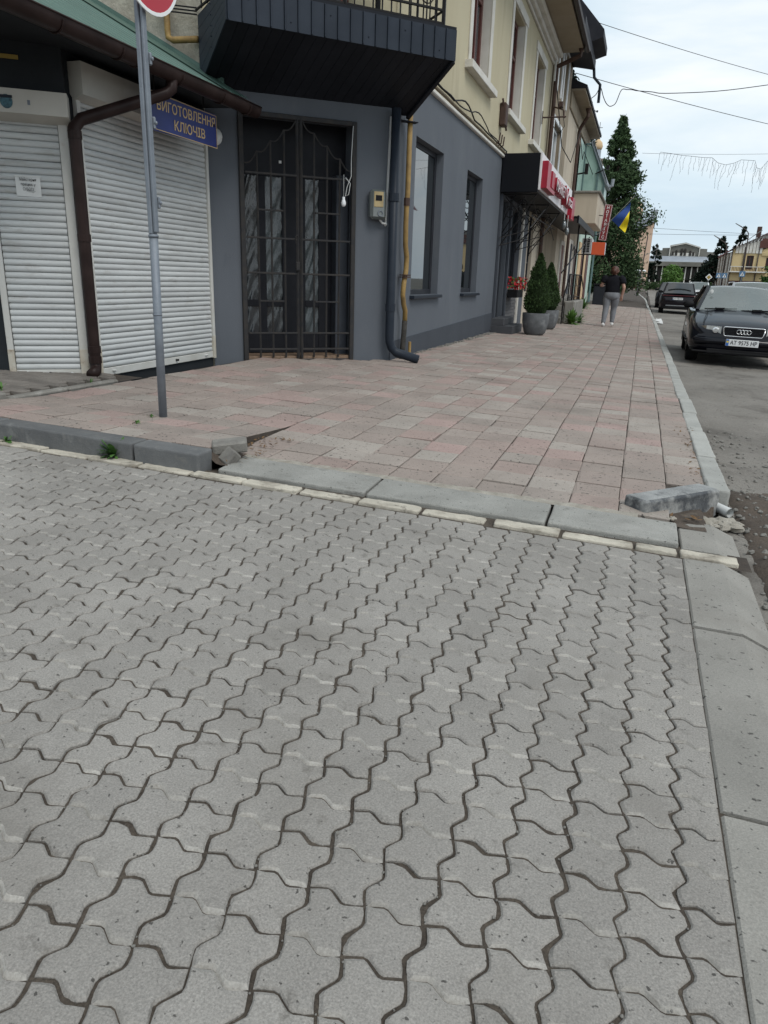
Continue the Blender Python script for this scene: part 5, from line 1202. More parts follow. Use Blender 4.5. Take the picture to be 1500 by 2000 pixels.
for a, b in (((-2.88, 32.99, 4.46), (-2.88, 32.99, 6.4)), ((-2.02, 32.99, 4.46), (-2.02, 32.99, 4.92)), ((-2.02, 32.99, 4.92), (-2.64, 32.99, 6.4)), ((-2.3, 32.98, 4.46), (-2.3, 32.98, 5.5)), ((-2.88, 32.99, 6.4), (-2.64, 32.99, 6.4)), ((-2.88, 32.99, 4.5), (-2.02, 32.99, 4.5))): m.bar(a, b, .07)
m.build('frame', 'green_frame', gb)
m = MB(); m.extr([(-1.95, 32.9, 4.92), (-1.88, 32.9, 4.95), (-2.6, 32.9, 6.55), (-2.68, 32.9, 6.45)], (0, 2.5, 0)); 
for k in range(3): m.bar((-1.9-.03*k, 32.88, 4.98+.07*k), (-2.6-.0*k, 32.88, 6.5), .02)
m.tube([(-1.9, 32.95, 4.92), (-1.8, 32.9, 4.8), (-1.7, 32.9, 4.85), (-1.68, 32.9, 5.1)], .07, 8); m.build('tin_lid', 'grey_metal', gb)
m = MB(); m.tube([(-2.6, 30.6, 5.05), (-2.9, 30.6, 5.0)], .03, 6); m.box(-2.62, -2.5, 30.5, 30.7, 5.0, 5.35); m.tube([(-2.4, 32.9, 5.3), (-1.95, 32.9, 5.5)], .02, 6); m.box(-2.0, -1.88, 32.8, 32.95, 5.45, 5.6); m.build('insulator', 'iron', gb)
# notary sign, orange box sign, air conditioner, flag
ns = thing('notary_sign', 'tall dark red sign with white vertical Cyrillic letters', 'sign', (-1.76, 32.5, 3.45), rot=(0, R(4.5), 0))
m = MB(); m.frame((0,0,0), (1,0,0), (0,1,0), (0,0,1), .3, .12, 1.34, .006); m.build('board', 'notary_red', ns); m = MB()
for a, b, c_, d_ in ((-.14, -.128, -.66, .66), (.128, .14, -.66, .66), (-.128, .128, .648, .66), (-.128, .128, -.66, -.648)): m.box(a, b, -.064, -.0605, c_, d_)
m.build('border', 'sign_white', ns)
for k, ch in enumerate('НОТАРІУС'): text(ch, .155, (0, -.063, .55-.157*k), (1,0,0), (0,0,1), 'sign_white', ns, 'letter', depth=.002, weight=.002)
m = MB(); m.bar((-1.2, .05, .3), (-.15, .05, .25), .03); m.bar((-1.2, .05, -.5), (-.15, .05, -.5), .03); m.build('arm', 'iron', ns)
ob = thing('orange_sign', 'plain orange box sign below the notary board', 'sign', (-1.85, 31.5, 2.42)); m = MB(); m.frame((-1.86, 31.5, 2.42), (1,0,-.02), (0,1,0), (0,0,1), .5, .5, .46, .01); m.build('box', 'orange_sign', ob); m = MB(); m.box(-1.608, -1.60, 31.27, 31.73, 2.2, 2.64); m.build('side_panel', 'pale_lilac', ob)
ac = thing('air_conditioner', 'white outdoor air conditioner unit on the pale wall', 'air conditioner', (-2.4, 33, 2.55)); m = MB(); m.box(-2.62, -2.22, 32.9, 33.7, 2.28, 2.88, .02); m.build('case', 'white_frame', ac); m = MB()
for i in range(8):
    for j in range(2): m.box(-2.56+j*.14, -2.45+j*.14, 32.885, 32.902, 2.34+i*.065, 2.385+i*.065)
m.build('grille', 'plastic_black', ac); m = MB(); m.bar((-2.98, 33.3, 2.26), (-2.2, 33.3, 2.26), .04); m.build('bracket', 'iron', ac)
fg = thing('flag', 'blue and yellow flag on a slanted pole against the conifer', 'flag', (-1.3, 31, 3.6)); m = MB(); m.tube([(-1.95, 31.02, 2.9), (-.72, 31.02, 4.3)], .014, 6); m.build('pole', 'lamp_grey', fg)
def flagz(u, v_):   # u along the pole, v across
    a = Vector((-.85, 31, 4.07)); b = Vector((-1.46, 31, 3.43)); d = Vector((.0, 0, -1)); p = a.lerp(b, u); return p+Vector((.54*v_*(u**.9), .07*math.sin(u*6+v_*4), -.42*v_*u-.95*v_*(1-u)*.55-.02*v_))
for nm, mt, v0, v1 in (('blue_half', 'flag_blue', 0., .55), ('yellow_half', 'flag_yellow', .55, 1.)):
    m = MB(); vs = [flagz(i/10, v0+(v1-v0)*j/5) for j in range(6) for i in range(11)]; m.add(vs, [(j*11+i, j*11+i+1, (j+1)*11+i+1, (j+1)*11+i) for j in range(5) for i in range(10)]); m.build(nm, mt, fg, smooth=True)
bn = thing('waste_bin', 'dark bin standing beyond the mint house', 'bin', (-2.3, 46.5, -.3)); m = MB(); m.box(-2.75, -1.85, 46.2, 47.0, g(-2.3, 46.5), g(-2.3, 46.5)+1.15, .05); m.build('body', 'anthracite', bn); m = MB(); m.box(-2.8, -1.8, 46.15, 47.05, g(-2.3, 46.5)+1.152, g(-2.3, 46.5)+1.24, .03); m.build('lid', 'plastic_black', bn)
# white litter bag by the kerb
lb = thing('litter_bag', 'crumpled white plastic bag lying beside the street kerb', 'litter', (.66, 30.5, g(.66, 30.5))); m = MB(); m.rock((.66, 30.5, g(.66, 30.5)+.02), .2, 5, .7); m.build('bag', 'pvc_white', lb)
# ================================================================== VEHICLES
def car(name, label, loc, rotz, st, gh, paint, wheels, tilt=0., glass='car_glass', screen='windscreen', group='cars on the street', L_=4.5):
    """st: body stations (y, half width, z low, z shoulder, z centre); gh: greenhouse (y0,y1,y2,y3, zb0, zb1, zt, wb, wt)"""
    t_ = thing(name, label, 'car', loc, group, rot=(0, tilt, rotz)); m = MB(); vs = []; K = 0
    for y, w, zl, zs, zm in st:
        half = [(w*.0, zl), (w*.80, zl), (w*.95, zl+.05), (w*.995, zl+(zs-zl)*.3), (w, zl+(zs-zl)*.62), (w*.985, zs-.09*(zs-zl)/.6), (w*.945, zs-.012), (w*.86, zs+(zm-zs)*.45), (w*.45, zs+(zm-zs)*.9), (0, zm)]
        ring = [(x, y, z) for x, z in half]+[(-x, y, z) for x, z in half[-2:0:-1]]; K = len(ring); vs += ring
    fs = [(i*K+k, i*K+(k+1) % K, (i+1)*K+(k+1) % K, (i+1)*K+k) for i in range(len(st)-1) for k in range(K)]; fs += [tuple(range(K))[::-1], tuple(range((len(st)-1)*K, len(st)*K))]
    m.add(vs, fs); smooth_angle(m.build('body', paint, t_), 38)
    y0, y1, y2, y3, zb0, zb1, zt, wb, wt = gh
    A0, A1 = (wb*.93, y0, zb0), (wt, y1, zt-.035); B1, B0 = (wt*.98, y2, zt-.035), (wb*.9, y3, zb1)
    mx_ = lambda p: (-p[0], p[1], p[2])
    # roof: gently crowned panel
    m = MB(); n1, n2 = 8, 8; vs = []
    for j in range(n1+1):
        t = j/n1; yy = y1+(y2-y1)*t; ww = A1[0]+(B1[0]-A1[0])*t+.02
        for i in range(n2+1): s = -1+2*i/n2; vs.append((ww*s, yy, zt-.035*abs(s)**2.2-.03*(abs(2*t-1))**3+.004))
    m.add(vs, [(j*(n2+1)+i, j*(n2+1)+i+1, (j+1)*(n2+1)+i+1, (j+1)*(n2+1)+i) for j in range(n1) for i in range(n2)]); m.build('roof', paint, t_, smooth=True)
    def curved(p, q, r_, s_, bulge, nm, mt, nn=6):
        mm = MB(); v2 = []
        for j in range(nn+1):
            tj = j/nn
            for i in range(nn+1):
                ti = i/nn; a = Vector(p).lerp(Vector(q), ti); b = Vector(s_).lerp(Vector(r_), ti); c_ = a.lerp(b, tj); k_ = (1-(2*ti-1)**2); c_ = c_+Vector(bulge)*k_*(1 if nm != 'side_window' else (1-(2*tj-1)**2)); v2.append(c_)
        mm.add(v2, [(j*(nn+1)+i, j*(nn+1)+i+1, (j+1)*(nn+1)+i+1, (j+1)*(nn+1)+i) for j in range(nn) for i in range(nn)]); return mm.build(nm, mt, t_, smooth=True)
    curved(mx_(A0), A0, A1, mx_(A1), (0, -.07, .02), 'windscreen', screen); curved(B0, mx_(B0), mx_(B1), B1, (0, .05, .02), 'rear_window', glass)
    for sg in (1, -1):
        f_ = (lambda p: p) if sg > 0 else mx_
        mid0 = tuple((Vector(A0)+Vector(B0))/2+Vector((.02, .1, 0))); mid1 = tuple((Vector(A1)+Vector(B1))/2)
        curved(f_(A0), f_(mid0), f_(mid1), f_(A1), (.02*sg, 0, 0), 'side_window', glass); curved(f_(mid0), f_(B0), f_(B1), f_(mid1), (.02*sg, 0, 0), 'side_window', glass)
        for p, q, r_ in ((A0, A1, .035), (B0, B1, .06), (mid0, mid1, .028)):
            m = MB(); m.bar(f_(p), f_(q), r_*2, r_*1.2, .008); m.build('pillar', paint if r_ > .03 else 'plastic_black', t_)
        m = MB(); m.bar(f_((A1[0]+.01, y1, zt-.03)), f_((B1[0]+.01, y2, zt-.03)), .05, .04, .01); m.build('roof_rail', paint, t_)
        mp_ = Vector(f_((wb+.1, y0+.28, zb0+.09))); m = MB(); m.frame(mp_, (1,0,0), (0,1,0), (0,0,1), .2, .1, .13, .04); m.bar(mp_, Vector(f_((wb*.93, y0+.3, zb0+.03))), .05, .03); smooth_angle(m.build('mirror', 'plastic_black', t_), 50)
    wy0, wy1, wr, wx, ww = wheels; wk = 0
    for sg in (1, -1):
        for wy in (wy0, wy1):
            m = MB(); prof = [(wr*.62, -ww/2), (wr*.93, -ww/2), (wr, -ww*.36), (wr, ww*.36), (wr*.93, ww/2), (wr*.62, ww/2)]; N = 22; v2 = []
            for r_, d in prof:
                for k in range(N): a = 2*math.pi*k/N; v2.append((sg*(wx)+d, wy+r_*math.cos(a), wr+r_*math.sin(a)))
            m.add(v2, [(i*N+k, i*N+(k+1) % N, (i+1)*N+(k+1) % N, (i+1)*N+k) for i in range(5) for k in range(N)]); wh = m.build('wheel', 'tyre', t_, smooth=True)
            m = MB(); xo = sg*(wx+ww*.42); v2 = [(xo+sg*.01, wy, wr)]
            for k in range(N): a = 2*math.pi*k/N; v2.append((xo-sg*.02*(k % 4 < 2), wy+wr*.63*math.cos(a), wr+wr*.63*math.sin(a)))
            m.add(v2, [(0, 1+k, 1+(k+1) % N) for k in range(N)]); m.build('rim', 'rim', wh)
            m = MB(); v2 = [(sg*(st[3][1]*.985+.016), wy, wr)]
            for k in range(N): a = 2*math.pi*k/N; v2.append((sg*(st[3][1]*.985+.014), wy+wr*1.13*math.cos(a), max(.2, wr+wr*1.13*math.sin(a))))
            m.add(v2, [(0, 1+k, 1+(k+1) % N) for k in range(N)]); m.build('wheel_well_shade', 'plastic_black', t_)  # flat black disc on the flank, painted shade in place of a hollow wheel well
    return t_
def plate_at(t_, c, nx, body, w=.52, h=.112, nrm=-1, tcol='ink'):
    m = MB(); m.frame(c, (1,0,0), (0,1,0), (0,0,1), w, .012, h, .004); p = m.build('licence_plate', 'plate', t_)
    if body:
        m = MB(); m.box(c[0]-w/2+.004, c[0]-w/2+.05, c[1]-.0075, c[1]-.0062, c[2]-h/2+.004, c[2]+h/2-.004); m.build('blue_band', 'plate_blue', p)
        m = MB(); m.box(c[0]-w/2+.012, c[0]-w/2+.042, c[1]-.0085, c[1]-.0076, c[2]-.002, c[2]+.026); m.build('yellow_mark', 'flag_yellow', p)
        text(body, .098, (c[0]+.022, c[1]-.0075, c[2]), (1,0,0), (0,0,1), tcol, p, depth=.0006, width=.425, weight=.001)
# ---- navy saloon facing the camera
A4 = [(0,.60,.34,.50,.52),(.05,.72,.24,.58,.62),(.16,.82,.2,.64,.69),(.42,.855,.19,.70,.775),(.95,.866,.19,.79,.875),(1.38,.868,.19,.86,.945),(2.4,.868,.19,.875,.93),(3.4,.862,.2,.90,.96),(4.05,.845,.22,.90,.97),(4.36,.79,.27,.84,.88),(4.48,.66,.36,.70,.72)]
ax, ay = 1.72, 14.15; az = g(ax, 15.5)-.062
au = car('navy_saloon', 'dark navy saloon parked facing the viewer, front plate and four chrome rings', (ax, ay, az), R(-1.2), A4, (1.36, 2.1, 3.15, 3.85, .90, .94, 1.365, .80, .57), 'paint_navy', (.86, 3.47, .305, .735, .2), tilt=.022)
m = MB(); m.box(-.72, .72, 1.5, 1.95, .80, .93, .05); m.build('dashboard', 'plastic_black', au)
for sg in (1, -1):
    m = MB(); m.frame((sg*.38, 2.55, .95), (1,0,0), (0,.97,.24), (0,-.24,.97), .46, .14, .6, .05); m.frame((sg*.38, 2.66, 1.25), (1,0,0), (0,.97,.2), (0,-.2,.97), .24, .09, .16, .04); m.build('front_seat', 'anthracite', au)
m = MB(); m.tube([(.38+.17*math.cos(t), 2.02+.05*math.sin(t), .96+.15*math.sin(t)) for t in [i*math.pi/8 for i in range(17)]], .014, 6); m.build('steering_wheel', 'plastic_black', au)
m = MB(); m.frame((0, 2.02, 1.25), (1,0,0), (0,1,0), (0,0,1), .22, .03, .06, .01); m.build('inner_mirror', 'plastic_black', au)
m = MB(); m.box(-.7, .7, 3.2, 3.5, .55, 1.05, .06); m.build('rear_bench', 'anthracite', au)
# face of the car
def rrect(w, h, r_, n=4):
    pts = []
    for cx, cz, a0 in ((w/2-r_, h/2-r_, 0), (-w/2+r_, h/2-r_, 90), (-w/2+r_, -h/2+r_, 180), (w/2-r_, -h/2+r_, 270)):
        for k in range(n+1): a = R(a0+90*k/n); pts.append((cx+r_*math.cos(a), cz+r_*math.sin(a)))
    return pts
fy = .035
m = MB(); m.tube([(x*(1+.06*(z > 0)), fy-.03, .605+z) for x, z in rrect(.62, .15, .03)+[rrect(.62, .15, .03)[0]]], .010, 6); gr = m.build('grille_frame', 'chrome', au, smooth=True)
m = MB(); m.extr([(x, fy-.026, .605+z) for x, z in rrect(.62, .14, .03)], (0, .06, 0)); gi = m.build('grille', 'plastic_black', au)
for k in range(5):
    m = MB(); m.box(-.29, .29, fy-.034, fy-.03, .555+k*.025, .559+k*.025); m.build('grille_bar', 'anthracite', gi)
for k in range(4):
    cx = -.078+.052*k; m = MB(); m.tube([(cx+.035*math.cos(a), fy-.045, .607+.035*math.sin(a)) for a in [i*math.pi/9 for i in range(19)]], .0055, 6); m.build('ring', 'chrome', gi, smooth=True)
for sg in (1, -1):
    m = MB(); m.extr([(sg*.36, fy-.012, .675), (sg*.36, fy-.012, .555), (sg*.60, fy+.05, .55), (sg*.60, fy+.05, .68)], (0, .1, 0)); hl = m.build('headlight', 'lamp_lens', au)
    m = MB(); m.extr([(sg*.604, fy+.052, .68), (sg*.604, fy+.052, .552), (sg*.75, fy+.17, .575), (sg*.735, fy+.17, .655)], (0, .1, 0)); m.build('indicator', 'lens_amber', au)
    m = MB(); m.lathe([(.045,0),(.05,.01),(.03,.012)], (0,0,0), 14); m.v = [(sg*.45+x, fy-.014-z, .615+y) for x, y, z in m.v]; m.build('reflector', 'chrome', hl)
    m = MB(); m.tube([(sg*.66, .22, .715), (sg*.6, .8, .86), (sg*.56, 1.3, .935)], .006, 5); m.build('bonnet_crease', 'plastic_black', au)
m = MB(); m.extr([(-.72, .06, .535), (.72, .06, .535), (.74, .05, .50), (-.74, .05, .50)], (0, -.045, 0)); m.build('bumper_strip', 'paint_navy', au)
m = MB(); m.box(-.8, .8, -.035, .2, .36, .50, .05); smooth_angle(m.build('bumper', 'paint_navy', au), 50)
m = MB(); m.box(-.55, .55, -.025, .06, .215, .30, .012); m.build('lower_intake', 'plastic_black', au)
m = MB(); m.box(-.78, .78, -.03, .2, .23, .262, .012); m.build('lip', 'plastic_black', au)
plate_at(au, (0, -.045, .425), 1, 'AT 9575 HP')
m = MB()
for x0 in (-.62, .02): m.bar((x0, 1.31, .93), (x0+.56, 1.36, .95), .02, .02); m.bar((x0+.18, 1.27, .945), (x0+.34, 1.3, .95), .04, .03)
m.build('wiper', 'plastic_black', au)
m = MB(); m.sphere((-.52, 1.78, 1.24), .03, .008, .04, 10, 6); m.build('windscreen_sticker', 'paper', au)
m = MB(); m.box(-.885, -.86, .9, 3.4, .36, .39, .005); m.box(.86, .885, .9, 3.4, .36, .39, .005); m.build('side_strip', 'plastic_black', au)
# ---- dark SUV seen from behind
SUV = [(0,.72,.46,.72,.74),(.06,.86,.34,.92,.95),(.2,.93,.28,1.04,1.08),(.6,.955,.24,1.06,1.1),(1.6,.96,.24,1.03,1.08),(2.9,.96,.24,1.0,1.08),(3.5,.955,.24,.98,1.07),(4.3,.94,.26,.9,.98),(4.6,.86,.32,.8,.84),(4.72,.7,.4,.66,.68)]
def suv(name, label, x, y, rz, paint, rear=True, sc=1.):
    z = g(x, y)-.062
    t_ = car(name, label, (x, y, z), rz, SUV, (.12, .55, 2.5, 3.35, 1.06, 1.04, 1.62, .86, .64), paint, (.95, 3.75, .36, .80, .24), tilt=.01, screen='car_glass' if rear else 'windscreen')
    return t_
q = suv('dark_suv', 'dark SUV seen from behind with a light bar across its tailgate', 1.86, 43.6, R(-1), 'paint_plum')
m = MB(); m.box(-.84, .84, -.005, .06, .95, .975, .008); m.build('tail_light', 'tail_red', q); m = MB(); m.box(-.62, .62, -.03, .06, .40, .47, .02); m.build('bumper_trim', 'rim', q); m = MB(); m.box(-.7, .7, -.025, .05, .29, .38, .02); m.build('diffuser', 'plastic_black', q)
m = MB(); m.box(-.66, .66, .12, .2, 1.595, 1.635, .015); m.build('spoiler', 'paint_silver', q); m = MB(); m.tube([(0, .9, 1.6), (0, 1.0, 1.7)], .02, 6); m.build('antenna', 'plastic_black', q)
plate_at(q, (-.04, -.03, .80), 1, 'AT 7780 HP')
m = MB(); m.box(-.1, .35, .18, .22, 1.13, 1.15); m.build('rear_wiper', 'plastic_black', q)
q2 = suv('black_hatchback', 'black car mostly hidden beyond the dark SUV, its mirror showing', 1.75, 51.5, R(-1.5), 'paint_black'); plate_at(q2, (0, -.03, .8), 1, None)
q3 = suv('white_suv', 'white SUV with roof bars coming the other way behind the dark SUV', 4.25, 66, 0, 'paint_white', rear=False)
m = MB(); m.box(-.5, .5, -.02, .05, .7, .85, .02); m.build('grille', 'plastic_black', q3)
for sg in (1, -1):
    m = MB(); m.box(sg*.55, sg*.85, -.01, .1, .72, .86, .02); m.build('headlight', 'lamp_lens', q3); m = MB(); m.bar((sg*.6, .7, 1.66), (sg*.6, 2.5, 1.66), .03, .04); m.build('roof_bar', 'plastic_black', q3)
plate_at(q3, (0, -.03, .55), 1, None)
gc = car('silver_car', 'pale silver car parked beyond the navy saloon, only its roof showing', (3.05, 22.3, g(3.0, 24)-.062), R(-1), A4, (1.15, 1.9, 3.3, 4.05, .92, .94, 1.60, .82, .60), 'paint_silver', (.86, 3.47, .305, .735, .2))
m = MB(); m.box(-.35, .35, -.02, .04, .52, .62, .02); m.build('grille', 'plastic_black', gc)
for sg in (1, -1):
    m = MB(); m.box(sg*.42, sg*.7, .0, .1, .54, .66, .02); m.build('headlight', 'lamp_lens', gc)
rc = car('red_car', 'small red car with lit brake lights at the far end of the street', (-2.2, 94.5, g(-2, 95)-.06), 0, [(y, w, a, b, c) for y, w, a, b, c in SUV], (.12, .5, 2.3, 3.2, 1.0, 1.0, 1.5, .84, .6), 'paint_red', (.95, 3.6, .31, .8, .2))
for sg in (1, -1):
    m = MB(); m.box(sg*.58, sg*.86, -.03, .05, .82, 1.02, .02); m.build('tail_light', 'brake_on', rc)
plate_at(rc, (0, -.03, .7), 1, None); m = MB(); m.box(-.8, .8, -.04, .05, .38, .5, .02); m.build('bumper', 'plastic_black', rc)
# ================================================================== TREES
def crown(mb, pts, n, size, rg, droop=.3):
    for _ in range(n):
        c, r_ = rg.choice(pts); p = Vector(c)+Vector((rg.gauss(0, .42), rg.gauss(0, .42), rg.gauss(0, .34)))*r_; l = size*rg.uniform(.55, 1.3)
        d = Vector((rg.gauss(0,1), rg.gauss(0,1), rg.gauss(0,.8)-droop)).normalized()*l; s_ = d.cross(Vector((rg.gauss(0,1), rg.gauss(0,1), rg.gauss(0,1)))).normalized()*l*.42; mb.quad(p-d, p-s_, p+d, p+s_)
def conifer(name, label, x, y, h, prof, nclump, nleaf, size, mat, seed, zb=.6, group=None, core=True):
    rg = random.Random(seed); z0 = g(x, y); t_ = thing(name, label, 'tree', (x, y, z0), group); m = MB(); m.tube([(x, y, z0-.2), (x, y, z0+h*.5), (x+.05, y, z0+h*.97)], [h*.02, h*.013, .02], 8); tr = m.build('trunk', 'bark', t_, smooth=True)
    pts = []; lm = MB()
    for k in range(nclump):
        t = rg.random()**1.15; a = rg.uniform(0, 6.283); rm = lerp_tab(prof, t)*(1+.5*mn.noise((a*1.2, t*9, seed*3.1))); r_ = rm*math.sqrt(rg.uniform(.25, 1.0)); c_ = (x+r_*math.cos(a), y+r_*math.sin(a), z0+zb+t*(h-zb)); pts.append((c_, max(.16, rm*.3)))
        if k % 5 == 0: lm.tube([(x, y, c_[2]+.25*r_), ((x+c_[0])/2, (y+c_[1])/2, c_[2]+.15*r_), c_], [.05, .035, .015], 5, cap=False)
    lm.build('limbs', 'bark', t_); m = MB(); crown(m, pts, nleaf, size, rg); m.build('crown', mat, t_); return t_
conifer('street_conifer', 'tall dense conifer rising between the mint house and the peach building', -2.75, 58, 12.0, [(0,1.7),(.08,2.35),(.3,2.4),(.5,1.85),(.7,1.2),(.88,.55),(1,.05)], 560, 52000, .125, 'needles', 4, zb=.7)
conifer('young_conifer', 'small dark conifer beside the peach building by the red car', -1.1, 90, 3.6, [(0,1.0),(.4,.7),(1,.05)], 40, 1500, .16, 'needles_dark', 9, zb=.4)
conifer('rooftop_conifer', 'conifer top showing above the beige house roof', -5.4, 46, 12.6, [(0,2.6),(.5,1.9),(.8,1.1),(1,.05)], 120, 5000, .16, 'needles_dark', 11, zb=4)
conifer('corner_spruce', 'ragged spruce behind the left end of the yellow house', 10.3, 125, 7.6, [(0,3.2),(.3,2.4),(.6,1.3),(.85,.6),(1,.06)], 110, 4200, .26, 'needles_dark', 13, zb=1.2, group='spruces behind the yellow house')
conifer('corner_spruce', 'slender spruce tip above the yellow house roof', 13.1, 126, 9.0, [(0,2.6),(.4,1.9),(.7,1.0),(1,.05)], 80, 2600, .26, 'needles_dark', 14, zb=1.2, group='spruces behind the yellow house')
conifer('spruce', 'low dark spruce standing beside the pavilion', 9.0, 117, 4.6, [(0,1.9),(.4,1.9),(.8,1.0),(1,.2)], 90, 3600, .24, 'needles_dark', 15, zb=.2)
conifer('spruce', 'dark tree between the peach building and the pavilion', 1.2, 128, 6.6, [(0,.8),(.5,.9),(.8,.8),(1,.2)], 40, 1300, .26, 'needles_dark', 16, zb=1.5)
def bush(label, x, y, rx, rz, n, size, mat, seed, name='round_bush'):
    rg = random.Random(seed); z0 = g(x, y); t_ = thing(name, label, 'bush', (x, y, z0)); pts = []
    m = MB(); m.tube([(x, y, z0-.1), (x, y, z0+rz)], .08, 6); m.build('trunk', 'bark', t_)
    for k in range(70):
        d = Vector((rg.gauss(0,1), rg.gauss(0,1), rg.gauss(0,1))).normalized()*rg.uniform(.55, .95); pts.append(((x+d.x*rx, y+d.y*rx, z0+rz*1.02+d.z*rz*.92), rx*.26))
    m = MB(); crown(m, pts, n, size, rg, 0); m.build('crown', mat, t_)
bush('clipped round bright green bush before the grey pavilion', 2.9, 95, 1.3, 1.55, 5200, .13, 'leaf_light', 1)
bush('green shrub cut off by the right frame edge', 8.7, 60, .85, 1.6, 2600, .12, 'leaf', 2, 'shrub')
o_ = MB(); rg = random.Random(5); pts = [((rg.uniform(.2, 8), 104+rg.uniform(-.5, .5), g(3, 104)+rg.uniform(.2, .9)), .4) for _ in range(120)]; crown(o_, pts, 4000, .14, rg, 0)
h_ = thing('hedge', 'low dark hedge along the foot of the pavilion square', 'hedge', (3, 104, g(3, 104))); o_.build('foliage', 'hedge', h_)
# ================================================================== FAR BUILDINGS
pb = thing('peach_building', 'tall peach coloured building with a curved tin roof at the street end', 'building', (-6, 112, .7)); m = MB()
zf = g(-3, 108)-.3; m.add([(-12, 108, zf), (.28, 108, zf), (.28, 108, 9.0), (-.7, 108, 8.35), (-1.4, 108, 7.9), (-2.2, 108, 7.6), (-12, 108, 7.6), (-12, 122, zf), (.28, 122, zf), (.28, 122, 9.0), (-.7, 122, 8.35), (-1.4, 122, 7.9), (-2.2, 122, 7.6), (-12, 122, 7.6)], [(0,1,2,3,4,5,6)]+[(i, (i+1) % 7, 7+(i+1) % 7, 7+i) for i in range(7)]); m.build('wall', 'peach_wall', pb)
m = MB(); m.extr([(.42, 107.7, 9.15), (.42, 107.7, 9.6), (-.2, 107.7, 9.5), (-2.4, 107.7, 8.9), (-2.4, 107.7, 7.62), (-1.4, 107.7, 7.95), (-.7, 107.7, 8.42)], (0, 14, 0)); m.build('roof', 'grey_metal', pb)
m = MB(); m.lathe([(1.9, 7.0), (1.9, 10.2), (1.98, 10.3), (1.7, 11.3), (1.1, 12.0), (.1, 12.3)], (-3.2, 110.2, 0), 20); m.build('round_tower', 'peach_wall', pb, smooth=True)
m = MB()
for x0, x1, z0, z1 in ((-2.05, -1.75, 4.0, 5.4), (-2.05, -1.75, 2.6, 3.9), (-1.55, -1.3, 8.7, 9.8)): m.box(x0, x1, 107.95 if z1 < 8 else 108.6, 108.05 if z1 < 8 else 109, z0, z1)
m.build('window', 'window_dark', pb); m = MB(); m.box(-12, .6, 107.6, 107.95, zf, 1.55); m.build('stone_base', 'red_roof' if False else 'brown_roof', pb)
m = MB(); m.box(-.2, 1.6, 106.2, 107.2, zf, 1.5, .03); m.build('low_wall', 'grey_house', pb)
dm = thing('church_dome', 'small golden church dome with cross above the mint house', 'dome', (-5.5, 75, 11)); m = MB(); m.lathe([(.34,-.9),(.34,-.1)], (-5.5, 75, 12.75), 12); m.build('drum', 'grey_metal', dm); m = MB(); m.lathe([(.36,0),(.45,.25),(.36,.6),(.12,.85),(.03,1.05)], (-5.5, 75, 12.65), 14); m.build('dome', 'apricot_wall', dm, smooth=True)
m = MB(); m.tube([(-5.5, 75, 13.6), (-5.5, 75, 14.9)], .03, 6); m.tube([(-5.75, 75, 14.45), (-5.25, 75, 14.45)], .03, 6); m.sphere((-5.5, 75, 13.75), .07, n=8, m=5); m.build('cross', 'lamp_grey', dm); m = MB(); m.box(-6.2, -4.9, 74.5, 75.5, 0, 11.86); m.build('tower', 'grey_house', dm)
ch = thing('distant_cross', 'thin far cross rising above the conifer edge', 'cross', (-1.9, 118, 11)); m = MB(); m.tube([(-1.6, 118, 9), (-1.6, 118, 13.0)], .05, 6); m.tube([(-2.0, 118, 12.4), (-1.2, 118, 12.4)], .05, 6); m.build('cross', 'lamp_grey', ch)
# grey pavilion with arched gable
pv = thing('grey_pavilion', 'weathered grey pavilion with arched gable windows closing the street', 'building', (6.5, 155, .8)); m = MB(); zf = .6
m.box(.2, 12.6, 150.5, 165, zf, 5.2); m.build('hall', 'pavilion_dark', pv)
m = MB(); m.box(-.5, 12.4, 149.2, 150.4, 4.55, 5.35, .05); m.build('stained_fascia', 'pavilion', pv); m = MB(); m.extr([(-.3, 149.6, 5.36), (12.2, 149.6, 5.36), (11.9, 152.0, 6.35), (-.1, 152.0, 6.35)], (0, .3, .05)); m.build('tin_roof', 'grey_metal', pv)
m = MB(); m.extr([(1.2, 152.5, 6.2), (11.6, 152.5, 6.2), (11.6, 152.5, 7.2), (10.2, 152.5, 7.25), (10.2, 152.5, 7.75), (8.9, 152.5, 7.8), (8.9, 152.5, 8.1), (6.4, 152.5, 8.8), (3.8, 152.5, 8.3), (3.8, 152.5, 7.85), (2.5, 152.5, 7.8), (2.5, 152.5, 7.4), (1.2, 152.5, 7.4)], (0, 1.5, 0)); m.build('gable', 'pavilion', pv)
m = MB()
for a, b in (((3.7, 152.3, 8.1), (6.4, 152.3, 8.65)), ((6.4, 152.3, 8.65), (9.0, 152.3, 7.95)), ((3.8, 152.3, 6.4), (3.8, 152.3, 8.1)), ((8.9, 152.3, 6.4), (8.9, 152.3, 7.95))): m.bar(a, b, .25, .14)
m.build('gable_trim', 'white_trim', pv)
for k, (cx, zt) in enumerate(((4.35, 7.2), (4.95, 7.45), (5.85, 7.75), (6.45, 7.75), (7.35, 7.4), (7.9, 7.15))):
    w = .2; m = MB(); m.extr([(cx-w, 152.2, 6.5), (cx+w, 152.2, 6.5), (cx+w, 152.2, zt-.15), (cx+w*.5, 152.2, zt), (cx-w*.5, 152.2, zt), (cx-w, 152.2, zt-.15)], (0, .25, 0)); m.build('arched_window', 'window_dark', pv)
m = MB(); m.box(4.1, 8.2, 152.28, 152.45, 6.42, 7.0); m.build('window_band', 'white_trim', pv)
for k in range(12):
    m = MB(); x_ = .9+k*1.0; m.box(x_-.09, x_+.09, 149.9, 150.2, zf, 4.56); m.build('column', 'white_trim', pv)
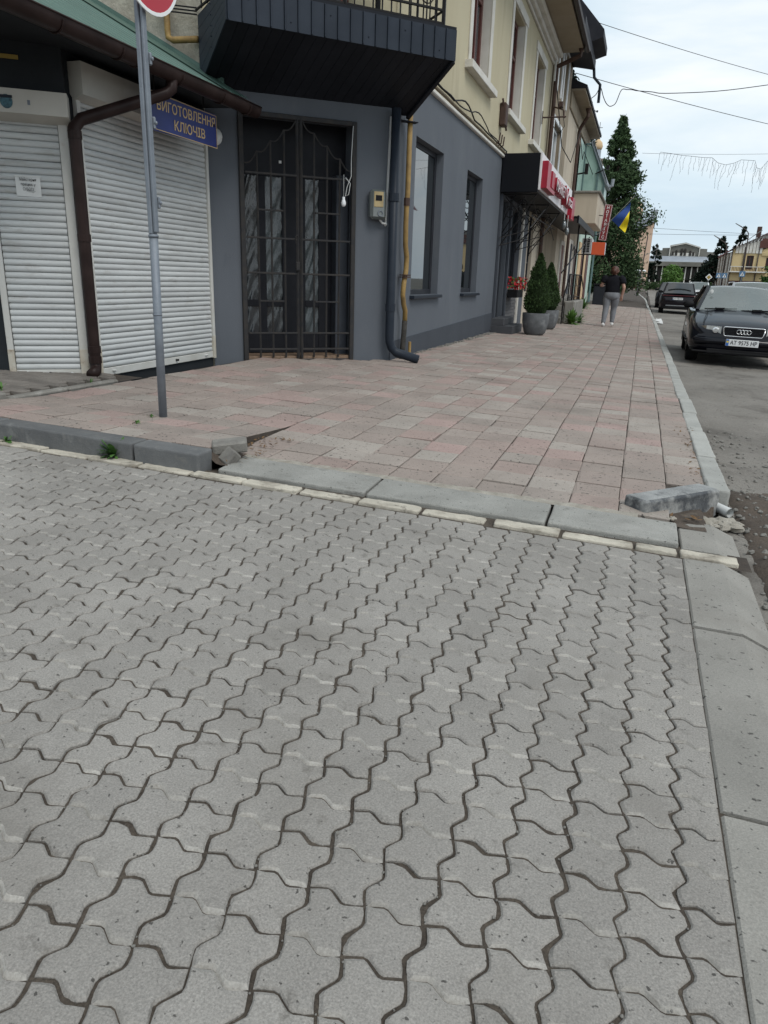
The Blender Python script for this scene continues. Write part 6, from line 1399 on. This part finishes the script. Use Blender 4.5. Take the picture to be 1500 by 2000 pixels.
for k in range(11):
    m = MB(); x_ = 1.0+k*1.0; m.box(x_, x_+.8, 150.3, 150.45, 2.2, 4.3); m.build('window', 'window_dark', pv)
m = MB(); m.box(.5, 12.5, 149.4, 149.8, zf, 1.6); m.build('front_wall', 'grey_house', pv)
# yellow corner house
yh = thing('yellow_house', 'yellow corner house with red tin roof and grey side wall', 'building', (14, 112, .8)); zf = .6; yc = 105
m = MB(); yholes = [(1.75, 2.55, 3.35, 5.0), (3.95, 4.55, 3.35, 4.8), (3.9, 4.5, 1.4, 2.4)]; wall(m, (9.95, yc), (1,0), (0,-1), 9, zf, 5.75, yholes, .2); m.build('front_wall', 'yellow_house', yh)
sd2 = Vector((9.3, 121))-Vector((9.95, yc)); sl2 = sd2.length; sd2.normalize(); sn = (-sd2.y, sd2.x); sn = sn if sn[0] < 0 else (-sn[0], -sn[1])
m = MB(); sh = [(1.2+k*2.6, 2.2+k*2.6, 3.2, 4.9) for k in range(5)]; wall(m, (9.95, yc), sd2, sn, sl2, zf, 5.4, sh, .2); m.build('side_wall', 'grey_house', yh)
for h in sh: window(yh, (9.95, yc), sd2, sn, h, .12, 'window_dark', 'window_dark', .1)
for h in yholes: window(yh, (9.95, yc), (1,0), (0,-1), h, .12, 'brown_frame', 'window_dark', .08, vs=((h[0]+h[1])/2,))
m = MB()
for k in range(6): p = Vector((9.95, yc))+sd2*(.3+k*2.6); m.box(p.x-.12, p.x+.05, p.y-.25, p.y+.25, zf, 5.3)
m.build('pilaster', 'white_trim', yh)
m = MB(); m.box(9.9, 14.2, yc-.9, yc, 2.98, 3.12, .02); bl_ = m.build('balcony', 'white_trim', yh)
for k in range(26):
    m = MB(); x_ = 10.0+k*.165; m.box(x_-.03, x_+.03, yc-.88, yc-.8, 3.12, 3.62); m.build('baluster', 'rust_pipe' if k % 9 else 'white_trim', bl_)
m = MB(); m.box(9.9, 14.2, yc-.9, yc-.78, 3.62, 3.7); m.build('handrail', 'white_trim', bl_)
m = MB(); m.box(9.95, 19, yc-.06, yc-.002, zf, 2.0); m.build('dark_base', 'brown_roof', yh)
m = MB(); 
for k in range(8): m.box(10.3+k*.38, 10.62+k*.38, yc-.12, yc-.003, 5.25, 6.1+.1*k, .01)
m.build('attic_panel', 'white_trim', yh)
m = MB(); 
for k in range(8): m.bar((10.3+k*.38, yc-.3, 6.05+.1*k), (10.55+k*.38, yc-.05, 6.5+.12*k), .07, .07)
m.build('attic_strut', 'white_frame', yh)
m = MB(); m.quad((9.2, 121.5, 5.0), (9.6, yc-.5, 5.6), (15.5, yc-.5, 8.6), (15.5, 121.5, 8.6)); m.quad((9.2, 121.5, 5.0), (9.6, yc-.5, 5.6), (9.6, yc-.5, 5.45), (9.2, 121.5, 4.85)); m.quad((15.5, yc-.5, 8.6), (15.5, 121.5, 8.6), (22, 121.5, 5.4), (22, yc-.5, 5.4)); m.build('roof', 'red_roof', yh)
m = MB(); m.quad((10.0, yc+.3, 5.75), (15.5, yc+.3, 8.5), (19, yc+.3, 6.8), (19, yc+.3, 5.75)); m.build('gable_wall', 'white_trim', yh)
m = MB(); m.box(12.9, 19, yc-.25, yc-.0, 5.9, 7.0); m.build('mansard', 'brown_roof', yh); m = MB(); m.box(12.6, 13.1, yc+2, yc+2.6, 7.0, 8.5, .04); m.build('chimney', 'rust_pipe', yh)
m = MB()
for xx in (9.98, 11.35, 12.95): m.tube([(xx, yc-.1, 6.0), (xx, yc-.1, zf)], .07, 6)
m.build('drainpipe', 'lamp_dark', yh)
m = MB(); m.lathe([(.9,0),(.95,.3),(.7,.75),(.3,1.0),(0,1.05)], (14.2, yc-.05, 5.0), 16); m.v = [(x, yc-.05+(y-yc+.05)*.15, z) for x, y, z in m.v]; m.build('curved_pediment', 'yellow_house', yh)
# white house with a red roof across the street, outside the frame but mirrored in the shop window
wh = thing('white_house', 'white house with red roof across the street, mirrored in the grey shop window', 'building', (16, 50, 0)); wholes = [(1+k*3.2, 2.2+k*3.2, z, z+1.7) for k in range(4) for z in (1.0, 4.2)]
m = MB(); wall(m, (13.2, 49), EY, (-1, 0), 14, -.2, 6.6, wholes, .2); wall(m, (13.2, 49), (1,0), (0,-1), 9, -.2, 6.6); wall(m, (13.2, 63), (1,0), (0,1), 9, -.2, 6.6); m.build('wall', 'white_trim', wh)
for h in wholes: window(wh, (13.2, 49), EY, (-1,0), h, .12, 'white_frame', 'window_dark', .08)
m = MB(); m.quad((12.6, 48.4, 6.5), (12.6, 63.6, 6.5), (16.5, 63.6, 11), (16.5, 48.4, 11)); m.quad((16.5, 48.4, 11), (16.5, 63.6, 11), (23, 63.6, 6.5), (23, 48.4, 6.5)); m.build('roof', 'red_roof', wh)
# ================================================================== LAMP POSTS, SIGNS, WIRES
z_ = g(-.5, 75)
lp = thing('street_lamp', 'rusty street lamp pole with a curved arm at the far kerb end', 'street lamp', (-.4, 75, z_), 'street lamps'); m = MB(); m.tube([(-.42, 75, z_-.1), (-.35, 75, 2.5), (-.2, 75, 5.3), (-.28, 75, 5.65), (-.6, 75, 5.9), (-1.05, 75, 6.2)], [.07, .06, .045, .04, .035, .03], 8); m.build('pole', 'lamp_dark', lp, smooth=True); m = MB(); m.tube([(-.3, 75, 3.7), (.2, 75, 3.95), (.75, 75, 4.25)], .025, 6); m.box(.65, .95, 74.9, 75.1, 4.22, 4.32, .03); m.build('arm', 'lamp_grey', lp)
dsh = thing('tin_billboard', 'grey tin roof sign board on top of the peach building edge', 'board', (.2, 107, 9.3)); m = MB(); m.frame((.15, 107.4, 9.9), (1,0,.2), (0,1,0), (0,0,1), .75, .12, 1.1, .05); m.build('board', 'grey_metal', dsh)
ln = thing('lantern_post', 'ornate grey five armed lantern standing at the far kerb end', 'lantern', (-.47, 72, g(-.5, 72))); zl = g(-.5, 72); m = MB(); m.tube([(-.5, 72, zl-.05), (-.47, 72, zl+1.6), (-.46, 72, zl+2.2)], [.05, .045, .05], 8); m.lathe([(.09,1.25),(.12,1.4),(.22,1.7),(.1,1.9)], (-.47, 72, zl), 10); m.build('post', 'lamp_grey', ln, smooth=True)
for k in range(5):
    a = k*2*math.pi/5+.4; m = MB(); dx, dy = math.cos(a), math.sin(a); m.tube([(-.47+dx*.05, 72+dy*.05, zl+1.7), (-.47+dx*.35, 72+dy*.35, zl+1.6), (-.47+dx*.45, 72+dy*.45, zl+1.8), (-.47+dx*.45, 72+dy*.45, zl+2.1)], .025, 6); am = m.build('arm', 'lamp_grey', ln, smooth=True); m = MB(); m.sphere((-.47+dx*.45, 72+dy*.45, zl+2.2), .1, n=8, m=6); m.build('globe', 'bulb', am)
for k, (x, y, lbl, tip, h) in enumerate(((11.0, 100, 'tall twin armed street lamp before the yellow house balcony', (9.4, 8.3), 7.3), (9.4, 106, 'street lamp with a long raised arm left of the yellow house', (7.7, 7.3), 6.2))):
    z_ = g(x, y); t_ = thing('street_lamp', lbl, 'street lamp', (x, y, z_), 'street lamps'); m = MB(); m.tube([(x, y, z_), (x-.1, y, h-.5), (x-.15, y, h), (x-.45, y, h+.35), (tip[0], y, tip[1])], [.09, .07, .06, .05, .05], 8); m.build('pole', 'lamp_dark', t_, smooth=True); m = MB(); m.bar((tip[0]-.1, y, tip[1]+.05), (tip[0]+.7, y, tip[1]-.35), .12, .08, .02); m.build('lamp_head', 'lamp_grey', t_)
    if k == 0: m = MB(); m.tube([(x-.12, y, 6.5), (x+.6, y, 7.1), (x+1.1, y, 7.5)], .04, 6); m.bar((x+.7, y, 7.2), (x+1.3, y, 7.62), .14, .08, .02); m.build('second_arm', 'lamp_grey', t_)
for k, (x, y, lbl, z1) in enumerate(((7.85, 90, 'pair of blue crossing signs on a post before the grey house side', 2.35), (8.75, 80, 'blue pedestrian crossing sign on a white post before the yellow house', 2.4))):
    z_ = g(x, y); t_ = thing('crossing_sign', lbl, 'road sign', (x, y, z_), 'pedestrian crossing signs'); m = MB(); m.tube([(x, y, z_), (x, y, z1+.3)], .035, 6); m.build('post', 'lamp_grey', t_)
    for d in ((-.3, .28) if k == 0 else (0,)):
        m = MB(); m.box(x+d-.26, x+d+.26, y-.06, y-.04, z1-.26, z1+.26, .006); p_ = m.build('plate', 'sign_face_blue', t_); m = MB(); m.extr([(x+d-.19, y-.066, z1-.17), (x+d+.19, y-.066, z1-.17), (x+d, y-.066, z1+.19)], (0, .004, 0)); tr_ = m.build('white_triangle', 'sign_white', p_)
        m = MB(); m.extr([(x+d-.04, y-.072, z1-.13), (x+d+.05, y-.072, z1-.13), (x+d+.015, y-.072, z1+.07), (x+d-.02, y-.072, z1+.07)], (0, .003, 0)); m.build('walking_figure', 'ink', p_)
t_ = thing('priority_sign', 'small pale diamond road sign by the dark spruce', 'road sign', (6.6, 90, g(6.6, 90))); m = MB(); m.tube([(6.6, 90, g(6.6, 90)), (6.6, 90, 2.1)], .03, 6); m.build('post', 'lamp_grey', t_); m = MB(); m.frame((6.6, 89.94, 2.15), (.707,0,.707), (0,1,0), (-.707,0,.707), .5, .02, .5, .01); p_ = m.build('plate', 'sign_white', t_); m = MB(); m.frame((6.6, 89.925, 2.15), (.707,0,.707), (0,1,0), (-.707,0,.707), .32, .01, .32); m.build('centre', 'yellow_tag', p_)
def wire(pts, r, label, name='overhead_wire', sag=0., n=24):
    if len(pts) == 2: a, b = Vector(pts[0]), Vector(pts[1]); pts = [a.lerp(b, i/n)-V(0,0,sag*4*(i/n)*(1-i/n)) for i in range(n+1)]
    m = MB(); m.tube(pts, r, 5); o = m.build(name, 'cable', None, smooth=True); return tag(o, label, 'wire', 'overhead wires')
wire([(-2.73,26,8.74), (8.5,40,8.95)], .009, 'highest wire running from the dark mansard eaves across the sky', sag=.15)
wire([(-2.91,27,7.51), (9,42.5,7.6)], .011, 'wire crossing the sky below the mansard eaves', sag=.12)
wp = [(-2.52,29,7.19), (-2.39,29.2,7.35), (-2.29,29.5,7.62), (-2.19,29.8,7.41), (-2.08,29.9,7.22), (-1.96,30,7.13), (-1.85,30.1,7.16), (-1.75,30.2,7.28), (-1.63,30.5,7.73), (-1.45,30.8,7.80), (-1.28,31,7.83), (-1.10,31,7.79), (-.6,31.5,7.84), (-.13,32,7.88), (1.67,33,8.09), (3.49,34,8.44), (7,36,9.2)]
wp2 = []
for i in range(len(wp)-1):
    p0, p1, p2, p3 = [Vector(wp[max(0, min(len(wp)-1, i+k))]) for k in (-1, 0, 1, 2)]
    for j in range(4):
        t = j/4; wp2.append(.5*((2*p1)+(p2-p0)*t+(2*p0-5*p1+4*p2-p3)*t*t+(3*p1-p0-3*p2+p3)*t**3))
wire(wp2, .014, 'slack looping cable hanging across the sky by the beige house')
wire([(-.8,38,6.78), (9,45,7.75)], .006, 'thin carrier wire above the string of icicle lights', sag=.1)
wire([(-.09,80,6.43), (14,86,6.2)], .014, 'thin far wire over the end of the street, upper', sag=.05); wire([(-.02,80,5.88), (14,86,6.3)], .014, 'thin far wire over the end of the street, lower', sag=.05)
wire([(-2.9,22.2,6.3), (-2.85,24.5,5.0), (-2.8,27,4.9), (-2.85,29.7,6.3)], .014, 'slack cable looped between the two brown drainpipes')
wire([(-2.6,21.8,5.5), (-2.55,22.1,5.1), (-2.7,22.2,4.9), (-2.9,22.2,5.2)], .01, 'short slack cable beside the upper drainpipe bracket')
wire([(-2.85,29.9,6.2), (-2.75,30.6,5.5), (-2.8,31.5,5.9), (-2.5,33,5.3)], .014, 'slack cable from the brown drainpipe to the glazed balcony')
gt_ = [(-.04,40,7.11), (.43,40,7.04), (.89,40,6.96), (1.54,40.3,6.93), (1.93,40.5,6.91), (2.32,41,6.97), (2.6,41,6.75), (2.95,41,6.65), (3.34,41,6.73), (3.65,41.5,6.93), (4.26,41.5,6.88), (4.38,41.5,6.57), (4.62,42,6.58), (4.87,42,6.94), (5.6,42,6.9), (6.4,42,6.8)]
gr_ = thing('icicle_light_string', 'string of unlit icicle lights hanging across the sky', 'string lights', (0, 40, 7)); m = MB(); m.tube(gt_, .008, 5); m.build('main_cable', 'cable', gr_); rg = random.Random(8); m = MB()
for k in range(44):
    t = k/44*(len(gt_)-1); i = int(t); p = Vector(gt_[i]).lerp(Vector(gt_[i+1]), t-i); n_ = rg.choice((4, 5, 6, 6, 8, 11)); q_ = [p]
    for j in range(n_): q_.append(q_[-1]+V(rg.gauss(-.01, .025), 0, -.1))
    m.tube(q_, .005, 4)
    for a in q_[1::2]: m.sphere(tuple(a), .012, n=5, m=3)
m.build('drops', 'cable', gr_)
# ================================================================== WALKING WOMAN (seen from behind)
def loft(mb, rings, n=14, cap=True):
    vs = []; fs = []
    for (x, y, z, rx, ry) in rings:
        for k in range(n): a = 2*math.pi*k/n; vs.append((x+rx*math.cos(a), y+ry*math.sin(a), z))
    for i in range(len(rings)-1):
        for k in range(n): fs.append((i*n+k, i*n+(k+1) % n, (i+1)*n+(k+1) % n, (i+1)*n+k))
    if cap: fs += [tuple(range(n))[::-1], tuple(range((len(rings)-1)*n, len(rings)*n))]
    return mb.add(vs, fs)
def limb(mb, pts, rs, n=10): return mb.tube(pts, rs, n)
wx, wy = -.83, 22.9; wz = sw(wx, wy); pe = thing('person', 'person in black t-shirt and grey trousers walking away on the sidewalk', 'person', (wx, wy, wz), rot=(0, 0, 0)); pe.scale = (1.17, 1.1, 1.0)
J = {'pelvis': (0,0,.92), 'waist': (0,.0,1.06), 'chest': (.0,.02,1.27), 'neck': (0,.03,1.43), 'head0': (0,.05,1.5), 'head1': (0,.055,1.6),
     'shL': (-.17,.02,1.37), 'elL': (-.285,.0,1.13), 'wrL': (-.25,.2,1.13), 'shR': (.17,.02,1.37), 'elR': (.27,-.07,1.1), 'wrR': (.235,-.01,.86),
     'hipL': (-.1,0,.9), 'knL': (-.105,-.04,.5), 'anL': (-.125,-.16,.1), 'hipR': (.1,0,.9), 'knR': (.075,.12,.5), 'anR': (.07,.1,.12)}
rad = {'pelvis': .13, 'waist': .115, 'chest': .1, 'neck': .052, 'head0': .075, 'head1': .085, 'shL': .045, 'elL': .043, 'wrL': .03, 'shR': .045, 'elR': .043, 'wrR': .03, 'hipL': .09, 'knL': .06, 'anL': .04, 'hipR': .09, 'knR': .06, 'anR': .04}
ed = [('pelvis','waist'),('waist','chest'),('chest','neck'),('neck','head0'),('head0','head1'),('chest','shL'),('shL','elL'),('elL','wrL'),('chest','shR'),('shR','elR'),('elR','wrR'),('pelvis','hipL'),('hipL','knL'),('knL','anL'),('pelvis','hipR'),('hipR','knR'),('knR','anR')]
nm = list(J); co = [J[k] for k in nm]; ra_ = [rad[k] for k in nm]; ee = [(nm.index(a), nm.index(b)) for a, b in ed]
for S_, dirv in (('L', Vector((0, .9, .1))), ('R', Vector((-.05, .25, -1)))):
    w_ = Vector(J['wr'+S_]); dirv.normalize(); side = Vector((1, 0, 0)); pal = w_+dirv*.06; co.append(tuple(pal)); ra_.append(.03); ip = len(co)-1; ee.append((nm.index('wr'+S_), ip))
    for f_, (off_, ln_) in enumerate(((-.027, .06), (-.009, .07), (.009, .066), (.027, .052))):
        b_ = pal+side*off_+dirv*.02; curl = Vector((0, .35, -.1)) if S_ == 'R' else Vector((0, .1, -.6)); e1_ = b_+dirv*ln_*.5; e2_ = e1_+(dirv+curl).normalized()*ln_*.5
        i0 = len(co); co += [tuple(b_), tuple(e1_), tuple(e2_)]; ra_ += [.0095, .0085, .007]; ee += [(ip, i0), (i0, i0+1), (i0+1, i0+2)]
    b_ = pal-dirv*.02+side*(.03 if S_ == 'L' else -.03); i0 = len(co); co += [tuple(b_), tuple(b_+dirv*.035+side*(.02 if S_ == 'L' else -.02))]; ra_ += [.011, .009]; ee += [(ip, i0), (i0, i0+1)]
me = bpy.data.meshes.new('body'); me.from_pydata(co, ee, []); bo = bpy.data.objects.new('body', me); C.objects.link(bo); bo.parent = pe; me.materials.append(MATS['skin'])
md = bo.modifiers.new('skin', 'SKIN'); md.use_smooth_shade = True
for i, r_ in enumerate(ra_): me.skin_vertices[0].data[i].radius = (r_, r_)
for i in range(len(ra_)): me.skin_vertices[0].data[i].use_root = (i == 0)
sb_ = bo.modifiers.new('sub', 'SUBSURF'); sb_.levels = 1; sb_.render_levels = 2
m = MB(); loft(m, [(0,0,.955,.178,.128),(0,0,.97,.182,.132),(0,0,1.06,.172,.122),(0,.0,1.16,.178,.125),(0,.015,1.27,.19,.128),(0,.02,1.36,.185,.105),(0,.025,1.405,.13,.08),(0,.03,1.44,.07,.062)], 18)
for sx, el in ((-1, J['elL']), (1, J['elR'])):
    s0 = Vector((sx*.14, .02, 1.37)); e_ = s0.lerp(Vector(el), .62)+V(sx*.02, 0, 0); limb(m, [s0, s0.lerp(e_, .35)+V(sx*.03,0,.012), s0.lerp(e_, .7)+V(sx*.012,0,0), e_], [.092, .088, .08, .078], 12)
m.build('t_shirt', 'tee', pe, smooth=True)
m = MB(); loft(m, [(0,0,1.0,.165,.115),(0,-.005,.93,.182,.135),(0,-.012,.86,.19,.15),(0,-.005,.8,.178,.135),(0,0,.76,.14,.1)], 18)
for sx, K_ in ((-1, 'L'), (1, 'R')):
    h_, k_, a_ = Vector(J['hip'+K_])+V(0,0,.0), Vector(J['kn'+K_]), Vector(J['an'+K_]); h_.z = .86
    limb(m, [h_, h_.lerp(k_, .3), h_.lerp(k_, .7), k_, k_.lerp(a_, .25)+V(0,-.012,0), k_.lerp(a_, .6), k_.lerp(a_, .9), a_], [.095, .102, .083, .071, .072, .062, .052, .054], 12)
m.build('trousers', 'jersey_grey', pe, smooth=True)
for K_, tp in (('L', .35), ('R', -.05)):
    a_ = Vector(J['an'+K_]); m = MB(); rings = []
    for t, rx, rz, dz in ((-.07,.02,.02,.03),(-.06,.036,.045,.0),(.0,.04,.052,-.005),(.07,.044,.04,-.02),(.13,.046,.03,-.032),(.18,.036,.022,-.04),(.2,.012,.01,-.045)): rings.append((t, rx, rz, dz))
    vs = []; n = 12
    for t, rx, rz, dz in rings:
        for k in range(n): b_ = 2*math.pi*k/n; vs.append((a_.x+rx*math.cos(b_), a_.y+t, a_.z-.045+dz*.4+rz*math.sin(b_)))
    m.add(vs, [(i*n+k, i*n+(k+1) % n, (i+1)*n+(k+1) % n, (i+1)*n+k) for i in range(6) for k in range(n)]+[tuple(range(n))[::-1], tuple(range(6*n, 7*n))])
    if K_ == 'L': m.v = [(x, a_.y+(y-a_.y)*.85+(z-a_.z)*.2, z+max(0, -(y-a_.y))*.3+.0) for x, y, z in m.v]
    m.build('shoe', 'shoe', pe, smooth=True)
m = MB(); m.sphere((0, .042, 1.575), .096, .112, .112, 16, 12); m.sphere((-.01, -.075, 1.545), .06, .05, .065, 12, 8); m.sphere((-.0, -.03, 1.5), .07, .055, .06, 12, 8); 
rg = random.Random(1)
for k in range(40): a = rg.uniform(0, 6.28); m.tube([(.085*math.cos(a), .045+.1*math.sin(a), 1.58), (.088*math.cos(a), .04+.1*math.sin(a), 1.5), (.07*math.cos(a), .035+.07*math.sin(a), 1.45+rg.uniform(0, .03))], [.012, .01, .004], 5)
m.build('hair', 'hair', pe, smooth=True)
m = MB(); m.sphere((.092, .05, 1.545), .012, .02, .03, 8, 6); m.sphere((-.092, .05, 1.545), .012, .02, .03, 8, 6); m.sphere((0, .165, 1.54), .012, .02, .02, 8, 6); m.build('ears_and_nose', 'skin', pe, smooth=True)
ph = thing('phone', 'dark phone held in front by the walking person', 'phone', (wx-.25, wy+.33, wz+1.14)); m = MB(); m.box(wx-.29, wx-.215, wy+.3, wy+.44, wz+1.11, wz+1.12, .004); m.build('body', 'plastic_black', ph)
